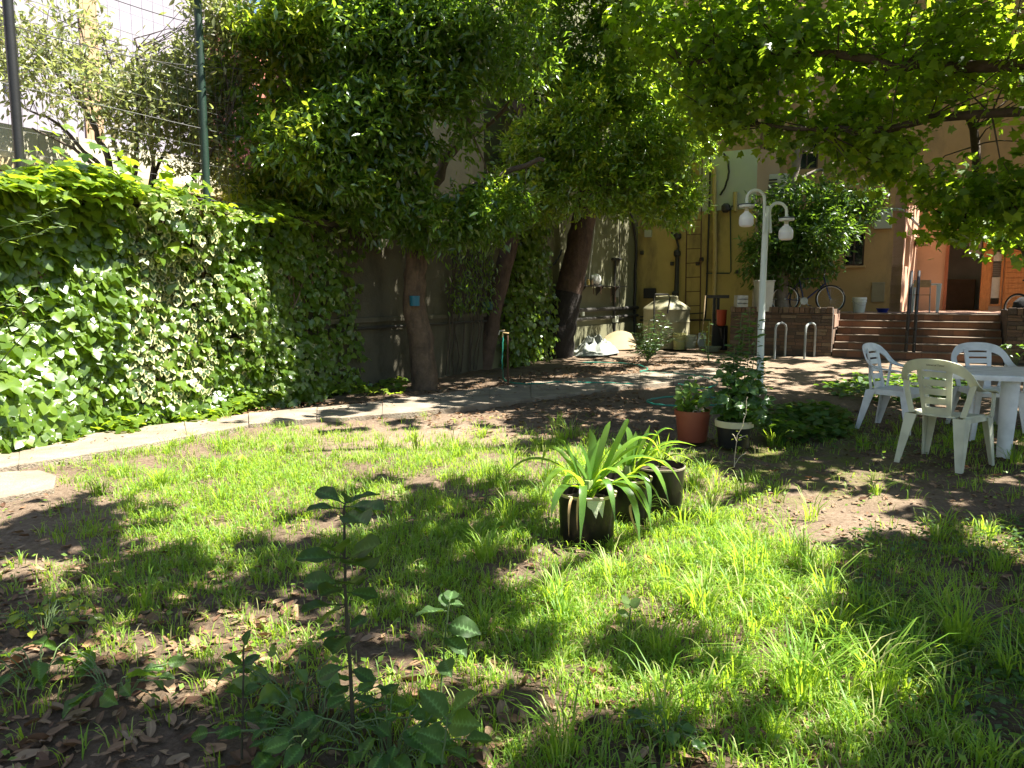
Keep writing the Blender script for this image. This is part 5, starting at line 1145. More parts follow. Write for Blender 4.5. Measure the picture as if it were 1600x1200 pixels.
def agapanthus(label, cpx, cpy, r, h, leaves, w=.019, yd=.22, extra=0):
    b = gnd(cpx, cpy); b = Vector((b.x, b.y + r * .9, 0)); root = thing("agapanthus_pot", label, 'potted plant', b, 'agapanthus pots on the lawn')
    pot(root, b + Vector((0, 0, -.02)), r * .93, r, h + .02, POTBLK)
    top = b + Vector((0, 0, h - .03))
    for k, (a0, a1, t0, t1, dy) in enumerate(leaves):
        j = Vector((random.uniform(-.04, .04), random.uniform(-.04, .04), 0)); a0 = cpx + (a0 - cpx) * 1.08; t0 = cpx + (t0 - cpx) * 1.13; t1 = t1 - 6 if t1 < 720 else t1 + 4; a1 -= 6
        strap(root, top + j, at(a0, a1, b.y + dy * yd * .55), at(t0, t1, b.y + dy * yd), w * random.uniform(.85, 1.2), AGA_D)
    for k in range(extra):
        a = random.uniform(0, 2 * PI); R = random.uniform(.1, .2); hh = random.uniform(.22, .4)
        strap(root, top, top + Vector((math.cos(a) * R * .5, math.sin(a) * R * .5, hh)), top + Vector((math.cos(a) * R * 1.3, math.sin(a) * R * 1.3, hh * 1.05)), w * .8, AGA_D)
    m = MB(); m.tube(wig([top + Vector((0, 0, -.02)), top + Vector((.005, 0, .10))], .004, 3), [.035, .03, .03, .026], 8); m.build("crown_base", mat("pale_leaf_base", (.20, .26, .09), .6), root, True)
    return root, b, top
A1, ab, at_p = agapanthus('black pot of arching agapanthus leaves with a broken cream rim, frontmost', 921, 853, .165, .27,
  [(850, 724, 797, 753, -.1), (880, 741, 849, 790, -.9), (885, 768, 867, 809, -1.2), (872, 708, 854, 732, .7), (893, 715, 870, 690, .2), (925, 715, 921, 676, 1), (940, 700, 950, 664, .6), (965, 690, 974, 661, .4), (985, 695, 1019, 716, .8), (985, 722, 1043, 740, .3),
   (990, 752, 1024, 796, -.6), (983, 765, 1007, 838, -1.2), (972, 770, 990, 855, -1.5), (945, 758, 957, 816, -1.3), (912, 772, 908, 850, -1.4), (950, 745, 1000, 760, .2), (905, 735, 880, 705, .5), (930, 730, 935, 690, .9), (898, 750, 880, 765, -.4), (960, 725, 1000, 700, .5), (940, 725, 960, 690, 0), (918, 728, 905, 700, .2), (955, 740, 1010, 815, -.9)], .027)
for (p, q) in (((890, 790), (889, 838)), ((903, 786), (902, 830)), ((985, 800), (1003, 850))):
    strap(A1, at(p[0] + 8, p[1] - 12, ab.y - .12), at(p[0], p[1], ab.y - .19), at(q[0], q[1], ab.y - .21), .008, DRYL)
# the broken cream edge: a shard and the pale rim
m = MB(); pv = []
for i in range(9):
    a = -PI / 2 - .1 + .62 * i / 8; d = (.085 + .03 * math.sin(i * 2.1)) * (1 if 1 < i < 8 else .45)
    pv.append((a, d))
for i in range(8):
    (a, d), (a2, d2) = pv[i], pv[i+1]
    f = lambda a, z, r=.168: ab + Vector((math.cos(a) * r, math.sin(a) * r, z))
    m.add([f(a, .27 - d, .166), f(a2, .27 - d2, .166), f(a2, .272), f(a, .272)], [(0, 1, 2, 3)])
m.build("bare_patch", mat("pale_sage_pot_patch", (.40, .42, .30), .7, .1, 10), A1)
MB().lathe([(.158, .262), (.169, .262), (.171, .275), (.157, .277)], ab, 28, wob=lambda a, z: 1 + .01 * math.sin(a * 9), caps=(0, 0)).build("rim", POTRIM, A1, True)
A2, b2_, t2_ = agapanthus('dark pot of agapanthus just behind the frontmost pot', 985, 818, .15, .26, [(985, 700, 975, 668, .2), (1000, 695, 1030, 690, 0), (1010, 710, 1050, 720, .3), (1000, 705, 1012, 670, .5), (1020, 690, 1045, 678, 0), (1005, 720, 1020, 690, .2), (1025, 705, 1076, 703, -.3), (1000, 735, 1010, 700, 0), (975, 720, 960, 690, .4), (1015, 735, 1040, 790, -1), (1005, 750, 1012, 810, -1.2), (1025, 725, 1062, 770, -.6), (1020, 715, 1052, 700, .2), (990, 710, 992, 680, .6)], .027)
MB().lathe([(.143, .25), (.153, .25), (.155, .262), (.142, .264)], b2_, 28, caps=(0, 0)).build("rim", POTRIM, A2, True)
b3_ = gnd(1036, 800); b3_.y += .15; b3_.z = 0
A3 = thing("agapanthus_pot", 'dark wide pot with few short leaves, rearmost of the lawn pots', 'potted plant', b3_, 'agapanthus pots on the lawn')
pot(A3, b3_ - Vector((0, 0, .02)), .15, .165, .30, POTBLK); MB().lathe([(.157, .265), (.167, .265), (.169, .277), (.156, .28)], b3_, 28, caps=(0, 0)).build("rim", POTRIM, A3, True)
for (a0, a1, t0, t1) in ((1045, 705, 1076, 704), (1030, 690, 1022, 672), (1045, 705, 1058, 682), (1052, 712, 1085, 722), (1022, 705, 1005, 690), (1040, 700, 1046, 676)): strap(A3, b3_ + Vector((0, 0, .25)), at(a0, a1, b3_.y), at(t0, t1, b3_.y), .02, AGA_D)

def leafy(root, base, stems, leaves_per, size, tm, mat_, stem_mat, r=.006, n_ind=60, droop=.25, spread=.10, side=1.0, name='leaf'):
    """stems as point lists; leaves in pairs up each stem"""
    m = MB(); P = []; A = []; Nn = []; Z = []
    for pts in stems:
        q = wig(pts, .004, 4); m.tube(q, taper(len(q), r, r * .4), 6)
        for i in range(leaves_per):
            t = .18 + .82 * (i + random.random() * .5) / leaves_per; k = min(len(q) - 2, int(t * (len(q) - 1))); p = q[k].lerp(q[k+1], t * (len(q) - 1) - k)
            a = i * 2.4 + random.uniform(-.4, .4); d = Vector((math.cos(a), math.sin(a), random.uniform(-.1, .5) - droop))
            P.append(tuple(p + d * .015)); A.append(tuple(d)); Nn.append((random.gauss(0, .6) , random.gauss(-.55, .6), .75)); Z.append(size * random.uniform(.6, 1.2) * (1.0 - .35 * t))
    m.build("stem", stem_mat, root, True)
    leaf_parts(root, tm, np.array(P), np.array(A), np.array(Nn), np.array(Z), mat_, n_ind, name, 'foliage')
GSTEM = mat("green_stem", (.10, .15, .05), .7, .2, 10, .1)
PSTEM = mat("pale_dry_stem", (.42, .36, .27), .9, .2, 14, .4)
# terracotta pot
g = gnd(1086, 692); tb = Vector((g.x, g.y + .12, 0)); tpz = thing("terracotta_pot_plant", 'reddish terracotta coloured pot with a bushy green plant on the soil', 'potted plant', tb)
pot(tpz, tb, .135, .168, .30, mat("terracotta_plastic", (.235, .062, .035), .55, .08, 6, .05), rim=.05)
ts = tb + Vector((0, 0, .26))
leafy(tpz, tb, [[ts + Vector((x * .3, y * .3, 0)), ts + Vector((x * .7, y * .7, h * .5)), ts + Vector((x, y, h))] for x, y, h in ((-.12, 0, .22), (-.05, -.08, .30), (.02, .05, .36), (.1, -.05, .28), (.16, .02, .25), (-.15, -.1, .12), (.05, -.13, .18), (.0, .1, .3), (-.1, .08, .27))], 13, .10, T_OVATE, leafmat("soft_green_leaf", [(.06, .14, .02), (.09, .18, .025), (.14, .22, .04)], (.36, .55, .04), .4, .45), GSTEM, .006, 60, .3)
m = MB()
for k in range(16):
    a = random.uniform(0, 6.28); p = ts + Vector((.03, -.09, 0)); m.tube(wig([p, p + Vector((math.cos(a) * .03, -.02, .06)), p + Vector((math.cos(a) * .06, -.03 + .02 * math.sin(a), .02 + .08 * random.random()))], .004, 3), .004, 5)
m.build("dry_roots", PSTEM, tpz, True)
# black pot with cream rim
g = gnd(1152, 702); kb = Vector((g.x, g.y + .12, 0)); kp = thing("black_pot_plant", 'black pot with a cream rim holding a big leafy plant by the lamp post', 'potted plant', kb)
pot(kp, kb, .135, .16, .235, mat("black_plastic_pot", (.012, .013, .015), .4, .2, 6, .05))
MB().lathe([(.158, .19), (.172, .195), (.175, .25), (.160, .252), (.156, .22)], kb, 28, caps=(0, 0)).build("rim", mat("cream_plastic_rim", (.50, .46, .30), .5, .1, 8), kp, True)
ts = kb + Vector((0, 0, .2))
leafy(kp, kb, [[ts, ts + Vector((x * .5, y * .5, h * .6)), ts + Vector((x, y, h))] for x, y, h in ((-.22, -.05, .34), (-.1, -.15, .30), (.0, .0, .48), (.12, -.1, .42), (.25, -.02, .40), (.33, .0, .28), (-.05, .1, .45), (.15, .12, .44), (.28, -.12, .25), (.05, -.2, .22), (-.25, .05, .25), (.2, -.2, .12), (.1, 0, .55), (.22, .05, .5), (-.12, .02, .52), (.3, .1, .38), (.02, -.1, .4))], 13, .15, T_HEART, SHRUB_L, GSTEM, .007, 90, .35)
# dry weed in front
g = gnd(1147, 730); wd = thing("weed_stalk", 'pale thin weed stalk in front of the black pot', 'weed', (g.x, g.y, 0))
leafy(wd, g, [[g, at(1150, 690, g.y), at(1163, 655, g.y), at(1168, 620, g.y)], [at(1152, 690, g.y), at(1144, 678, g.y)], [at(1155, 685, g.y), at(1168, 680, g.y)], [g, at(1155, 715, g.y), at(1166, 706, g.y)]], 4, .035, T_OVATE, LAUREL_N, PSTEM, .004, 20)
# young tall shrub behind the lamp
g = gnd(1150, 640); ys_ = thing("young_shrub", 'tall slender young shrub rising behind the black pot', 'shrub', (g.x, g.y, 0))
leafy(ys_, g, [[g, at(1158, 555, g.y), at(1164, 510, g.y)], [g, at(1145, 580, g.y), at(1148, 540, g.y)], [g, at(1178, 590, g.y), at(1188, 560, g.y)], [g, at(1152, 560, g.y), at(1160, 490, g.y)], [g, at(1168, 570, g.y), at(1172, 480, g.y)], [g, at(1175, 580, g.y), at(1182, 500, g.y)], [g, at(1140, 590, g.y), at(1125, 555, g.y)], [g, at(1170, 600, g.y), at(1195, 580, g.y)], [g, at(1150, 600, g.y), at(1140, 570, g.y)]], 40, .15, T_LANCE, SHRUB_L, GSTEM, .009, 90, .2)
g = gnd(1137, 618); y2_ = thing("garden_stake_plant", 'bare stake with a wispy seedling before the red funnel', 'seedling', (gnd(1108, 566).x, gnd(1108, 566).y, 0))
gq = gnd(1108, 566); leafy(y2_, gq, [[gq, at(1107, 530, gq.y), at(1108, 500, gq.y)], [gq, at(1100, 530, gq.y), at(1096, 515, gq.y)]], 10, .14, T_LANCE, SHRUB_L, GSTEM, .012, 10)
# oleander
g = gnd(1012, 564); ol = thing("oleander_bush", 'glossy bush with narrow leaves before the water tank', 'bush', (g.x, g.y, 0))
leafy(ol, g, [[g, g.lerp(at(px, py, g.y + dy), .5) + Vector((0, 0, .1)), at(px, py, g.y + dy)] for px, py, dy in ((985, 540, -.2), (992, 520, .1), (1002, 505, 0), (1014, 500, -.2), (1025, 492, .1), (1036, 487, 0), (1046, 500, .1), (1055, 518, -.1), (1058, 528, .1), (1040, 520, -.3), (1020, 520, -.3), (1000, 530, -.35), (985, 552, -.2), (1030, 540, -.3), (1048, 510, 0))], 26, .17, T_NARROW, leafmat("oleander_leaf", [(.03, .07, .02), (.045, .10, .03), (.07, .13, .04)], (.2, .36, .04), .25, .28, spec=.7), GSTEM, .011, 60, .1)

# foreground seedlings
FOL = leafmat("seedling_leaf", [(.022, .06, .014), (.03, .075, .018), (.045, .10, .022)], (.20, .36, .02), .35, .45, spec=.35, detail=True)
def seedling(label, foot, stem, leaves, mat_=FOL, tm=T_SEED, r=.006, smat=None, name="seedling"):
    g = gnd(*foot); root = thing(name, label, 'seedling', (g.x, g.y, 0)); Y_ = g.y
    m = MB(); q = wig([g - Vector((0, 0, .02))] + [at(px, py, Y_) for px, py in stem], .001, 4); m.tube(q, taper(len(q), r, r * .55), 7)
    me = np_mesh("leaf", tm[0], tm[1], mat_, {'rnd': np.zeros(len(tm[0])), 'edge': tm[2], **({'vein': tm[3]} if len(tm) > 3 else {})}); pi = wmat(root).inverted()
    for (bx, by, tx, ty, dy) in leaves:
        p0, p1 = at(bx, by, Y_), at(tx, ty, Y_ + dy); d = p1 - p0; L_ = d.length; pet = p0.lerp(p1, .12); m.tube([p0, pet], .002, 5)
        nr = Vector((random.gauss(0, .25), random.gauss(-.35, .25), 1)); y_ = d.normalized(); x_ = y_.cross(nr).normalized(); z_ = x_.cross(y_)
        o = bpy.data.objects.new("leaf", me); COL.objects.link(o); o.parent = root
        o.matrix_basis = pi @ Matrix([[x_[i] * L_ * .95, y_[i] * L_ * .92, z_[i] * L_ * .9, pet[i]] for i in range(3)] + [[0, 0, 0, 1]])
    m.build("stem", smat or mat_dark_stem, root, True); return root
mat_dark_stem = mat("dark_stem", (.045, .04, .022), .7, .2, 10, .1)
seedling('tall dark seedling with a straight stem in front of the lawn, centre left', (553, 1165), [(548, 1050), (541, 960), (538, 870), (538, 790)],
  [(538, 787, 495, 762, .05), (538, 787, 590, 766, .06), (538, 795, 483, 790, -.05), (538, 792, 594, 788, -.08), (538, 800, 566, 806, -.16), (538, 790, 552, 770, .12), (538, 872, 468, 866, -.05), (537, 868, 517, 842, -.14), (539, 874, 584, 845, -.08), (539, 876, 590, 880, .08), (538, 880, 574, 872, -.18), (537, 912, 474, 905, .02), (538, 915, 555, 900, -.15), (539, 925, 588, 928, -.02), (538, 918, 505, 920, -.12), (538, 945, 476, 945, -.10), (538, 948, 500, 962, .1), (541, 985, 572, 962, .05), (541, 990, 502, 992, -.04), (542, 992, 520, 1008, -.15), (545, 1040, 497, 1055, 0), (546, 1042, 580, 1060, -.05), (548, 1070, 520, 1080, -.1), (549, 1090, 585, 1095, 0)], r=.0065)
SEED2 = leafmat("greyish_seedling_leaf", [(.05, .10, .03), (.07, .13, .045)], (.2, .36, .04), .35, .55, spec=.25, detail=True)
seedling('greyish green seedling right of the tall dark seedling', (688, 1090), [(692, 1040), (697, 980), (702, 940)],
  [(700, 955, 652, 952, -.05), (701, 945, 726, 940, .05), (702, 940, 708, 918, .08), (697, 975, 748, 985, -.05), (698, 985, 735, 1000, .05), (696, 995, 728, 1018, -.08), (696, 1000, 680, 990, -.05), (694, 1030, 700, 1050, -.1), (700, 950, 690, 925, .05)], SEED2, T_HEART, .004, GSTEM)
seedling('seedling with three big pale rounded leaves at the bottom centre', (690, 1225), [(692, 1180), (700, 1120)], [(700, 1120, 735, 1078, -.04), (699, 1125, 660, 1075, .05), (700, 1130, 740, 1130, -.08), (694, 1160, 655, 1140, 0)], leafmat("pale_green_leaf", [(.08, .15, .04), (.10, .18, .05)], (.30, .48, .05), .4, .55, spec=.25, detail=True), T_HEART, .004, GSTEM)
seedling('small seedling with dark stem at the lower left of the tall seedling', (378, 1180), [(380, 1090), (381, 1010)], [(381, 1010, 388, 985, 0), (380, 1040, 355, 1022, -.04), (380, 1042, 405, 1020, .04), (380, 1085, 358, 1075, -.05), (379, 1085, 402, 1070, 0), (379, 1120, 352, 1118, -.05), (379, 1125, 408, 1115, .05)], FOL, T_HEART, .004)
seedling('small sprout with pointed pale leaves in the middle of the lawn', (980, 985), [(985, 950)], [(985, 950, 1000, 935, 0), (985, 952, 972, 930, .02), (985, 958, 1002, 955, -.04), (984, 962, 965, 955, 0)], leafmat("pale_sprout_leaf", [(.14, .22, .06), (.16, .24, .07)], (.35, .5, .06), .4, .45), T_OVATE, .003, GSTEM)
# low leafy plants bottom left and centre
def lowplant(label, foot, n, size, spread, h, mat_, tm=T_HEART, name="leafy_plant"):
    g = gnd(*foot); root = thing(name, label, 'plant', (g.x, g.y, 0)); m = MB(); P = []; A = []; Nn = []; Z = []
    for k in range(n):
        a = random.uniform(0, 2 * PI); r = spread * math.sqrt(random.random()); z = h * random.uniform(.35, 1); p = g + Vector((math.cos(a) * r, math.sin(a) * r * .7, z))
        m.tube(wig([g + Vector((math.cos(a) * r * .3, math.sin(a) * r * .2, 0)), g.lerp(p, .6) + Vector((0, 0, .02)), p], .003, 3), .002, 5)
        P.append(tuple(p)); A.append((math.cos(a + random.gauss(0, .6)), math.sin(a + random.gauss(0, .6)), random.uniform(-.4, .2))); Nn.append((random.gauss(0, .5), random.gauss(-.2, .5), 1)); Z.append(size * random.uniform(.5, 1.25))
    m.build("stem", GSTEM, root, True); leaf_parts(root, tm, np.array(P), np.array(A), np.array(Nn), np.array(Z), mat_, 100); return root
LOWL = leafmat('low_plant_leaf', [(.03, .085, .016), (.05, .12, .022), (.08, .16, .03)], (.28, .48, .03), .4, .48, spec=.35, detail=True)
lowplant('spreading low plant with many ovate leaves at the foot of the tall seedling', (490, 1160), 58, .062, .32, .14, LOWL)
lowplant('leafy cluster of pale leaves left of the tall seedling foot', (455, 1105), 26, .08, .16, .17, leafmat("fresh_leaf", [(.08, .16, .03), (.11, .20, .045)], (.34, .52, .05), .4, .42))
lowplant('low plant with big rounded leaves on the leaf litter, lower left', (180, 1085), 18, .085, .22, .13, LOWL)
lowplant('low plant with a few leaves in the bottom left corner by the litter', (60, 1060), 14, .08, .2, .12, LOWL)
lowplant('dark leafy cluster under the round pale leaves at bottom centre', (610, 1190), 46, .07, .25, .13, LOWL)
lowplant('small dark leafy plant in the grass right of bottom centre', (1045, 1155), 22, .05, .12, .07, SHRUB_L)
lowplant('light green weeds with tiny leaves at the left edge of the litter', (70, 985), 40, .045, .2, .10, LAUREL_N)
# long leaning sprig over the ivy at the left edge
g = gnd(-40, 700); sp = thing("willow_shrub", 'narrow leaved light green sprigs over the ivy at the left edge', 'shrub', (g.x, g.y, 0))
leafy(sp, g, [[g, at(-20, 560, g.y - .3), at(20, 490, g.y - .4), at(70, 462, g.y - .4)], [g, at(-30, 520, g.y - .2), at(10, 470, g.y - .4), at(45, 448, g.y - .4)], [g, at(-20, 600, g.y - .2), at(40, 520, g.y - .4), at(75, 500, g.y - .4)], [g, at(-30, 420, g.y - .2), at(60, 365, g.y - .3), at(105, 352, g.y - .3)], [g, at(-30, 400, g.y - .2), at(50, 345, g.y - .3), at(95, 325, g.y - .3)]], 30, .10, T_NARROW, leafmat("willow_leaf", [(.10, .17, .05), (.15, .22, .07)], (.36, .5, .06), .4, .4), GSTEM, .008, 60, .1)

# ------------------------------------------------------------------ lamp post
LPAINT = mat("pale_green_white_paint", (.70, .76, .69), .5, .06, 3, .06, 40, stain=(.40, .42, .36), stain_scale=4, stain_lo=.62, stain_hi=.72, streak=(1, 1, .2))
g = gnd(1187, 612); lp = thing("lamp_post", 'white double armed lamp post with two hanging bulbs, right of centre', 'lamp post', (g.x, g.y, 0)); LY = g.y
top = at(1197.5, 322, LY)
MB().tube([Vector((g.x, LY, -.1)), at(1189.5, 500, LY), top], [.052, .047, .041], 16).build("pole", LPAINT, lp, True)
p = at(1190.3, 502, LY); MB().tube([p, p + Vector((0, 0, .012))], .0485, 16).build("joint_ring", mat("dark_joint", (.12, .12, .10), .7), lp, True)
MB().lathe([(.085, 0), (.085, .015), (.06, .02), (.058, .10), (.054, .105)], (g.x, LY, -.005), 16).build("base_flange", LPAINT, lp, True)
BULB = mat("frosted_bulb", (.85, .85, .84), .25, .04, 6, 0, spec=.6); BULB2 = mat("frosted_bulb_lower", (.76, .77, .80), .3, .04, 6, 0)
DISC = mat("white_enamel", (.68, .72, .68), .35, .05, 6, .03); RIMD = mat("dark_blue_rim", (.03, .045, .07), .5)
for k, (cl, x0, xb, yt, yh, yl) in enumerate((('left', 1194.5, 1167, 294, 320, 364), ('right', 1202.5, 1229, 314, 341, 364))):
    y0 = LY - .05 if k == 0 else LY + .03
    pts = [at(x0 + (-1 if k == 0 else 1.5), yl, y0), at(x0, 330 if k == 0 else 336, y0)]
    xm_ = (x0 + xb) / 2; rx = abs(xb - x0) / 2; ytop = yt + 3; ysp = yt + 3 + rx
    n_ = 9
    for i in range(n_ + 1):
        a = PI * i / n_; pts.append(at(xm_ + (x0 - xb) / 2 * math.cos(a), ysp - rx * math.sin(a), y0))
    pts.append(at(xb, yh, y0))
    arm = MB().tube(pts, .022, 10).build("arm", LPAINT, lp, True)
    c = at(xb, yh, y0)
    MB().lathe([(.022, .03), (.03, .025), (.105, .002), (.108, -.012), (.10, -.035), (.03, -.035)], c, 24).build("lamp_shade", DISC, arm, True)
    MB().lathe([(.102, .008), (.109, .002), (.109, -.008)], c + Vector((0, 0, .004)), 24, caps=(0, 0)).build("shade_rim", RIMD, arm, True)
    MB().lathe([(.030, -.035), (.030, -.085), (.028, -.09)], c, 16).build("socket", mat("cream_socket", (.45, .43, .32), .5) if k == 0 else bpy.data.materials["cream_socket"], arm, True)
    MB().lathe([(.029, -.085), (.035, -.10), (.085, -.145), (.098, -.17), (.10, -.20)], c, 24).build("bulb", BULB, arm, True)
    MB().lathe([(.10, -.20), (.10, -.262), (.088, -.29), (.06, -.303), (0, -.306)], c, 24).build("bulb", BULB2, arm, True)

# ------------------------------------------------------------------ white plastic table and chairs
def plastic(name, col, trans, tmix):
    m, N, L, P = newmat(name); P.inputs['Base Color'].default_value = (*col, 1); P.inputs['Roughness'].default_value = .42; P.inputs['Specular IOR Level'].default_value = .4
    tc = N.new("ShaderNodeTexCoord"); n = N.new("ShaderNodeTexNoise"); n.inputs['Scale'].default_value = 7; n.inputs['Detail'].default_value = 6; L.new(tc.outputs['Object'], n.inputs['Vector'])
    r = ramp(N, [(.35, mulc(col, .80)), (.55, col), (.8, mulc(col, 1.08))]); L.new(n.outputs['Fac'], r.inputs['Fac']); L.new(r.outputs[0], P.inputs['Base Color'])
    t = N.new("ShaderNodeBsdfTranslucent"); t.inputs['Color'].default_value = (*trans, 1); ms = N.new("ShaderNodeMixShader"); ms.inputs[0].default_value = tmix
    L.new(P.outputs[0], ms.inputs[1]); L.new(t.outputs[0], ms.inputs[2]); L.new(ms.outputs[0], N["Material Output"].inputs['Surface']); return m
CHW = plastic("white_chair_plastic", (.78, .80, .80), (.66, .64, .52), .14)
CHY = plastic("lit_through_chair_plastic", (.63, .65, .52), (.68, .68, .46), .26)  # yellow of light passing through is put into the base colour
def sheet(m, grid, th):
    """grid[i][j] of points -> closed slab of thickness th"""
    h, w = len(grid), len(grid[0]); G = [[Vector(p) for p in row] for row in grid]; top = []; bot = []
    for i in range(h):
        for j in range(w):
            du = G[i][min(j+1, w-1)] - G[i][max(j-1, 0)]; dv = G[min(i+1, h-1)][j] - G[max(i-1, 0)][j]; nn = du.cross(dv)
            nn = nn.normalized() if nn.length > 1e-9 else Vector((0, 0, 1)); top.append(G[i][j] + nn * th / 2); bot.append(G[i][j] - nn * th / 2)
    n = h * w; fs = []
    for i in range(h - 1):
        for j in range(w - 1):
            a = i * w + j; fs += [(a, a + 1, a + w + 1, a + w), (n + a, n + a + w, n + a + w + 1, n + a + 1)]
    per = [j for j in range(w)] + [i * w + w - 1 for i in range(1, h)] + [(h-1) * w + j for j in range(w - 2, -1, -1)] + [i * w for i in range(h - 2, 0, -1)]
    for k in range(len(per)):
        a, b = per[k], per[(k + 1) % len(per)]; fs.append((b, a, n + a, n + b))
    return m.add(top + bot, fs)
def chair(label, foot, yaw, mt, text=None):
    """armchair facing local +y; foot: ground point under the seat centre"""
    root = thing("plastic_chair", label, 'chair', (foot.x, foot.y, -.015), 'white plastic garden chairs at the table', rz=yaw); T = wmat(root)
    zs = .43
    def bk(u, z):                                            # point of the back shell: u across (-1..1), z height
        t = (z - .40) / .46; wid = .215 + .05 * min(1, t * 1.2); y = -.175 - .115 * t + .07 * u * u
        return Vector((u * wid, y, z))
    # seat
    m = MB(T); g_ = []
    for i in range(9):
        v = -1 + 2 * i / 8; row = []
        for j in range(9):
            u = -1 + 2 * j / 8; sq = 1 - .06 * (abs(u) ** 4) * (abs(v) ** 4) * 4
            row.append(Vector((u * (.225 + .025 * (v + 1) / 2) * sq, v * .215 * sq + .01, zs - .012 * (1 - u * u) * (1 - v * v * .5) - .03 * max(0, v - .7) / .3)))
        g_.append(row)
    sheet(m, g_, .012); se = m.build("seat", mt, root, True, ang=50)
    m = MB(T)
    for s in (-1, 1): sheet(m, [[Vector((s * (.222 + .03 * t), -.2 + .42 * t, zs - .004 - d)) for t in (0, .25, .5, .75, 1)] for d in (0, .045)], .009)
    sheet(m, [[Vector((x, .228, zs - .03 - d)) for x in (-.24, -.12, 0, .12, .24)] for d in (0, .035)], .009)
    m.build("seat_skirt", mt, root, True)
    # arch and arms in one band, from one arm front round the back to the other
    path = []
    for s in (-1, 1):
        half = [((.268, .235, .615), .024), ((.285, .13, .645), .028), ((.288, .02, .655), .028), ((.282, -.08, .665), .03), ((.272, -.165, .70), .035), ((.25, -.222, .765), .042), ((.205, -.262, .815), .046), ((.13, -.288, .842), .046), ((.05, -.297, .852), .046)]
        path += [(Vector((s * p[0], p[1], p[2])), w) for p, w in (half if s == -1 else reversed(half))]
    C = [p for p, _ in path]; n = len(C); sub = 4; CC = []; WW = []
    for i in range(n - 1):
        for j in range(sub):
            t = j / sub; p0, p1, p2, p3 = C[max(i-1, 0)], C[i], C[i+1], C[min(i+2, n-1)]
            CC.append(.5 * ((2*p1) + (p2-p0)*t + (2*p0-5*p1+4*p2-p3)*t*t + (3*p1-p0-3*p2+p3)*t**3)); WW.append(path[i][1] * (1-t) + path[i+1][1] * t)
    CC.append(C[-1]); WW.append(path[-1][1])
    m = MB(T); rows = [[], [], [], []]
    for p, w in zip(CC, WW):
        up = max(0, min(1, (p.z - .665) / .12))                 # flat on the arms, upright over the back
        a = Vector((1 if p.x > 0 else -1, 0, .15)) * (1 - up) + Vector((p.x * .9, -.30, .95)) * up; a.normalize()
        for r_, f in zip(rows, (-1, -.35, .35, 1)): r_.append(p + a * (w * f) + Vector((0, 0, -.012 * f * f * (1 - up))))
    sheet(m, rows, .011); arch = m.build("back_arch", mt, root, True, ang=60)
    # central panel: two stiles and slats
    m = MB(T)
    for s in (-1, 1):
        sheet(m, [[bk(s * u, z) for u in (.36, .52)] for z in (.425, .52, .62, .72, .80, .825)], .014)
        sheet(m, [[Vector((s * x, y, z)) for x, y, z in ((.205 + dx, -.17, .43), (.235 + dx, -.172, .54), (.262 + dx, -.168, .66), (.272 + dx, -.165, .695))] for dx in (-.024, .02)], .012)
    m.build("backrest", mt, root, True, ang=50)
    zsl = [.43, .52, .60, .675, .745, .812]
    for k in range(6):
        hh = (.062, .055, .052, .05, .046, .03)[k]
        m = MB(T); sheet(m, [[bk(u, zsl[k] + d) for u in (-.38, -.2, 0, .2, .38)] for d in (0, hh)], .009); m.build("slat", mt, root, True)
    # legs: angle section, tapering and splayed; the front ones carry on up to the arms
    def leg(p0, p1, w0, w1, sx, sy, nm="leg"):
        m = MB(T); p0, p1 = Vector(p0), Vector(p1)
        for ax in (0, 1):
            d = Vector((sx, 0, 0)) if ax == 0 else Vector((0, sy, 0))
            sheet(m, [[p0, p0 + d * w0], [p0.lerp(p1, .5), p0.lerp(p1, .5) + d * (w0 + w1) / 2], [p1, p1 + d * w1]], .009)
        return m.build(nm, mt, root, True)
    for s in (-1, 1):
        leg((s * .238, -.205, zs - .01), (s * .265, -.285, 0), .095, .04, -s, 1)
        leg((s * .258, .228, zs - .02), (s * .285, .265, 0), .085, .038, -s, -1)
        m = MB(T); sheet(m, [[Vector((s * .262, .23 - d, zs - .02)), Vector((s * .27, .225 - d, .53)), Vector((s * .268, .228 - d, .612))] for d in (0, .05)], .012); m.build("arm_post", mt, root, True)
    if text:
        cu = bpy.data.curves.new("lettering", 'FONT'); cu.body = text; cu.size = .021; cu.align_x = 'CENTER'; cu.extrude = .0006; cu.materials.append(bpy.data.materials["black_metal"])
        tmp = bpy.data.objects.new("lettering", cu); me = bpy.data.meshes.new_from_object(tmp); bpy.data.objects.remove(tmp)
        o = bpy.data.objects.new("lettering", me); COL.objects.link(o); o.parent = root
        o.matrix_basis = Matrix.Translation((.03, -.3115, .842)) @ Matrix.Rotation(math.radians(92), 4, 'X')
    return root
c1 = Vector((3.64, 6.2, 0)); chair('white plastic chair nearest, coloured as if lit through, seen from behind, with small lettering on its back', c1, math.atan2(.235, .33) - PI / 2, CHY, "Universal Tower")
chair('white plastic chair left of the table, turned side on', Vector((4.04, 7.82, 0)), math.atan2(-.75, .66) - PI / 2, CHW)
chair('white plastic chair behind the table, facing the camera', Vector((5.02, 7.85, 0)), math.atan2(-1, -.12) - PI / 2, CHW)
tc_ = Vector((4.72, 6.62, 0)); tt = thing("plastic_table", 'white oval plastic garden table at the right edge', 'table', (tc_.x, tc_.y, 0), rz=math.radians(-6)); T = wmat(tt)
def sup(a, rx, ry, e=2.6): return (rx * abs(math.cos(a)) ** (2 / e) * (1 if math.cos(a) > 0 else -1), ry * abs(math.sin(a)) ** (2 / e) * (1 if math.sin(a) > 0 else -1))
m = MB(T); ns = 48; rings = [(.80, .715), (.965, .722), (1.0, .716), (1.006, .70), (1.0, .672), (.985, .672), (.975, .70)]
vs = []; fs = []
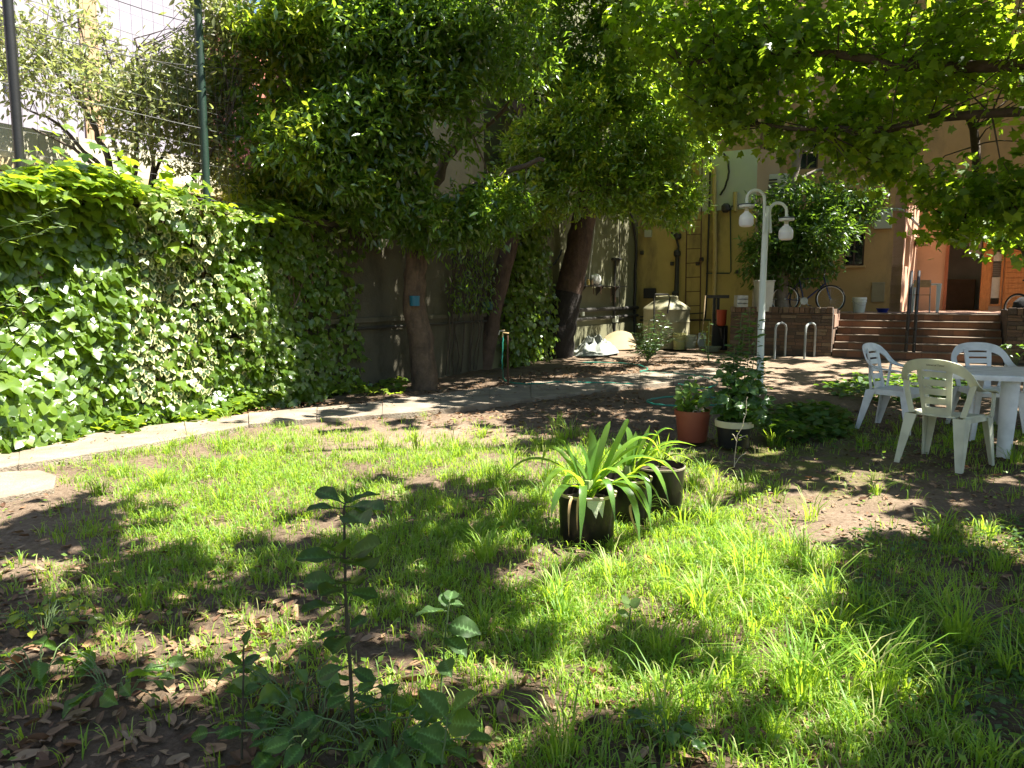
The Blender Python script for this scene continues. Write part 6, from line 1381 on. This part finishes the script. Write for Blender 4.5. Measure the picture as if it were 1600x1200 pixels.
for f, z in rings: vs += [(*sup(2 * PI * k / ns, .93 * f, .45 * f - (.012 if f < .9 else 0)), z) for k in range(ns)]
for i in range(len(rings) - 1):
    for k in range(ns): fs.append((i*ns+k, i*ns+(k+1) % ns, (i+1)*ns+(k+1) % ns, (i+1)*ns+k))
fs.append(tuple(range(ns))); m.add(vs, fs); m.build("tabletop", CHW, tt, True, ang=30)
m = MB(T); m.tube([(x, 0, .69) for x in (-.8, -.4, 0, .4, .8)], .012, 6)
for (lx, ly) in ((-.42, -.30), (-.30, .42), (.62, -.32), (.66, .30)):
    m = MB(T); sx_, sy_ = (1 if lx > 0 else -1), (1 if ly > 0 else -1); prof = []
    for a in range(9):
        an = a / 8 * PI / 2; prof.append((math.cos(an), math.sin(an)))
    rows = []
    for z, r, sp in ((.70, .085, 0), (.35, .075, .012), (0, .062, .03)):
        rows.append([Vector((lx + sx_ * sp + sx_ * r * (cx - .5) * 1.2 * (1 + (.05 if i % 2 else 0)), ly + sy_ * sp + sy_ * r * (cy - .5) * 1.2 * (1 + (.05 if i % 2 else 0)), z)) for i, (cx, cy) in enumerate(prof)])
    sheet(m, rows, .01); m.build("leg", CHW, tt, True, ang=25)

# ------------------------------------------------------------------ tap and hoses
HOSE = mat("teal_garden_hose", (.02, .19, .135), .4, .12, 10, .05)
g = gnd(794, 602); tp = thing("standpipe", 'thin standpipe with a brass tap beside the path', 'tap', (g.x, g.y, 0)); TY = g.y
MB().tube([g - Vector((0, 0, .1)), at(793, 521, TY)], .014, 8).build("pipe", RUST, tp, True)
BR = mat("worn_brass", (.42, .30, .14), .45, .2, 10, .1, metal=.6)
m = MB(); m.tube([at(795, 521, TY), at(786, 520, TY - .02), at(785, 527, TY - .02)], .014, 8); m.tube([at(784, 516, TY), at(789, 516, TY)], .008, 6); m.build("tap", BR, tp, True)
MB().tube([at(789, 517, TY), at(781, 517, TY), at(779, 523, TY)], .010, 6).build("handle", mat("cream_handle", (.55, .50, .38), .5), tp, True)
hs = [at(786, 524, TY - .02), at(785, 545, TY - .03), at(784.5, 575, TY - .05)] + [gnd(x, y, .03) for x, y in ((788, 593), (800, 598), (830, 600), (880, 597), (940, 598), (990, 600))]
tag(MB().tube(wig(hs, .004, 5), .011, 8).build("garden_hose", HOSE, None, True), 'teal garden hose hanging from the standpipe tap', 'hose')
hs = [gnd(x, y, .025) for x, y in ((900, 566), (960, 567), (1000, 571), (1012, 577), (1000, 581), (1030, 582), (1080, 586), (1110, 592), (1120, 600), (1095, 607), (1060, 600))]
tag(MB().tube(wig(hs, .004, 5), .011, 8).build("garden_hose", HOSE, None, True), 'teal garden hose lying on the soil before the oleander', 'hose')
hs = [gnd(1075 + 64 * math.cos(a), 627 + 7.5 * math.sin(a), .03) for a in np.linspace(.4, 5.9, 12)]
tag(MB().tube(wig(hs, .003, 4), .012, 8).build("garden_hose", HOSE, None, True), 'teal garden hose looped on the ground left of the potted plants', 'hose')

# ------------------------------------------------------------------ things by the ochre wall
def bld(px, py, h=0.0): q = gnd(px, py); return Vector((q.x, q.y, h))
TANKM = mat("beige_tank_plastic", (.27, .25, .15), .6, .12, 2, .1, stain=(.19, .175, .10), stain_scale=2, streak=(1, 1, .3))
tkb = bld(1039, 545); tkb += Vector((.12, .5, 0)); tk = thing("water_tank", 'round beige plastic water tank in front of the ochre wall', 'water tank', tkb)
pr = [(.58, 0), (.60, .03), (.60, .30), (.615, .33), (.60, .36), (.60, .66), (.615, .69), (.60, .72), (.60, .98), (.615, 1.01), (.59, 1.06), (.30, 1.26), (.29, 1.27)]
MB().lathe(pr, tkb, 40).build("tank_body", TANKM, tk, True); MB().lathe([(.27, 1.24), (.29, 1.27), (.29, 1.34), (.26, 1.36), (0, 1.37)], tkb, 28).build("lid", TANKM, tk, True)
m = MB(); y_ = tkb.y - .62
m.tube([at(1022, 520, y_), at(1022, 466, y_), at(1024, 460, y_), at(1044, 460, y_), at(1047, 465, y_), at(1043, 490, y_)], .022, 8); m.build("pipe", PIPE_D, tk, True)
def bucket(name, label, base, r0, r1, h, mt, cat='bucket', rings=True):
    root = thing(name, label, cat, base)
    pr = [(r0 * .98, 0), (r0, .005), (r1 * .94, h * .68), (r1 * 1.04, h * .69), (r1 * 1.04, h * .74), (r1 * .96, h * .75), (r1 * .98, h * .84), (r1 * 1.04, h * .85), (r1 * 1.05, h * .9), (r1, h * .91), (r1, h), (r1 * .94, h), (r0 * .92, .02), (0, .02)]
    MB().lathe(pr, base, 28).build("bucket_body", mt, root, True)
    MB().tube([base + Vector((r1 * 1.04 * math.cos(a), -abs(math.sin(a)) * r1 * 1.06, h * .8 - .75 * r1 * abs(math.sin(a)))) for a in np.linspace(0, PI, 14)], .004, 5).build("handle", GREYMET, root, True); return root
bucket("bucket", 'yellowish plastic bucket beside the oleander before the tank', bld(1061, 546), .14, .165, .42, mat("yellowish_plastic", (.36, .35, .13), .55, .1, 4))
bucket("bucket", 'dirty cream plastic bucket right of the yellowish bucket', bld(1077, 545), .14, .17, .36, mat("dirty_cream_plastic", (.40, .40, .28), .6, .15, 5))
tyc = Vector(B(fac(1343, 480, -1.2)[0], -1.35, ZT)); bucket("bucket", 'white plastic bucket standing on the terrace at the top of the steps', tyc, .13, .165, .38, WHITE_PL)
bw_ = B(fac(1379, 485, -1.2)[0], -1.2, ZT); rt = thing("blue_bowl", 'small blue plastic bowl on the terrace right of the white bucket', 'bowl', bw_)
MB().lathe([(.10, 0), (.15, .10), (.16, .105), (.145, .10), (.095, .012), (0, .012)], bw_, 24).build("bowl_body", mat("blue_bowl_plastic", (.01, .025, .22), .4), rt, True)
# metal frame stand with the red funnel
gs = bld(1130, 547); fr = thing("red_funnel_stand", 'dark metal stand with a red plastic drum, left of the brick wall', 'stand', gs); yq = gs.y
MB().box(at(1104, 464, yq).x, at(1139, 464, yq).x, yq - .03, yq + .03, at(1120, 466, yq).z, at(1120, 461, yq).z).build("top_bar", PIPE_D, fr)
m = MB()
for px in (1116.5, 1122.5): m.box(at(px - 2.2, 500, yq).x, at(px + 1.8, 500, yq).x, yq + .04, yq + .1, 0, at(px, 465, yq).z)
m.build("post", BLACK, fr)
MB().lathe([(.085, 0), (.115, .04), (.125, .36), (.132, .37), (.132, .40), (.12, .40), (.11, .05)], at(1127, 509, yq - .12), 22).build("drum", mat("red_plastic", (.34, .055, .02), .5, .1, 5), fr, True)
m = MB(); m.tube([at(1127, 512, yq - .12), (at(1127, 512, yq).x, yq - .12, .3)], [.06, .03], 10); m.tube([at(1132, 512, yq - .05), (at(1132, 512, yq).x, yq - .05, 0)], .045, 8); m.build("outlet", BLACK, fr, True)
m = MB(); m.box(at(1112, 540, yq).x, at(1136, 540, yq).x, yq - .02, yq + .04, 0, .62); m.build("back_board", BLACK, fr)
MB().lathe([(.20, 0), (.26, .10), (.27, .12), (.25, .11), (.19, .015), (0, .015)], bld(1110, 549), 22).build("basin", mat("grey_green_plastic", (.14, .16, .11), .6), fr, True)
# tools leaning at the pipe
sh_ = thing("shovel", 'shovel leaning against the ochre wall beside the downpipe', 'shovel', bld(1096, 545)); yq = bld(1096, 545).y
MB().tube([at(1097, 530, yq), at(1102, 462, yq + .4)], .016, 8).build("handle", mat("worn_wood", (.30, .22, .12), .8, .2, 12, .2), sh_, True)
m = MB(); g0, g1 = at(1095, 546, yq), at(1098, 520, yq); sheet(m, [[g0 + Vector((-.03, 0, 0)), g0 + Vector((.03, 0, 0))], [g0.lerp(g1, .4) + Vector((-.10, .02, 0)), g0.lerp(g1, .4) + Vector((.10, .02, 0))], [g1 + Vector((-.10, .03, 0)), g1 + Vector((.10, .03, 0))]], .006); m.build("blade", GREYMET, sh_)
# shelf with bottles on the green wall
yS, zS = side(930, 446, XS + .12); s0, s1 = side(902, 446, XS + .2)[0], side(975, 446, XS + .2)[0]
shf = thing("wall_shelf", 'narrow dark shelf on the beige green wall, holding bottles', 'shelf', B(XS + .1, (s0 + s1) / 2, zS), rz=-ANG)
MB(TB).box(XS + .03, XS + .28, s0, s1, zS - .03, zS).build("shelf_board", PIPE_D, shf)
for t in (.15, .5, .85):
    y = s0 + (s1 - s0) * t; m = MB(TB); m.prism([(XS + .03, y, zS - .03), (XS + .24, y, zS - .03), (XS + .03, y, zS - .26)], (0, .02, 0)); m.build("bracket", PIPE_D, shf)
for t in (.25, .4, .62, .72):
    y = s0 + (s1 - s0) * t; MB(TB).tube([(XS + .29, y, zS - .02), (XS + .285, y, zS - .22 - .2 * (t > .6))], .008, 5).build("hanging_tool", RUST, shf, True)
items = [(908, .05, .22, (.60, .60, .52), 'white bottle at the left end of the wall shelf'), (914, .035, .26, (.10, .10, .09), 'dark bottle second from the left on the wall shelf'), (919, .04, .17, (.55, .40, .12), 'yellow bottle in the middle of the wall shelf'), (925, .035, .14, (.50, .33, .22), 'small orange tin on the wall shelf'),
         (938, .05, .05, (.35, .35, .32), 'low grey jar at the right of the wall shelf')]
for px, r, h, c, lab in items:
    y = side(px, 446, XS + .17)[0]; p = B(XS + .17, y, zS); rt = thing("bottle", lab, 'bottle', p, 'bottles and tins on the wall shelf')
    MB().lathe([(r, 0), (r, h * .72), (r * .45, h * .86), (r * .45, h * .9)], p, 16).build("bottle_body", mat("bottle_%02d_plastic" % int(c[0] * 99), c, .4, .1), rt, True); MB().lathe([(r * .5, h * .9), (r * .5, h), (0, h)], p, 12).build("cap", BLACK, rt, True)
y = side(930, 446, XS + .17)[0]; p = B(XS + .17, y, zS); tag(MB().lathe([(.05, 0), (.12, .05), (.145, .14), (.12, .24), (.05, .28), (0, .285)], p, 20, wob=lambda a, z: 1 + .06 * math.sin(3 * a + z * 20)).build("plastic_bag", mat("crumpled_white_plastic", (.55, .56, .52), .5, .15, 8, .6, 14), None, True), 'round white crumpled bag on the wall shelf', 'bag')
# rope from the crown to the shelf
tag(MB(TB).tube(wig([sidept(930, 340, .35), sidept(925, 390, .3), sidept(920, 436, .2)], .004, 4), .02, 6).build("rope", mat("grey_rope", (.36, .36, .30), .9, .2, 30, .5), None, True), 'pale rope hanging from the tree down to the wall shelf', 'rope')
# tarpaulin and the sheet of board behind it
def crumple(name, label, cat, pts_px, h, mt, seed):
    W = [gnd(*p) for p in pts_px]; c = sum(W, Vector()) / len(W); rnd = random.Random(seed); m = MB(); R_ = 9; K = 40; vs = [c + Vector((0, 0, h))]; fs = []
    for i in range(1, R_ + 1):
        for k in range(K):
            t = k / K * len(W); a, b = W[int(t) % len(W)], W[(int(t) + 1) % len(W)]; e = a.lerp(b, t - int(t)); p = c.lerp(e, i / R_)
            f = (1 - (i / R_) ** 2); zz = h * f * (.7 + .5 * math.sin(k * .9 + seed) * math.sin(i * .8 + seed)) + rnd.uniform(-.02, .05) * (1 if i < R_ else 0)
            vs.append(Vector((p.x, p.y, max(.01, zz))))
    for k in range(K): fs.append((0, 1 + k, 1 + (k + 1) % K))
    for i in range(R_ - 1):
        for k in range(K): fs.append((1 + i*K + k, 1 + (i+1)*K + k, 1 + (i+1)*K + (k+1) % K, 1 + i*K + (k+1) % K))
    m.add(vs, fs); return tag(m.build(name, mt, None, True, ang=35), label, cat)
TARP = mat("grey_tarpaulin", (.20, .215, .19), .55, .2, 4, .4, 14)
crumple("tarpaulin", 'crumpled grey white tarpaulin at the foot of the thick dark trunk', 'tarpaulin', [(880, 552), (905, 558), (945, 556), (968, 552), (962, 541), (930, 539), (895, 543)], .34, TARP, 3)
crumple("plastic_sheet", 'crumpled white plastic sheet lying on the tarpaulin heap', 'plastic sheet', [(916, 545), (938, 551), (964, 548), (962, 537), (945, 534), (925, 537)], .24, mat("white_sheet_plastic", (.36, .38, .36), .4, .15, 6, .5, 12), 5)
crumple("black_bag", 'black rubbish bag between the tarpaulin and the curved board', 'bag', [(930, 541), (948, 543), (955, 537), (940, 533), (932, 535)], .55, BLACK, 8)
bd = gnd(970, 547); m = MB(); grid = []
for i in range(6):
    t = i / 5; grid.append([at(942 + 50 * s + t * 4, 548 - 30 * t * (1 - (2 * s - .9) ** 2 * .35) - 2 * s, bd.y + .8 * t) for s in np.linspace(0, 1, 9)])
sheet(m, grid, .02); tag(m.build("curved_board", mat("sandy_board", (.25, .19, .105), .8, .15, 3, .2), None, True, ang=50), 'curved sandy coloured board lying against the wall behind the oleander', 'board')
# pot and crate behind the lamp: white container on the planter wall
q = B(*toB(at(1196, 470, 17.6))[:2], 1.0); wc = thing("white_container", 'tall white plastic container behind the lamp post on the planter', 'container', q)
x0, x1 = at(1184, 470, q.y).x, at(1209, 470, q.y).x; zt = at(1196, 440, q.y).z
m = MB(); m.hexa([(x0 + .03, q.y, 1.0), (x1 - .04, q.y, 1.0), (x1 - .04, q.y + .3, 1.0), (x0 + .03, q.y + .3, 1.0)], [(x0, q.y - .02, zt), (x1, q.y - .02, zt), (x1, q.y + .32, zt), (x0, q.y + .32, zt)]); m.build("container_body", mat("dull_white_plastic", (.42, .43, .40), .5), wc, bevel=.01)
MB().box(x0 - .015, x1 + .015, q.y - .035, q.y + .335, zt, zt + .03).build("rim", bpy.data.materials["dull_white_plastic"], wc, bevel=.008)
q = B(*toB(at(1160, 470, 17.8))[:2], 1.1); eb = thing("grey_crate", 'small grey crate on the brick wall against the ochre wall', 'crate', q)
x0, x1 = at(1152, 470, q.y).x, at(1169, 470, q.y).x; m = MB()
for k in range(3): m.box(x0, x1, q.y, q.y + .02, 1.1 + k * .1, 1.175 + k * .1)
m.box(x0, x0 + .02, q.y + .021, q.y + .25, 1.1, 1.38).box(x1 - .02, x1, q.y + .021, q.y + .25, 1.1, 1.38).box(x0, x1, q.y + .251, q.y + .27, 1.1, 1.38); m.build("crate_body", GREYMET, eb)

# ------------------------------------------------------------------ bicycles
TYRE = mat("tyre_rubber", (.014, .014, .015), .8, .2, 10, .2); STEEL = mat("bicycle_steel", (.35, .35, .36), .3, .1, 10, 0, metal=.8)
def bicycle(label, loc, yaw, col, lean=.0, fender=None, R=.34):
    root = thing("bicycle", label, 'bicycle', loc, rz=yaw); T = wmat(root) @ Matrix.Rotation(lean, 4, 'X'); fm = mat("bike_paint_%02d" % int(col[2] * 99 + loc[0]), col, .4, .1, 6, 0)
    fm.name = "bicycle_paint"
    Rx = Matrix.Rotation(PI / 2, 3, 'X')
    for cx in (-.52, .52):
        w = MB(T).lathe([(R - .035, -.012), (R - .02, -.02), (R, -.012), (R + .004, 0), (R, .012), (R - .02, .02), (R - .035, .012), (R - .035, -.012)], (cx, 0, R), 40, Rx).build("wheel", TYRE, root, True)
        MB(T).lathe([(R - .05, -.01), (R - .034, -.013), (R - .034, .013), (R - .05, .01), (R - .05, -.01)], (cx, 0, R), 40, Rx).build("rim", STEEL, w, True)
        m = MB(T)
        for k in range(20):
            a = 2 * PI * k / 20; m.tube([(cx + .02 * math.cos(a + .5), .012 * (-1) ** k, R + .02 * math.sin(a + .5)), (cx + (R - .05) * math.cos(a), 0, R + (R - .05) * math.sin(a))], .0014, 3, cap=False)
        m.tube([(cx, -.05, R), (cx, .05, R)], .018, 8); m.build("spokes", STEEL, w)
    bb, st_, hd, hb = (-.08, 0, .29), (-.2, 0, .82), (.36, 0, .86), (.40, 0, .72)
    m = MB(T)
    for a, b, r in ((bb, st_, .016), (st_, hd, .016), (bb, hb, .02), (hd, hb, .02), (bb, (-.52, .035, R), .009), (bb, (-.52, -.035, R), .009), ((-.19, 0, .76), (-.52, .04, R), .008), ((-.19, 0, .76), (-.52, -.04, R), .008)): m.tube([a, b], r, 8)
    m.build("frame", fm, root, True)
    m = MB(T); m.tube([hb, (.44, .05, .58), (.52, .05, R)], .011, 8); m.tube([hb, (.44, -.05, .58), (.52, -.05, R)], .011, 8); m.build("fork", fm, root, True)
    hbk = MB(T); hbk.tube([hd, (.37, 0, .98)], .014, 8); hbk.tube([(.30, -.30, 1.02), (.36, -.2, 1.01), (.38, 0, .99), (.36, .2, 1.01), (.30, .30, 1.02)], .012, 8); ho = hbk.build("handlebar", STEEL, root, True)
    for s in (-1, 1): MB(T).tube([(.30, s * .31, 1.02), (.34, s * .22, 1.012)], .018, 8).build("grip", TYRE, ho, True)
    MB(T).tube([(-.2, 0, .82), (-.225, 0, .93)], .013, 8).build("seat_post", STEEL, root, True)
    m = MB(T); sheet(m, [[(x, s * w, z + .02 * (1 - s * s)) for s in (-1, -.5, 0, .5, 1)] for x, w, z in ((-.36, .075, .955), (-.28, .085, .95), (-.18, .045, .945), (-.09, .022, .945))], .035); m.build("saddle", BLACK, root, True, ang=60)
    m = MB(T); m.lathe([(.02, -.006), (.09, -.004), (.09, .004), (.02, .006)], (bb[0], -.05, bb[2]), 24, Rx); m.tube([(bb[0], -.06, bb[2]), (bb[0] + .12, -.07, bb[2] - .12)], .01, 6); m.tube([(bb[0], .06, bb[2]), (bb[0] - .12, .07, bb[2] + .12)], .01, 6); m.build("crankset", STEEL, root, True)
    for sgn in (1, -1): MB(T).box(bb[0] + sgn * .12 - .04, bb[0] + sgn * .12 + .04, -sgn * .11 - .03, -sgn * .11 + .03, bb[2] - sgn * .12 - .01, bb[2] - sgn * .12 + .01).build("pedal", BLACK, root)
    if fender:
        m = MB(T); sheet(m, [[(-.52 + (R + .03) * math.cos(a), y, R + (R + .03) * math.sin(a)) for y in (-.03, 0, .03)] for a in np.linspace(.4, PI + .3, 14)], .004); m.build("mudguard", fender, root, True)
    return root
yb1 = YB + 1.15
p = B(fac(1272, 470, yb1)[0] - .15, yb1, ZT - .002); bicycle('dark blue bicycle on the planter under the small dark tree', p, -ANG + .25, (.02, .03, .10), -.08)
p = B(fac(1226, 470, yb1 + .3)[0], yb1 + .35, ZT - .002); bicycle('black bicycle with white mudguard behind the lamp post, end on', p, -ANG + PI / 2 - .35, (.02, .02, .02), .06, WHITE_PL)
p = B(fac(1626, 480, YB + .8)[0], YB + .8, .742); bicycle('black bicycle parked on the right planter beside the steps', p, -ANG - PI / 2 + .75, (.015, .015, .015), .05)
# dark plant between bicycle and steps, right
q = gnd(1582, 575); lowplant('dark low plant at the foot of the right brick wall, by the steps', (1582, 572), 26, .13, .35, .45, SHRUB_L)
# black cloth bag on the right bicycle
pb_ = B(fac(1604, 480, YB + .4)[0], YB + .45, .742); rt = tag(MB().lathe([(.16, 0), (.24, .06), (.27, .3), (.23, .5), (.12, .6), (0, .61)], pb_, 18, wob=lambda a, z: 1 + .08 * math.sin(3 * a + 9 * z)).build("black_bag", mat("black_cloth", (.012, .012, .013), .9, .3, 8, .5, 18), None, True), 'bulky black bag on the right planter beside the bicycle', 'bag')

# ------------------------------------------------------------------ table and chair on the terrace
px0, px1 = 1448, 1470; yt = -.35
x0, x1 = fac(px0, 470, yt)[0], fac(px1, 470, yt)[0]; wt = thing("white_side_table", 'white plastic table on the terrace beside the doorway', 'table', B((x0 + x1) / 2, yt + .3, ZT), rz=-ANG)
MB(TB).box(x0 - .35, x1, yt, yt + .7, ZT + .68, ZT + .72).build("tabletop", WHITE_PL, wt, bevel=.012)
for (xa, ya__) in ((x0 - .31, yt + .06), (x1 - .06, yt + .06), (x0 - .31, yt + .64), (x1 - .06, yt + .64)):
    m = MB(TB); m.hexa([(xa - .03, ya__ - .03, ZT), (xa + .03, ya__ - .03, ZT), (xa + .03, ya__ + .03, ZT), (xa - .03, ya__ + .03, ZT)], [(xa - .055, ya__ - .05, ZT + .68), (xa + .055, ya__ - .05, ZT + .68), (xa + .055, ya__ + .05, ZT + .68), (xa - .055, ya__ + .05, ZT + .68)]); m.build("leg", WHITE_PL, wt, bevel=.008)
WOOD = mat("pale_varnished_wood", (.42, .25, .12), .5, .2, 10, .1)
cx = x0 - .12; cy = yt - .35; wcz = thing("wooden_chair", 'wooden chair with thin metal legs in front of the terrace table', 'chair', B(cx, cy, ZT), rz=-ANG)
MB(TB).box(cx - .2, cx + .2, cy - .2, cy + .2, ZT + .43, ZT + .45).build("seat", WOOD, wcz, bevel=.01)
MB(TB).box(cx - .19, cx + .19, cy - .235, cy - .22, ZT + .62, ZT + .80).build("backrest", WOOD, wcz, bevel=.006)
for sx_ in (-1, 1):
    MB(TB).tube([(cx + sx_ * .19, cy + .22, ZT), (cx + sx_ * .18, cy + .17, ZT + .43)], .012, 8).build("leg", GREYMET, wcz, True)
    MB(TB).tube([(cx + sx_ * .19, cy - .24, ZT), (cx + sx_ * .18, cy - .18, ZT + .43), (cx + sx_ * .17, cy - .235, ZT + .80)], .012, 8).build("leg", GREYMET, wcz, True)
